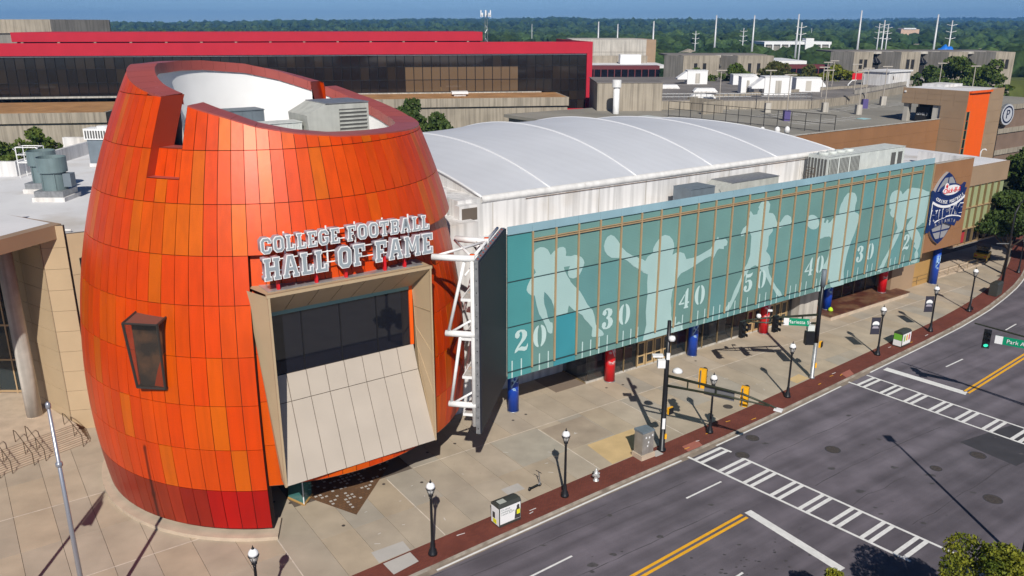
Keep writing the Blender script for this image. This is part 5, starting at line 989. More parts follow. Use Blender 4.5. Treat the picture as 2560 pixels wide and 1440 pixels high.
for (u, n, k), lab in zip(poles, pole_lab):
    t = empty('deck_light', W(u, n, 11), lab, 'light pole', 'light poles on the parking deck'); b = MB(); b.box(-.55, .55, -.55, .55, 0, 1.9); b.build('base', M_['conc_pale'] if k < 2 else M_['purple'], t); b = MB(); b.tube([(0, 0, 1.9), (0, 0, 8.2)], .09, 8); b.build('pole', PG, t); b = MB(); b.box(-1.1, 1.1, -.25, .25, 8.2, 8.38); b.build('lamp_head', PG, t)
t = empty('stair_cabin', W(176, -80, 11), 'white stair cabin at the back of the parking deck', 'cabin'); to2 = Vector(t.location)
gb('cabin_wall', M_['white'], (171, 181, -84, -77, 11, 16.4), t, to2); gb('cabin_roof', M_['white_roof'], (170.6, 181.4, -84.4, -76.6, 16.4, 16.75), t, to2); gb('stain', M_['bark'], (181 - 8, 181 - 7.6, -76.98, -76.95, 14.5, 15.4), t, to2)
t = empty('red_clock_sign', W(163, -83, 11), 'small red board on a white bracket on the parking deck', 'sign'); b = MB(); b.tube([(0, 0, 0), (0, 0, 2.4), (.9, 0, 3.4), (2, 0, 3.5)], .15, 8); b.build('bracket', M_['white_metal'], t); b = MB(); b.box(.8, 3.4, -.1, .1, 3.6, 5.2); b.build('board', M_['red'], t)
# ------------------------------------------------------------------ convention hall roof field behind
K_ = 15 / 13
cr = empty('convention_roof', (0, 0, 0), 'wide dark grey roof with white rooftop housings behind the parking deck', 'building')
b = MB(); pl = [(27.0 * K_, 153 * K_), (55 * K_, 154.5 * K_), (67 * K_, 165 * K_), (100 * K_, 205 * K_), (112 * K_, 225 * K_), (30 * K_, 222 * K_)]
b.prism(pl, (0, 0, 5), (1, 0, 0), (0, 1, 0), (0, 0, 7.7)); b.build('wall_block', M_['conc'], cr); b = MB(); b.prism([(x, y + .2) for x, y in pl], (0, 0, 12.7), (1, 0, 0), (0, 1, 0), (0, 0, .3)); b.build('roof_surface', M_['roof_grey'], cr)
for i in range(28): b = MB(); x, y = lerp(27.2, 55, i / 27) * K_, lerp(153.2, 154.7, i / 27) * K_; b.tube([(x, y, 13), (x, y, 14.2)], .06, 5); b.build('rail_post', M_['galv'], cr)
for z in (13.6, 14.2): b = MB(); b.tube([(27.2 * K_, 153.2 * K_, z), (55 * K_, 154.7 * K_, z)], .06, 5); b.build('rail', M_['galv'], cr)
for i in range(30): b = MB(); x, y = lerp(68, 100, i / 29) * K_, lerp(166.5, 205.3, i / 29) * K_; b.box(x - .6, x + .5, y, y + .3, 13.0, 13.9); b.build('edge_block', M_['conc_grey'], cr)
def housing(x, y, w_, d, h, hood, label):
    w_, d, h, hood = w_ * K_, d * K_, h * K_, hood * K_
    t = empty('roof_housing', (x * K_, y * K_, 13), label, 'roof housing', 'white housings on the grey roof'); b = MB(); b.box(-w_ / 2, w_ / 2, -d / 2, d / 2, 0, h); b.build('casing', M_['sign_white'], t); b = MB(); b.box(-w_ / 2 - .1, w_ / 2 + .1, -d / 2 - .1, d / 2 + .1, h, h + .12); b.build('lid', M_['white_metal'], t)
    s = -1 if hood < 0 else 1
    b = MB(); b.prism([(s * w_ / 2, h - .1), (s * (w_ / 2 + abs(hood)), h * .45), (s * (w_ / 2 + abs(hood)), h * .35), (s * w_ / 2, h * .35)], (0, -d * .42, 0), (1, 0, 0), (0, 0, 1), (0, d * .84, 0)); b.build('hood', M_['sign_white'], t); b = MB(); b.box(-w_ * .1, w_ * .12, -d / 2 - .04, -d / 2 - .01, .2, h * .8); b.build('door', M_['conc_pale'], t)
housing(42.5, 196, 4.6, 3, 3.0, -2.2, 'white roof housing nearest the red building'); housing(51.5, 165.5, 5.2, 3.4, 3.4, -2.4, 'largest white roof housing with a sloped hood'); housing(46.6, 168.5, 2.6, 2.4, 3.2, 0.3, 'narrow grey white housing beside the largest one'); housing(60.2, 173.5, 5.0, 3, 2.7, 1.2, 'rightmost white roof housing on the grey roof'); housing(52.8, 194, 5.2, 3, 2.2, 1.4, 'farthest low white roof housing before the trees')
for i, (x, y, s) in enumerate([(33.5, 181, 2.6), (39, 171, 2.8), (35.2, 156, 2.7), (30, 200, 2.4), (63, 190, 1.6)]):
    t = empty('skylight', (x * K_, y * K_, 13), ['white dome skylight left on the grey roof', 'white dome skylight in the middle of the grey roof', 'white dome skylight by the roof railing', 'far white dome skylight near the concrete tower', 'small white skylight behind the housings'][i], 'skylight', 'skylights on the grey roof'); b = MB(); b.box(-s, s, -1.1, 1.1, 0, .3); b.build('kerb', M_['white'], t); b = MB(); b.prism([(-s * .95, .3), (s * .95, .3), (s * .75, .95), (-s * .75, .95)], (0, -1, 0), (1, 0, 0), (0, 0, 1), (0, 2, 0)); b.build('dome', M_['sign_white'], t)
# concrete stub and white stack by the red building
t = empty('concrete_block', (24, 176, 0), 'plain board marked concrete block beside the red frame', 'building'); b = MB(); b.box(17.6 - 24, 31 - 24, 174 - 176, 192 - 176, 0, 16.6); b.build('wall', M_['conc'], t); b = MB(); b.box(17.4 - 24, 31.2 - 24, 173.9 - 176, 192 - 176, 16.6, 16.75); b.build('roof', M_['roof_grey'], t)
for i in range(6): b = MB(); b.box(18.6 + i * 2.1 - 24, 18.64 + i * 2.1 - 24, -2.02, -2.0, 8, 16.6); b.build('form_line', M_['joint'], t)
t = empty('white_stack', (20.8, 168, 8), 'white capped exhaust stack in front of the concrete block', 'chimney'); b = MB(); b.lathe([(.62, 0), (.62, 8.2)], (0, 0, 0), 18); b.build('pipe', M_['white_metal'], t, True); b = MB(); b.lathe([(.9, 8.2), (.9, 9.6)], (0, 0, 0), 18); b.build('cap', M_['white_metal'], t)
t = ac_box('rooftop_unit', 'long pale green chiller row just behind the vault crest', 33, 57, -46, -43, 11.0, 14.9, M_['ac_pale'], fans=6, ribs=12)
# ------------------------------------------------------------------ red framed glass hall
rd_ = empty('red_glass_hall', (-60, 190, 0), 'huge dark glass hall with a bright red ribbed top band and frame', 'building', rz=R(8.4)); RO = Vector((18.6, 199.2, 0)); rd_.location = RO
def rb(name, mt, x0, x1, y0, y1, z0, z1, parent=rd_): b = MB(); b.box(x0, x1, y0, y1, z0, z1); return b.build(name, mt, parent)
rb('top_band', M_['red_paint'], -200, 0, -.6, .3, 21.7, 24.3); rb('side_band', M_['red_paint'], -.5, 0, .3, 40, 21.7, 24.3); rb('roof', M_['roof_grey'], -200, -.5, .3, 32, 21.7, 22.2); rb('side_pillar', M_['red_paint'], -1.3, 0, -.6, 2, 7, 21.7); rb('side_return', M_['red_paint'], -.1, .0, 2, 40, 7, 21.7); rb('head_strip', M_['galv'], -200, -1.3, -.3, 0, 21.4, 21.7); rb('interior', mat('dim_interior', (.03, .024, .02), .9), -200, -1.4, 8, 8.2, 7, 21.4); rb('base_band', M_['red_paint'], -12, -1.3, -.4, 0, 6.5, 9.2)
GBc = [(.018, .014, .013), (.022, .017, .015), (.016, .013, .013), (.03, .022, .017)]; rg2 = random.Random(5)
for i in range(75):
    x1 = -1.35 - i * 2.0; x0 = x1 - 1.92
    for z0, z1 in ((13.35, 16.0), (16.06, 18.9), (18.96, 21.4)):
        o = rb('pane', M_['glass_bronze'], x0, x1, -.05, 0, z0, z1); c = rg2.choice(GBc)
        if 7 < i < 21 and z0 < 17: c = (.13, .085, .05) if z0 < 15 else (.15, .10, .06)
        o.color = (*c, 1)
    if i < 5:
        for z0, z1 in ((9.25, 11.2), (11.26, 13.3)): o = rb('pane', M_['glass_bronze'], x0, x1, -.05, 0, z0, z1); o.color = (*rg2.choice(GBc), 1)
b = MB(); [b.box(-1.35 - i * 2.0 - .04 - .04, -1.35 - i * 2.0 + .04 - .04 + .0, -.1, .02, 13.3, 21.4) for i in range(76)]; o = b.build('mullions', M_['black'], rd_); o['kind'] = 'stuff'
for z in (13.28, 15.98, 18.88): rb('transom', M_['black'], -200, -1.35, -.11, .0, z, z + .12)
for x in (-22.5, -21.6): rb('inner_column', M_['tan'], x, x + .35, .6, 1, 13.4, 21.2)
for i, x in enumerate((-36, -39, -49, -53, -80, -84, -112, -116, -140, -144)): rb('furniture', M_['ochre'], x, x + 1.3, .4, 1.2, 13.4, 14.4 + (i % 2) * .3)
rb('sill', M_['conc_pale'], -200, -12, -.9, -.2, 12.9, 13.25)
bk = empty('red_rear_hall', (-8, 232, 0), 'second red roof band with a thin dark window strip behind the red hall', 'building', rz=R(8.4)); 
rb('top_band', M_['red_paint'], -118, 0, -.5, 25, 23.9, 26.2, bk); rb('window_strip', M_['glass_dark'], -117, -.5, 0, .2, 18, 23.9, bk); rb('sill', M_['red_paint'], -118, 0, -.6, 0, 21.9, 22.1, bk)
for i in range(14): rb('column', M_['conc'], -116 + i * 8.6, -115.4 + i * 8.6, -.4, -.05, 18, 23.9, bk)
pdm = empty('concrete_podium', (0, 180, 0), 'stained concrete podium with a brown gravel roof before the red hall', 'building', rz=R(8.4)); pdm.location = RO
def strp(nm, x0, x1, yf, yb, zt): rb(nm + '_wall', M_['conc'], x0, x1, yf, yb, 0, zt - 1.8, pdm); rb(nm + '_parapet', M_['conc'], x0 - .2, x1 + .2, yf - .5, yb, zt - 1.8, zt, pdm); rb(nm + '_roof', M_['roof_brown'], x0 + .2, x1 - .3, yf, yb, zt, zt + .04, pdm)
strp('near', -190, -98, -34, -12.0, 13.0); strp('far', -98, -8.6, -14, -.95, 13.0)
for i in range(22): rb('board_joint', M_['joint'], -188 + i * 4.2, -187.95 + i * 4.2, -34.53, -34.5, 11.2, 13, pdm)
rb('gutter_box', M_['black'], -150, -135, -24, -23.4, 13.05, 13.3, pdm)
for x, y in ((-128, -20), (-33, -9)): rb('roof_hatch', M_['white_metal'], x, x + 2.6, y, y + 2, 13.05, 13.5, pdm); rb('hatch_lid', M_['sign_white'], x - .5, x + 3.1, y - .4, y + 2.4, 13.5, 14.0, pdm)
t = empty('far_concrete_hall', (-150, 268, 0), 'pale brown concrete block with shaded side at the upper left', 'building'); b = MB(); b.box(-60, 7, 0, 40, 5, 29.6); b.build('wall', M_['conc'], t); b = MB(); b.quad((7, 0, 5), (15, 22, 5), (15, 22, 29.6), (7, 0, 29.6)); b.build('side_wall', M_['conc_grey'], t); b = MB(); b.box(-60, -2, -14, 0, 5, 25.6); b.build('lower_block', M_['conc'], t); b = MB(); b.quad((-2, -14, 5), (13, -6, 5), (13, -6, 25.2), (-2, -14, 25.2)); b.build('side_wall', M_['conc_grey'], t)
# ------------------------------------------------------------------ concrete halls with window bays, bridge, far sheds
def bunker(name, label, x0, n, step, y, z0, z1, tw_):
    t = empty(name, (x0, y, 0), label, 'building')
    for i in range(n):
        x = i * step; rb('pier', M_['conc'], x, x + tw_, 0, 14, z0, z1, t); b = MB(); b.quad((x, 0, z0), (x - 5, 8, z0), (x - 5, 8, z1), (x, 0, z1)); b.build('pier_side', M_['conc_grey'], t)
        for k in (.3, .55): rb('slit_window', M_['blackish'], x + tw_ * k, x + tw_ * k + 1.1, -.06, 0, z1 - 5.5, z1 - 2.4, t)
        if i < n - 1:
            b = MB(); b.quad((x + tw_, 6, z1 - 3.8), (x + step, 6, z1 - 3.8), (x + step, 9, z1 - .8), (x + tw_, 9, z1 - .8)); b.build('sloped_glazing', M_['glass_dark'], t); rb('window_wall', M_['blackish'], x + tw_, x + step, 7, 14, z0, z1 - 3.8, t)
            for k in range(8): xx = lerp(x + tw_, x + step, (k + .5) / 8); b = MB(); b.tube([(xx, 5.9, z1 - 3.8), (xx, 8.9, z1 - .8)], .08, 4); b.build('glazing_bar', M_['galv'], t)
            rb('beam', M_['conc_pale'], x + tw_, x + step, 6.5, 14, z1 - .8, z1, t)
    rb('roof', M_['roof_grey'], -4, (n - 1) * step + tw_, 8, 26, z1 - .4, z1 + .1, t); return t
bunker('concrete_exhibition_hall', 'weathered concrete hall with sloped glazing bays left of the trees', 57, 2, 18, 284, 6, 18.2, 12); bunker('concrete_exhibition_hall', 'long concrete hall with four slit window piers on the right', 116, 4, 16, 290, 5, 19.2, 6.5)
t = empty('maroon_bridge', (30, 300, 0), 'maroon steel footbridge with glazed sides left of the concrete hall', 'bridge'); rb('roof', M_['red_dark'], -6, 22, 0, 6, 13.0, 14.2, t); rb('glazing', M_['glass_dark'], -6, 22, .2, .4, 10.2, 13.0, t); rb('floor', M_['conc'], -6, 22, 0, 6, 9, 10.2, t)
for i in range(12): rb('post', M_['red_dark'], -6 + i * 2.4, -5.7 + i * 2.4, 0, .2, 10.2, 13, t)
t = empty('maroon_bridge', (80, 302, 0), 'maroon steel footbridge between the trees and the right hand hall', 'bridge'); rb('roof', M_['red_dark'], 0, 36, 0, 6, 13.2, 14.5, t); rb('glazing', M_['glass_dark'], 0, 36, .2, .4, 10.0, 13.2, t); rb('floor', M_['conc_pale'], 0, 36, 0, 6, 5, 9.6, t)
for i in range(14): rb('post', M_['red_dark'], i * 2.6, .3 + i * 2.6, 0, .2, 10, 13.2, t)
for i in range(5): rb('dark_window', M_['glass_dark'], 16 + i * 3.4, 18.4 + i * 3.4, -.05, 0, 5.2, 7.6, t)
t = empty('white_shed', (32, 345, 0), 'long pale concrete shed with roof plant beyond the red frame', 'building'); rb('wall', M_['conc_pale'], -8, 22, 0, 40, 5, 22.4, t); rb('side_wall', M_['taupe'], 22, 26, 1, 40, 5, 22.3, t); rb('lower_roof', M_['white_roof'], -8, 26, -26, 0, 12.5, 13.5, t); rb('roof_plant', M_['sign_white'], 10, 18, -14, -8, 13.5, 17, t); rb('low_wall', M_['conc'], -2, 22, -4, -1, 13.5, 16.2, t); rb('wall_line', M_['joint'], -8, 22, -.04, 0, 17.5, 17.6, t)
t = empty('white_shed', (92, 335, 0), 'low white roofed shed right of the concrete hall', 'building'); rb('wall', M_['conc_pale'], -4, 22, 0, 20, 4, 12.6, t); rb('roof', M_['sign_white'], -5, 23, -2, 30, 12.6, 14.6, t)
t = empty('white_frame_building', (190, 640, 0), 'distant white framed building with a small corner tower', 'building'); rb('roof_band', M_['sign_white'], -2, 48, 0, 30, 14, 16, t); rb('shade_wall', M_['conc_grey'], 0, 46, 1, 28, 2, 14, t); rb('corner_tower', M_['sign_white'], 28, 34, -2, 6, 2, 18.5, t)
for i in range(9): rb('frame_post', M_['sign_white'], -2 + i * 6, -1 + i * 6, -.3, .8, 2, 14, t)
t = empty('peach_building', (640, 1420, 0), 'far peach coloured building on the wooded skyline', 'building'); rb('wall', mat('peach_wall', (.6, .42, .3), .8), 0, 30, 0, 20, 4, 21, t); rb('roof', M_['sign_white'], 4, 24, -1, 21, 21, 23, t)
# blue tarpaulin heap
t = empty('blue_tarpaulin', (209, 420, 10), 'bright blue tarpaulin heap beside a tall white pole', 'tarpaulin'); b = MB(); rows = []
for i in range(13):
    a = math.pi * i / 12; rows.append([Vector((-1 + 10 * (j / 10) + .0, -3 * math.cos(a), 3 + (5.4 * math.sin(math.pi * (j / 10) ** .8) ** .6 + .7 * math.sin(j * 2.1)) * math.sin(a))) for j in range(11)])
b.grid(rows); b.build('cover', mat('tarp_blue', (.01, .16, .62), .5), t, True); b = MB(); b.box(-1, 9, -3, 3, -8, 3); b.build('stack', M_['conc_grey'], t)
# tall steel transmission poles and mast
pyl = [(1497, 54, 560, 0), (1545, 60, 600, 0), (1635, 53, 480, 0), (1740, 77, 620, 1), (1792, 38, 520, 0), (1860, 70, 600, 1), (1887, 38, 520, 0), (1998, 35, 500, 0), (2005, 56, 420, 1), (2155, 26, 460, 0), (2200, 58, 520, 1), (2213, 50, 420, 1), (2222, 60, 520, 1), (2347, 36, 460, 0), (2382, 51, 430, 1), (2030, 70, 1200, 0), (1330, 60, 900, 0), (200, 57, 420, 0)]
pyl_lab = ['white pole just right of the cell mast', 'thin white pole second right of the cell mast', 'white pole above the pale shed corner', 'short pole with crossarms above the left hall', 'tall plain white pole above the left hall', 'pole with crossarms left of the white building', 'tall plain pole at the left end of the white building', 'tall plain pole over the white building tower', 'pole with arms in front of the white building', 'tallest plain white pole above the right hall', 'left of three clustered poles with crossarms', 'middle of three clustered poles with crossarms', 'right of three clustered poles with crossarms', 'tall plain pole left of the blue tarpaulin', 'pole with side arms at the blue tarpaulin', 'very thin far pole over the wood', 'thin far pole over the wood left of the masts', 'thin pole beside the concrete block upper left']
PGm = mat('pole_steel', (.55, .56, .58), .5, metal=.2)
th_ = R(17.714)
for (x, y, Y, arms), lab in zip(pyl, pyl_lab):
    uu, vv = (x - 1280) / 2060, (y - 720) / 2060; rx, ry, rz_ = uu, math.cos(th_) - vv * math.sin(th_), -(math.sin(th_) + vv * math.cos(th_)); X, ZT_ = rx / ry * Y, 28 + rz_ / ry * Y
    t = empty('transmission_pole', (round(X, 1), Y, 0), lab, 'pole', 'steel poles on the skyline'); r0 = .8 if not arms else .55
    if Y > 800 or x < 300: r0 = .5
    b = MB(); b.tube([(0, 0, 0), (0, 0, ZT_)], [r0, r0 * .45], 8); b.build('shaft', PGm, t, True)
    if arms:
        for k in range(3): b = MB(); zz = ZT_ - 2.5 - k * 3.2; b.tube([(-2.6, 0, zz + .6), (0, 0, zz), (2.6, 0, zz + .6)], .14, 5); b.build('crossarm', PGm, t)
t = empty('cell_mast', (-10.6, 350, 0), 'lattice cell mast with antenna panels above the red roof', 'mast')
for a in range(3): b = MB(); b.tube([(1.1 * math.cos(R(120 * a)), 1.1 * math.sin(R(120 * a)), 0), (.5 * math.cos(R(120 * a)), .5 * math.sin(R(120 * a)), 33.4)], .12, 5); b.build('leg', M_['galv'], t)
for k in range(16): b = MB(); z = 6 + k * 1.7; r_ = 1.0 - .5 * z / 33; b.tube([(r_ * math.cos(R(120 * (k % 3))), r_ * math.sin(R(120 * (k % 3))), z), (r_ * math.cos(R(120 * (k % 3 + 1))), r_ * math.sin(R(120 * (k % 3 + 1))), z + 1.7)], .07, 4); b.build('lacing', M_['galv'], t)
for k in range(8): a = R(45 * k); b = MB(); b.box(1.9 * math.cos(a) - .2, 1.9 * math.cos(a) + .2, 1.9 * math.sin(a) - .2, 1.9 * math.sin(a) + .2, 31, 33.6 - (k % 2)); b.build('antenna', M_['sign_white'], t)
b = MB(); b.lathe([(2, 31.6), (2, 31.8)], (0, 0, 0), 12); b.build('ring', M_['galv'], t)
# ------------------------------------------------------------------ street lamps
BK = M_['black']
def lamp_meshes():
    b = MB(); b.lathe([(.26, 0), (.26, .1), (.22, .14), (.21, .3), (.13, .42), (.12, .75), (.085, .85), (.07, 3.5), (.09, 3.55), (.07, 3.62)], (0, 0, 0), 14); pole = b.mesh('lamp_pole', BK, True)
    b = MB(); b.lathe([(.06, 3.6), (.14, 3.7), (.13, 3.76), (.1, 3.78)], (0, 0, 0), 14); [b.tube([(.12 * math.cos(R(a)), .12 * math.sin(R(a)), 3.76), (.25 * math.cos(R(a)), .25 * math.sin(R(a)), 4.15)], .012, 5) for a in range(0, 360, 45)]
    b.lathe([(.25, 4.13), (.27, 4.16), (.25, 4.19)], (0, 0, 0), 16); cage = b.mesh('lamp_cage', BK)
    b = MB(); b.lathe([(.115, 3.78), (.235, 4.15)], (0, 0, 0), 16); gl = b.mesh('lamp_glass', glass('lamp_lens', (.5, .5, .5), .1, .5), True)
    b = MB(); b.lathe([(.24, 4.19), (.245, 4.3), (.19, 4.42), (.1, 4.5), (.05, 4.51)], (0, 0, 0), 18); top = b.mesh('lamp_top', M_['lamp_glass'], True)
    b = MB(); b.lathe([(.07, 4.5), (.07, 4.56), (.02, 4.6), (.03, 4.64), (.005, 4.72)], (0, 0, 0), 10); fin = b.mesh('lamp_finial', BK, True)
    return [('pole', pole), ('cage', cage), ('lens', gl), ('lamp_top', top), ('finial', fin)]
LM = lamp_meshes()
lamps = [(-12.2, 33.2, 'black street lamp cut off by the bottom edge below the rotunda'), (-4.4, 39.1, 'black street lamp left of the white recycling bin'), (3.29, 45.02, 'black street lamp between scooter and hydrant'), (14.25, 53.44, 'black street lamp behind the twin tube signal arm'), (21.75, 59.41, 'black street lamp between the two signal poles'), (32.53, 68.1, 'black street lamp with banner nearest the green recycling bin'), (40.1, 74.04, 'black street lamp with banner in front of the tall blue column'), (46.88, 79.83, 'black street lamp with a scooter at its foot'), (60.0, 93.6, 'black street lamp in the shade of the far tree')]
for i, (x, y, lab) in enumerate(lamps):
    t = empty('street_lamp', (x, y, 0), lab, 'street lamp', 'black globe lamps along the kerb')
    for nm, me in LM: link(nm, me, t)
    if i in (5, 6):
        bn = empty('banner', (0, 0, 0)); bn.parent = t; b = MB(); b.obox((-.95, -.1, 2.0), (.8, 0, 0), (0, .03, 0), (0, 0, 1.55)); b.build('cloth', mat('banner_cloth', (.03, .028, .045), .8), bn)
        for z in (2.0, 3.55): b = MB(); b.tube([(0, -.08, z), (-.97, -.08, z)], .02, 6); b.build('bracket', BK, bn)
        b = MB(); b.prism([(.3 * math.cos(R(a)) - .55, .27 * math.sin(R(a)) + 2.95) for a in range(-20, 201, 20)], (0, -.105, 0), (1, 0, 0), (0, 0, 1), (0, -.004, 0)); b.build('emblem', M_['sign_white'], bn); b = MB(); b.box(-.75, -.35, -.112, -.108, 2.84, 2.92); b.build('emblem_band', M_['letter_face'], bn)
        b = MB(); b.prism([(-.85, 2.55), (-.25, 2.55), (-.35, 2.75), (-.75, 2.75)], (0, -.105, 0), (1, 0, 0), (0, 0, 1), (0, -.004, 0)); b.build('emblem_foot', M_['letter_side'], bn)
# ------------------------------------------------------------------ traffic signals
def signal_head(t, o, face, back_col, lit=None, q=1.25):
    """three lamp head hung at o (its centre); face = direction it looks; q scales it"""
    f = Vector(face).normalized(); s = Vector((-f.y, f.x, 0)); h = empty('signal_head', o); h.parent = t
    b = MB(); b.obox(s * (-.19 * q) - f * (.13 * q) - Z * (.55 * q), s * (.38 * q), f * (.2 * q), Z * (1.1 * q)); b.build('housing', back_col, h)
    b = MB(); b.obox(s * (-.2 * q) + f * (.072 * q) - Z * (.56 * q), s * (.4 * q), f * .03, Z * (1.12 * q)); b.build('face_plate', M_['black'], h)
    for k in range(3):
        z = (.36 - .36 * k) * q; b = MB(); n = 10
        rows = [[Z * z + s * (.15 * q * math.cos(R(a))) + Z * (.15 * q * math.sin(R(a))) + f * d for a in range(-40, 221, 26)] for d in (.1 * q, .36 * q)]; b.grid(rows); b.build('visor', M_['black'], h, True)
        b = MB(); b.prism([(.13 * q * math.cos(2 * math.pi * j / n), .13 * q * math.sin(2 * math.pi * j / n)) for j in range(n)], Z * z + f * (.11 * q), s, Z, f * .01); b.build('lens', mat('green_lens', (.02, .3, .2), .3, em=((.05, .9, .55), 1.2)) if lit == k else mat('dark_lens', (.03, .03, .03), .3), h)
    return h
def twin_arm(t, p, q, mt, dz=.7, bend=.0):
    p, q = Vector(p), Vector(q); d = q - p
    b = MB(); b.tube([p, p + d * .75, q - Z * bend], [.1, .08, .06], 10); b.build('arm', mt, t, True)
    b = MB(); b.tube([p - Z * dz, p + d * .6 - Z * (dz * .62), q - Z * (bend + .08)], [.09, .07, .05], 10); b.build('arm', mt, t, True)
    for k in (.22, .5): b = MB(); b.tube([p + d * k, p + d * k - Z * (dz * (1 - k * .6))], .05, 6); b.build('strut', mt, t)
def ped_head(t, o, f):
    f = Vector(f).normalized(); s = Vector((-f.y, f.x, 0)); b = MB(Vector(o)); o = Vector(o)
    b.obox(o + s * -.22 - f * .12 - Z * .24, s * .44, f * .16, Z * .48); b.build('walk_signal', M_['signal_yellow'], t); b = MB(); b.obox(o + s * -.2 + f * .045 - Z * .22, s * .4, f * .06, Z * .44); b.build('walk_screen', M_['black'], t)
s1 = empty('traffic_signal', (10.34, 50.85, 0), 'black signal pole with twin tube arm reaching over the road and two yellow backed heads', 'traffic signal', 'traffic signal poles at the crossing')
b = MB(); b.lathe([(.3, 0), (.3, .12), (.2, .16), (.17, 5), (.13, 9.5)], (0, 0, 0), 14); b.build('pole', BK, s1, True)
e1 = Vector((16.3 - 10.34, 47.5 - 50.85, 5.35)); twin_arm(s1, (0, 0, 5.6), e1, M_['pole_green'], .72, .3)
for p in ((2.55, .35, 5.25), (4.85, -1.75, 4.9)): signal_head(s1, Vector(p), (.5, .86, 0), M_['signal_yellow'])
for p in ((2.55, .35, 5.25), (4.85, -1.75, 4.9)): b = MB(); b.tube([Vector(p) - Z * .6 + Vector((-.2, -.2, 0)), Vector(p) + Z * .65 + Vector((-.2, -.2, 0))], .035, 6); b.build('hanger', M_['galv'], s1)
b = MB(); d = (e1 - Vector((0, 0, 5.6))).normalized(); b.obox(d * 2.6 + Vector((0, 0, 5.6)) - Z * .72 + Vector((.05, .1, 0)), d * 2.0, Vector((.02, .03, 0)), Z * .62); b.build('street_sign_back', mat('sign_back', (.22, .22, .23), .5, metal=.4), s1)
b = MB(); b.tube([e1 - Z * .3, e1 - Z * .42 + d * .45], .07, 6); b.build('lamp_neck', M_['pole_green'], s1); b = MB(); b.obox(e1 - Z * .5 + d * .4 + Vector((-.18, -.2, 0)), d * .5, Vector((.2, .34, 0)), Z * .1); b.build('camera', M_['sign_white'], s1)
ped_head(s1, (.42, -.1, 3.05), (.6, -.8, 0)); b = MB(); b.box(.12, .26, -.2, -.05, .95, 1.3); b.build('push_button', M_['signal_yellow'], s1)
for z, r_ in ((8.35, .3),): b = MB(); b.lathe([(.0, 0), (.2, .05), (.24, .2), (.2, .35), (0, .4)], (.18, -.25, z - .2), 14); b.build('antenna_dish', M_['sign_white'], s1, True)
b = MB(); b.box(-1.0, -.3, -.25, .15, 7.0, 7.12); b.build('camera', M_['sign_white'], s1); b = MB(); b.box(-.65, -.15, -.3, .1, 5.95 + .3, 6.5 + .3); b.build('equipment_box', M_['sign_white'], s1); b = MB(); b.lathe([(.12, 0), (.36, .05), (.3, .2), (.1, .32)], (.7, -.2, 5.9), 14); b.build('antenna', M_['sign_white'], s1, True); b = MB(); b.box(-.1, .12, -.3, -.16, 7.0 - .15, 7.3); b.build('equipment_box', M_['sign_white'], s1)
b = MB(); b.box(-.1, .1, -.19, -.17, 1.7, 2.5); b.build('sticker', M_['sign_white'], s1)
s2 = empty('traffic_signal', (24.93, 63.04, 0), 'dark signal pole with the green Marietta St name board on its arm', 'traffic signal', 'traffic signal poles at the crossing')
b = MB(); b.lathe([(.24, 0), (.24, .12), (.17, .16), (.16, 3.2)], (0, 0, 0), 14); b.build('lower_pole', M_['galv'], s2, True); b = MB(); b.lathe([(.2, 3.2), (.17, 5), (.13, 9.0)], (0, 0, 0), 14); b.build('pole', BK, s2, True)
e2 = Vector((18.75 - 24.93, 62.7 - 63.04, 5.3)); twin_arm(s2, (0, 0, 5.6), e2, M_['pole_green'], .75, .1)
signal_head(s2, Vector((-6.3, -.6, 4.55)), Vector((.55, -.83, 0)), M_['black']); signal_head(s2, Vector((-3.65, -.5, 5.0)), Vector((.55, -.83, 0)), M_['black'])
for p in ((-6.3, -.6, 4.55), (-3.65, -.5, 5.0)): b = MB(); b.obox(Vector(p) + Vector((-.22, -.05, -.6)), Vector((.1, .16, 0)), Vector((-.06, .05, 0)), Z * 1.25); b.build('back_board', M_['signal_yellow'], s2)
b = MB(); ax = Vector((.985, -.17, 0)); b.obox(Vector((-2.9, -.2, 4.78)), ax * 2.0, Vector((.005, .03, 0)), Z * .62); b.build('name_board', M_['sign_green'], s2); b = MB(); b.obox(Vector((-2.9, -.212, 4.78)), ax * .42, Vector((.001, .008, 0)), Z * .62); b.build('name_board_end', M_['sign_white'], s2)
place_text('street_lettering', 'Marietta St', .42, M_['sign_white'], Vector((-2.9, -.22, 5.09)) + ax * 1.2, ax, Z, s2, .004)
b = MB(); b.lathe([(0, 0), (.16, .06), (.2, .2), (.16, .34), (0, .4)], (-5.0, -.35, 5.4), 12); b.build('camera_dome', M_['sign_white'], s2, True); b = MB(); b.tube([(-4.35, -.3, 4.9), (-4.3, -.3, 6.1), (-4.15, -.35, 6.1)], .03, 6); b.build('camera_stalk', M_['galv'], s2); b = MB(); b.box(-4.3, -3.95, -.4, -.25, 6.0, 6.14); b.build('camera', M_['sign_white'], s2)
b = MB(); b.box(-.9, -.35, -.35, .1, 3.95 + .35, 4.4 + .35); b.build('equipment_box', M_['ac_pale'], s2); b = MB(); b.box(-1.0, -.3, -.4, .1, 3.1, 4.2); b.build('equipment_box', BK, s2); ped_head(s2, (.4, -.1, 3.05), (.8, -.6, 0)); b = MB(); b.box(.1, .22, -.2, -.06, 1.0, 1.4); b.build('push_button', M_['signal_yellow'], s2)
b = MB(); b.lathe([(.2, 8.0), (.2, 9.4)], (0, 0, 0), 12); b.build('radio_can', M_['ac_grey'], s2, True)
s3 = empty('traffic_signal', (44.5, 43.5, RZ), 'signal arm with green lamp and Park Ave name board entering from the right edge', 'traffic signal', 'traffic signal poles at the crossing'); o3 = Vector((44.5, 43.5, RZ)); G3 = lambda x, y, z: Vector((x, y, z)) - o3
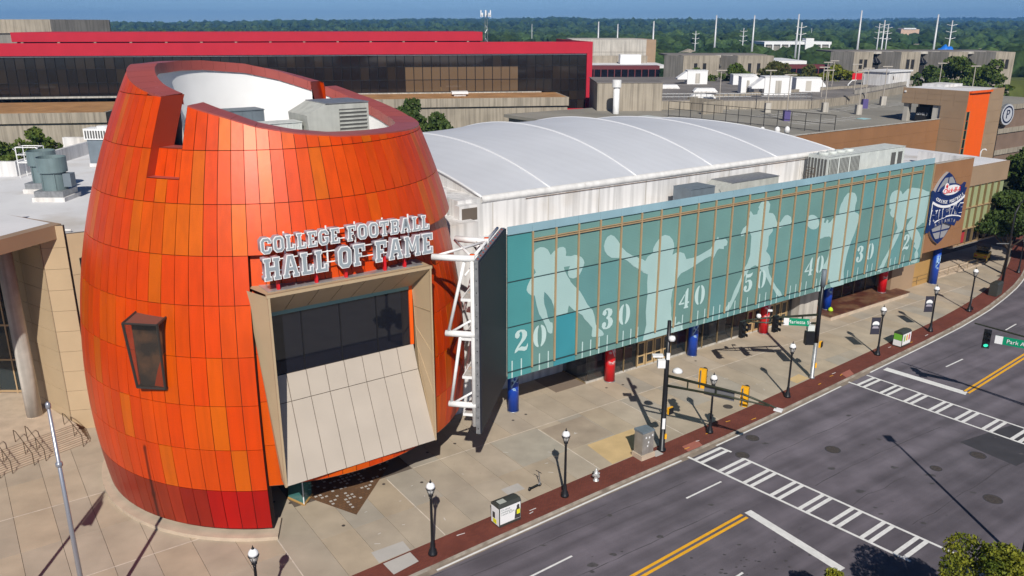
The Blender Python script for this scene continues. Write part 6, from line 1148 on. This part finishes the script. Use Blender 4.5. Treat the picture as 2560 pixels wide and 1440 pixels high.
b = MB(); b.lathe([(.3, 0), (.2, .2), (.14, 8.2)], (0, 0, 0), 12); b.build('pole', BK, s3, True)
b = MB(); b.tube([G3(44.5, 43.5, 6.9), G3(34.6, 57.9, 6.75)], [.12, .05], 8); b.build('arm', M_['pole_green'], s3); b = MB(); b.tube([G3(44.5, 43.5, 6.3), G3(37.4, 53.9, 6.5)], [.1, .05], 8); b.build('arm', M_['pole_green'], s3)
signal_head(s3, G3(35.0, 56.75, 5.95), Vector((-.45, -.9, 0)), M_['black'], 2)
ax = Vector((9.9, -14.4, 0)).normalized(); ax = Vector((.80, -.60, 0)); b = MB(); b.obox(G3(35.25, 56.15, 5.85), ax * 2.7, Vector((.02, .026, 0)), Z * .6); b.build('name_board', M_['sign_green'], s3); b = MB(); b.obox(G3(35.24, 56.14, 5.85), ax * .5, Vector((-.006, -.008, 0)), Z * .6); b.build('name_board_end', M_['sign_white'], s3)
place_text('street_lettering', 'Park Ave', .42, M_['sign_white'], G3(35.24, 56.13, 6.15) + ax * 1.5 + Vector((-.012, -.016, 0)), ax, Z, s3, .004)
s4 = empty('tall_street_light', (27.9, 38.4, RZ), 'slim tall street light at the lower right corner', 'street lamp'); b = MB(); b.tube([(0, 0, 0), (0, 0, 10.2), (-.2, 1.0, 10.4)], [.12, .08, .06], 8); b.build('pole', BK, s4); b = MB(); b.box(-.5, .1, .7, 1.5, 10.3, 10.45); b.build('lamp_head', BK, s4)
# ------------------------------------------------------------------ other street furniture
c = empty('signal_cabinet', (8.95, 50.05, 0), 'tall stainless signal cabinet with stickers on a concrete pad', 'cabinet', rz=AU); rb('pad', M_['plinth'], -.62, .62, -.5, .5, 0, .34, c); rb('cabinet_body', M_['steel'], -.52, .52, -.4, .4, .34, 1.95, c); b = MB(); b.prism([(-.56, 1.95), (.56, 1.95), (.56, 2.02), (-.56, 2.1)], (0, -.44, 0), (1, 0, 0), (0, 0, 1), (0, .88, 0)); b.build('cabinet_roof', M_['ac_grey'], c)
rb('door', M_['steel'], -.45, .47, -.43, -.4, .42, 1.86, c)
for x, z in ((-.28, 1.55), (.02, 1.5), (.3, 1.6), (-.05, 1.15), (-.12, .9)): rb('sticker', M_['sign_white'], x, x + .1, -.438, -.43, z, z + .13, c)
t = empty('paving_pad', (9.9, 50.35, 0), 'small pale concrete pad between cabinet and signal pole', 'pad', rz=AU); rb('slab', M_['slab_grey'], -.35, .35, -.3, .3, 0, .03, t)
t = empty('fire_hydrant', (5.41, 46.85, 0), 'silver fire hydrant on the brick strip', 'hydrant', rz=.6); SV = mat('hydrant_silver', (.55, .55, .54), .4, metal=.4, var=.12, scale=6)
b = MB(); b.lathe([(.2, 0), (.2, .06), (.13, .08), (.12, .5), (.17, .52), (.17, .57), (.13, .6), (.11, .72), (.05, .8), (.04, .88)], (0, 0, 0), 14); b.build('barrel', SV, t, True); b = MB(); b.tube([(-.26, 0, .45), (.26, 0, .45)], .075, 10); b.build('side_nozzles', SV, t); b = MB(); b.tube([(0, 0, .42), (0, -.26, .42)], .1, 10); b.build('pumper_nozzle', SV, t)
def scooter(loc, rz, label):
    t = empty('electric_scooter', loc, label, 'scooter', rz=rz)
    for x in (-.45, .42): b = MB(); b.tube([(x, -.03, .12), (x, .03, .12)], .12, 16); b.build('wheel', BK, t, True)
    rb('deck', BK, -.4, .28, -.08, .08, .12, .18, t); b = MB(); b.tube([(.28, 0, .15), (.42, 0, .3), (.3, 0, 1.08)], .032, 8); b.build('stem', M_['galv'], t); b = MB(); b.tube([(.3, -.25, 1.08), (.3, .25, 1.08)], .022, 6); b.build('handlebar', BK, t); b = MB(); b.tube([(.42, 0, .12), (.42, 0, .3)], .05, 8); b.build('fork', M_['galv'], t); b = MB(); rows = [[Vector((-.45 + .15 * math.cos(R(a)), y, .12 + .15 * math.sin(R(a)))) for a in (40, 80, 120)] for y in (-.05, .05)]; b.grid(rows); b.build('rear_fender', BK, t)
scooter((1.46, 45.9, 0), R(41), 'grey kick scooter standing on the pavement by the street lamp'); scooter((47.6, 80.7, 0), R(75), 'kick scooter parked behind the far street lamp')
def bin_(loc, rz, label, kind):
    t = empty('recycling_bin', loc, label, 'bin', 'recycling bins along the pavement', rz); body = mat('bin_dark', (.055, .058, .05), .5, metal=.2)
    rb('body', body, -.78, .78, -.42, .42, .03, 1.3, t); b = MB(); b.prism([(-.43, 1.3), (.43, 1.3), (.4, 1.38), (.1, 1.47), (-.3, 1.47)], (-.8, 0, 0), (0, 1, 0), (0, 0, 1), (1.6, 0, 0)); b.build('lid', body, t); rb('foot', body, -.74, .74, -.38, .38, 0, .03, t)
    if kind:
        P = M_['sign_white']; rb('front_poster', P, -.73, .73, -.436, -.422, .2, 1.25, t); rb('side_poster', P if kind == 1 else mat('poster_green', (.15, .42, .04), .5), -.796, -.782, -.38, .38, .1 if kind == 1 else .65, 1.22, t)
        if kind == 1:
            rb('slot', mat('slot_pale', (.4, .42, .38), .6), -.66, -.16, -.3, .1, 1.49, 1.5, t)
            GT = mat('print_grey', (.2, .22, .22), .6)
            for k, (s_, z) in enumerate((('On-time', 1.12), ('mediation,', .97), ('I saved $254', .82))): place_text('poster_lettering', s_, .19, GT, Vector((-.68, -.44, z)), (1, 0, 0), Z, t, .003, align='LEFT')
            DK = mat('print_dark', (.05, .045, .045), .6); b = MB(); b.prism([(.3, .22), (.72, .22), (.72, .75), (.66, .9), (.64, 1.1), (.55, 1.16), (.46, 1.08), (.46, .92), (.36, .8)], (0, -.437, 0), (1, 0, 0), (0, 0, 1), (0, -.004, 0)); b.build('poster_person', DK, t)
            rb('poster_tag', mat('tag_yellow', (.75, .72, .02), .5), .46, .7, -.446, -.442, .5, .8, t); rb('poster_tag', MATS['tag_yellow'], -.803, -.797, -.15, .2, .14, .42, t); rb('poster_person', DK, -.802, -.797, .0, .25, .45, .85, t)
        else:
            rb('side_poster', P, -.796, -.782, -.38, .38, .1, .63, t)
            for k, c_ in enumerate(((.25, .4, .1), (.75, .4, .05), (.6, .12, .12))): rb('poster_bottle', mat('print_%d' % k, c_, .5), -.55 + .42 * k, -.3 + .42 * k, -.444, -.438, .55, 1.05, t); rb('poster_bottle_cap', MATS['print_%d' % k], -.48 + .42 * k, -.37 + .42 * k, -.444, -.438, 1.05, 1.15, t)
bin_((-.35, 42.35, 0), R(36), 'recycling bin with white posters and yellow tags near the kerb', 1); bin_((35.75, 70.55, 0), R(38), 'recycling bin with green and fruit coloured posters', 2); bin_((52.6, 85.3, 0), R(42), 'plain black bin under the far street tree', 0)
# flagpoles
fp = empty('flagpole', (-20.2, 32.62, 0), 'tall silver flagpole leaning past the left edge of the rotunda', 'flagpole'); FS = mat('pole_silver', (.42, .43, .48), .35, metal=.6)
b = MB(); b.tube([(0, 0, 0), (0, 0, 6), (0, 0, 12.1)], [.13, .105, .075], 14); b.build('pole', FS, fp, True); b = MB(); b.lathe([(.07, 12.05), (.11, 12.1), (.11, 12.3), (.05, 12.38)], (0, 0, 0), 12); b.build('truck', FS, fp, True); b = MB(); b.lathe([(.1, 9.2), (.15, 9.25), (.15, 9.4), (.1, 9.45)], (0, 0, 0), 12); b.build('collar', FS, fp, True)
fp2 = empty('flagpole', (-24.85, 31.6, 0), 'flagpole with hanging flag whose shadow crosses the plaza at left', 'flagpole'); b = MB(); b.tube([(0, 0, 0), (0, 0, 10.9)], [.13, .08], 12); b.build('pole', FS, fp2, True)
b = MB(); rows = [[Vector((.1 + .9 * (j / 6) * (.45 + .3 * k), .06 * math.sin(j * 1.6 + k), 10.6 - 2.6 * k - .9 * (j / 6) * (1 - k))) for j in range(7)] for k in (0, .33, .66, 1)]; b.grid(rows); b.build('flag', mat('flag_cloth', (.2, .05, .06), .8), fp2, True)
# far right steps with railing, yellow cart
r2 = empty('side_steps', W(60, -1.2, 0), 'low pale steps with thin railing beside the tall blue column', 'steps'); ro2 = Vector(r2.location)
for k in range(3): b = MB(); b.obox(W(53.6 + k * .2, -3 + .0, 0) - ro2, U * (17.5 - k * .4), N * (2.6 - k * .4), Z * (.15 * (k + 1))); b.build('step', M_['plinth'], r2)
for i in range(9): b = MB(); p = W(53.4 + i * 2.2, -.25, .1 if i == 0 else .15) - ro2; b.tube([p, p + Z * .95], .025, 5); b.build('rail_post', M_['bronze_dk'], r2)
for z in (.6, 1.08): b = MB(); b.tube([W(53.4, -.25, z) - ro2, W(71, -.25, z) - ro2], .025, 5); b.build('rail', M_['bronze_dk'], r2)
yc = empty('yellow_cart', (58.7, 99.2, 0), 'yellow utility cart parked in the shade past the steps', 'cart', rz=R(52)); YP = mat('cart_yellow', (.62, .36, .01), .4)
b = MB(); b.prism([(-1.5, .35), (1.5, .35), (1.5, .95), (.9, 1.05), (-1.5, 1.1)], (0, -.75, 0), (1, 0, 0), (0, 0, 1), (0, 1.5, 0)); b.build('body', YP, yc); rb('cab', M_['glass_dark'], -.5, .8, -.68, .68, 1.06, 1.85, yc); rb('roof', BK, -.7, .9, -.74, .74, 1.85, 1.93, yc); rb('bumper', BK, -1.58, -1.5, -.7, .7, .35, .55, yc)
for x in (-.95, .95):
    for y in (-.7, .7): b = MB(); b.tube([(x, y - .1, .3), (x, y + .1, .3)], .3, 16); b.build('wheel', BK, yc, True)
for y in (-.5, .5): rb('lamp', M_['red'], -1.53, -1.49, y - .12, y + .12, .75, .9, yc)
sp = empty('tall_signal_post', (54.4, 87.3, 0), 'tall dark lamp post with an arm in front of the far tree', 'street lamp'); b = MB(); b.tube([(0, 0, 0), (0, 0, 8.6), (.6, .4, 9.6), (1.8, 1.2, 10)], [.14, .1, .08, .06], 10); b.build('pole', BK, sp, True); b = MB(); b.tube([(0, 0, 5.2), (-1.6, -.3, 5.3)], .05, 6); b.build('side_arm', M_['galv'], sp)
t = empty('litter_bag', W(38.9, .3, .5), 'lime green bag left on the brown ledge', 'bag'); b = MB(); b.lathe([(.2, 0), (.28, .1), (.2, .3), (.05, .42)], (0, 0, 0), 8); b.build('bag', mat('lime_cloth', (.45, .7, .03), .8), t, True)
# ------------------------------------------------------------------ trees
def leaf_mat(name, c1, c2):
    m = mat(name, c1, .65, spec=.2, col2=c2, mix_scale=1.2, mix=(.35, .65), var=.25, scale=6)
    p = m.node_tree.nodes['Principled BSDF']; p.inputs['Subsurface Weight'].default_value = 0; return m
LF = {'deep': leaf_mat('leaf_deep', (.03, .056, .014), (.07, .105, .022)), 'mid': leaf_mat('leaf_mid', (.045, .085, .018), (.10, .13, .022)), 'gold': leaf_mat('leaf_gold', (.075, .11, .014), (.21, .21, .018)), 'olive': leaf_mat('leaf_olive', (.05, .07, .02), (.11, .10, .028))}
def crown(rng, clumps, n, size):
    vs_, fs = [], []
    tot = sum(r[0] * r[1] * r[2] for _, r in clumps)
    for c, r in clumps:
        k = int(n * r[0] * r[1] * r[2] / tot) + 8
        for _ in range(k):
            while True:
                q = Vector((rng.uniform(-1, 1), rng.uniform(-1, 1), rng.uniform(-1, 1)))
                if .25 < q.length <= 1: break
            if rng.random() < .55: q = q.normalized() * rng.uniform(.8, 1.08)
            p = c + Vector((q.x * r[0], q.y * r[1], q.z * r[2])); s = size * rng.uniform(.6, 1.4)
            a = Vector((rng.gauss(0, 1), rng.gauss(0, 1), rng.gauss(0, .6))).normalized(); b_ = a.orthogonal().normalized(); b_.rotate(Matrix.Rotation(rng.uniform(0, 6.28), 3, a)); b2 = a.cross(b_)
            i = len(vs_); vs_ += [p - b_ * s * .5, p + b2 * s * .32, p + b_ * s * .5, p - b2 * s * .32]; fs.append((i, i + 1, i + 2, i + 3))
    return vs_, fs
def tree(name, label, loc, h, spread, leaf, n, size, seed, group=None, cat='tree', trunk=.16, low=.35, narrow=False, shape=None):
    rng = random.Random(seed); t = empty(name, loc, label, cat, group); clumps = []
    if narrow:
        for i in range(9): z = h * lerp(.12, .95, i / 8); w_ = spread * (1.0 - (i / 8) ** 1.6 * .7); clumps.append((Vector((rng.uniform(-.2, .2) * spread, rng.uniform(-.2, .2) * spread, z)), (w_, w_, h * .11)))
    else:
        for i in range(24):
            a = rng.uniform(0, 6.28); rr = spread * rng.uniform(.15, .9); z = h * rng.uniform(low + .08, .93 - .28 * (rr / spread) ** 2); k = rng.uniform(.15, .36)
            clumps.append((Vector((rr * math.cos(a), rr * math.sin(a), z)), (spread * k, spread * k, h * rng.uniform(.05, .11))))
        clumps.append((Vector((0, 0, h * .85)), (spread * .3, spread * .3, h * .13)))
    b = MB(); top = h * (.8 if narrow else .62); b.tube([(0, 0, 0), (.05 * spread, 0, top * .5), (0, .05 * spread, top)], [trunk, trunk * .75, trunk * .3], 8); b.build('trunk', M_['bark'], t, True)
    if not narrow:
        for c, r in clumps[:7]: b = MB(); b.tube([(0, 0, h * low * .8), c * .55 + Vector((0, 0, h * .12)), c], [trunk * .5, trunk * .3, trunk * .1], 6); b.build('limb', M_['bark'], t, True)
    vs_, fs = crown(rng, clumps, n, size); me = bpy.data.meshes.new('crown'); me.from_pydata([tuple(v) for v in vs_], [], fs); me.materials.append(LF[leaf]); link('crown', me, t); return t
tree('street_tree', 'gold flecked street tree at the lower right corner', (21.0, 29.9, RZ), 7.2, 3.0, 'gold', 20000, .15, 1, 'trees in the street', low=.4); tree('street_tree', 'small green tree tip at the bottom edge under the stop line', (15.4, 33.2, RZ), 3.4, 1.4, 'gold', 7000, .13, 2, 'trees in the street'); tree('street_tree', 'gold green tree crown cut by the right bottom corner', (24.4, 30.6, RZ), 6.0, 2.3, 'gold', 12000, .15, 3, 'trees in the street')
tree('street_tree', 'dark green street tree over the shaded pavement at right', tuple(W(68.5, 3.0, 0)), 10.0, 4.6, 'deep', 11000, .42, 4, 'trees in the street', low=.38, trunk=.22); tree('street_tree', 'tall dark tree against the glazed wing at the right edge', tuple(W(78, 2.0, 0)), 14.5, 5.4, 'deep', 12000, .48, 5, 'trees in the street', low=.25, trunk=.25); tree('street_tree', 'dark tree at the right edge beyond the glazed wing', tuple(W(86, -4, 0)), 13, 5, 'mid', 9000, .5, 6, 'trees in the street', low=.25, trunk=.25)
tree('evergreen_tree', 'taller dark evergreen right behind the rotunda', (-15.0, 124, 6), 11.0, 4.2, 'deep', 15000, .62, 7, 'evergreens behind the rotunda', narrow=True); tree('evergreen_tree', 'shorter dark evergreen just right of the taller one', (-10.2, 123, 6), 9.2, 4.0, 'deep', 13000, .62, 8, 'evergreens behind the rotunda', narrow=True); tree('evergreen_tree', 'dark evergreen half hidden by the rotunda rim', (-18.5, 126, 6), 9.5, 3.2, 'deep', 5000, .5, 9, 'evergreens behind the rotunda', narrow=True)
for i, (x, y, z, h, s) in enumerate([(-55, 89, 11, 5.2, 2.6), (-51.5, 90, 11, 6.6, 2.4), (-60, 90, 11, 4.6, 2.4), (-64, 91, 10, 5.5, 2.6), (-46, 103, 12, 5.2, 1.8)]): tree('wall_shrub', ['bushy shrub against the stained concrete wall at left', 'taller shrub beside the white step ladder', 'low shrub left along the concrete wall', 'leftmost shrub at the picture edge by the wall', 'small shrub top behind the white parapet'][i], (x, y, z), h, s, 'mid', 2600, .35, 20 + i, 'shrubs between roof and concrete wall', 'shrub', low=.1)
mid = [(62, 236, 5.5, 12.5, 7, 'mid', 'broad green tree left of the golden one by the grey roof'), (74, 240, 5, 13.5, 7, 'olive', 'olive tree in the row behind the grey roof'), (84, 241, 5, 12.5, 6, 'olive', 'second olive tree in the row behind the grey roof'), (92, 242, 5, 12.5, 6, 'gold', 'golden green tree at the end of the row behind the grey roof'), (54, 250, 8, 8, 4, 'mid', 'dark bush at the foot of the concrete hall'), (97, 225, 4, 9, 4.4, 'olive', 'thin leaved tree before the pale bridge base'), (112, 228, 3, 15, 6, 'deep', 'dark pointed tree left of the lattice frame'), (124, 236, 4, 16, 8, 'mid', 'large bright green tree in front of the right hall'), (136, 240, 4, 15, 7, 'mid', 'green tree right behind the white cabin'), (152, 226, 3, 17.5, 8.5, 'olive', 'big brown green tree left over the tower'), (164, 232, 3, 18.5, 9, 'olive', 'biggest brown green tree over the tower roof'), (177, 236, 3, 16, 8, 'olive', 'brown green tree right over the tower roof')]
for i, (x, y, z, h, s, lf, lab) in enumerate(mid): tree('park_tree', lab, (x, y, z), h, s, lf, 4200, .85, 40 + i, 'trees between the halls', low=.2, trunk=.3)
# ------------------------------------------------------------------ the wide wood to the horizon
rng = random.Random(99)
def blob(seed, sub=2):
    bm = bmesh.new(); bmesh.ops.create_icosphere(bm, subdivisions=sub, radius=1); s = Vector((seed * 7.3, seed * 3.1, seed * 1.7))
    for v in bm.verts:
        n_ = noise.fractal(v.co * 1.6 + s, 1, 2, 4); k = 1 + .42 * n_; v.co = v.co * k; v.co.z *= .8
    V = [v.co.copy() for v in bm.verts]; Fc = [tuple(v.index for v in f.verts) for f in bm.faces]; bm.free(); return V, Fc
BL2 = [blob(i, 2) for i in range(6)]; BL1 = [blob(i + 10, 1) for i in range(6)]
def hills(x, y):
    d = max(0, y - 1500) / 6000; return 70 * d * (.6 + .4 * math.sin(x * .0009 + 1.3) * math.sin(x * .00031 + y * .0004)) + 12 * noise.noise(Vector((x * .002, y * .002, 3))) * min(1, y / 2500)
def forest(name, count, y0, y1, bl, smin, smax, mt, power=1.0, xr=.68):
    vs_, fs, sh = [], [], []; made = 0
    while made < count:
        y = y0 + (y1 - y0) * rng.random() ** power; x = rng.uniform(-xr, xr) * y * 1.05
        if y < 900 and (x < 20 and y < 420): continue
        if noise.noise(Vector((x * .004, y * .004, 0))) < -.38: continue
        z = hills(x, y); s = rng.uniform(smin, smax); V, Fc = bl[rng.randrange(6)]; a = rng.uniform(0, 6.28); ca, sa = math.cos(a), math.sin(a); b0 = len(vs_); sz = s * rng.uniform(.8, 1.15)
        vs_ += [(x + (v.x * ca - v.y * sa) * s, y + (v.x * sa + v.y * ca) * s, z + sz * (.75 + v.z) + 1.5) for v in V]; fs += [tuple(i + b0 for i in f) for f in Fc]; made += 1; sh += [rng.uniform(.55, 1.5)] * len(V)
    me = bpy.data.meshes.new(name); me.from_pydata(vs_, [], fs); me.materials.append(mt); at_ = me.attributes.new('shade', 'FLOAT', 'POINT'); at_.data.foreach_set('value', sh); o = link(name, me); tag(o, 'dark green wood spreading to the hazy horizon', 'wood', kind='stuff'); return o
FM_ = mat('wood_foliage', (.024, .048, .018), .9, spec=.05, col2=(.048, .078, .024), mix_scale=.03, mix=(.35, .65), var=.5, scale=.35, bump=1.0, bscale=.9)
FMW = FM_.copy(); nd_ = FMW.node_tree.nodes; p_ = nd_['Principled BSDF']; a_ = nd_.new('ShaderNodeAttribute'); a_.attribute_name = 'shade'; x_ = nd_.new('ShaderNodeMix'); x_.data_type = 'RGBA'; x_.blend_type = 'MULTIPLY'; x_.inputs['Factor'].default_value = 1; sk_ = p_.inputs['Base Color'].links[0].from_socket; FMW.node_tree.links.new(sk_, x_.inputs[6]); FMW.node_tree.links.new(a_.outputs['Fac'], x_.inputs[7]); FMW.node_tree.links.new(x_.outputs[2], p_.inputs['Base Color'])
forest('near_wood', 1500, 430, 900, BL2, 4.5, 8.5, FMW, 1.0); forest('middle_wood', 4200, 850, 2400, BL1, 6, 11, FMW, .8); forest('far_wood', 9500, 2300, 7600, BL1, 8, 17, FMW, .75)
b = MB(); rows = []
for j in range(40):
    y = 380 + (8200 - 380) * (j / 39) ** 1.4; rows.append([Vector((xx * y * .75, y, hills(xx * y * .75, y) - 1.0)) for xx in [-1 + 2 * i / 60 for i in range(61)]])
b.grid(rows); tag(b.build('hills', FM_), kind='structure')
# grassy bank and lot at the far right
t = bx('grass_bank', mat('bank_grass', (.10, .12, .035), .95, var=.3, scale=.2, spec=.1), (176, 290, 300, 322, -1, 9), None, False); tag(t, 'dry green grass bank at the far right', 'grass', kind='stuff')
# scattered far houses
hr = random.Random(4)
spots = [(150, 520), (175, 560), (120, 610), (320, 520), (300, 470), (345, 640), (60, 700), (-40, 900), (420, 900), (250, 900)]
hl = ['small pale house roof in the wood above the left hall', 'second pale house in the wood by the poles', 'small house left of the white framed building', 'small house at the far right by the grass bank', 'pale house at the far right edge', 'far white house at the right skyline', 'tiny house behind the cell mast', 'tiny far white house above the red roof', 'far white house below the peach building', 'far pale house in the middle of the wood']
for (x, y), lab in zip(spots, hl):
    t = empty('far_house', (x, y, hills(x, y)), lab, 'house', 'small houses in the wood'); w_, d, h = hr.uniform(8, 14), 9, hr.uniform(6, 9); rb('wall', M_['conc_pale'], 0, w_, 0, d, 0, h, t); b = MB(); b.prism([(-.4, h), (w_ + .4, h), (w_ * .5, h + 3)], (0, -.4, 0), (1, 0, 0), (0, 0, 1), (0, d + .8, 0)); b.build('roof', M_['roof_grey'] if hr.random() < .6 else M_['conc'], t)
# ------------------------------------------------------------------ haze
hz = MB(); hz.box(-7000, 7000, -400, 8600, -2, 150); o = hz.build('haze', None or mat('haze_surface', (1, 1, 1))); o['kind'] = 'stuff'
m = bpy.data.materials.new('haze_air'); m.use_nodes = True; nt_ = m.node_tree; nt_.nodes.clear(); out = nt_.nodes.new('ShaderNodeOutputMaterial'); pv_ = nt_.nodes.new('ShaderNodeVolumePrincipled'); pv_.inputs['Color'].default_value = (.16, .42, .92, 1); pv_.inputs['Density'].default_value = 1.3e-4; pv_.inputs['Anisotropy'].default_value = .0
nt_.links.new(pv_.outputs[0], out.inputs['Volume']); o.data.materials.clear(); o.data.materials.append(m)
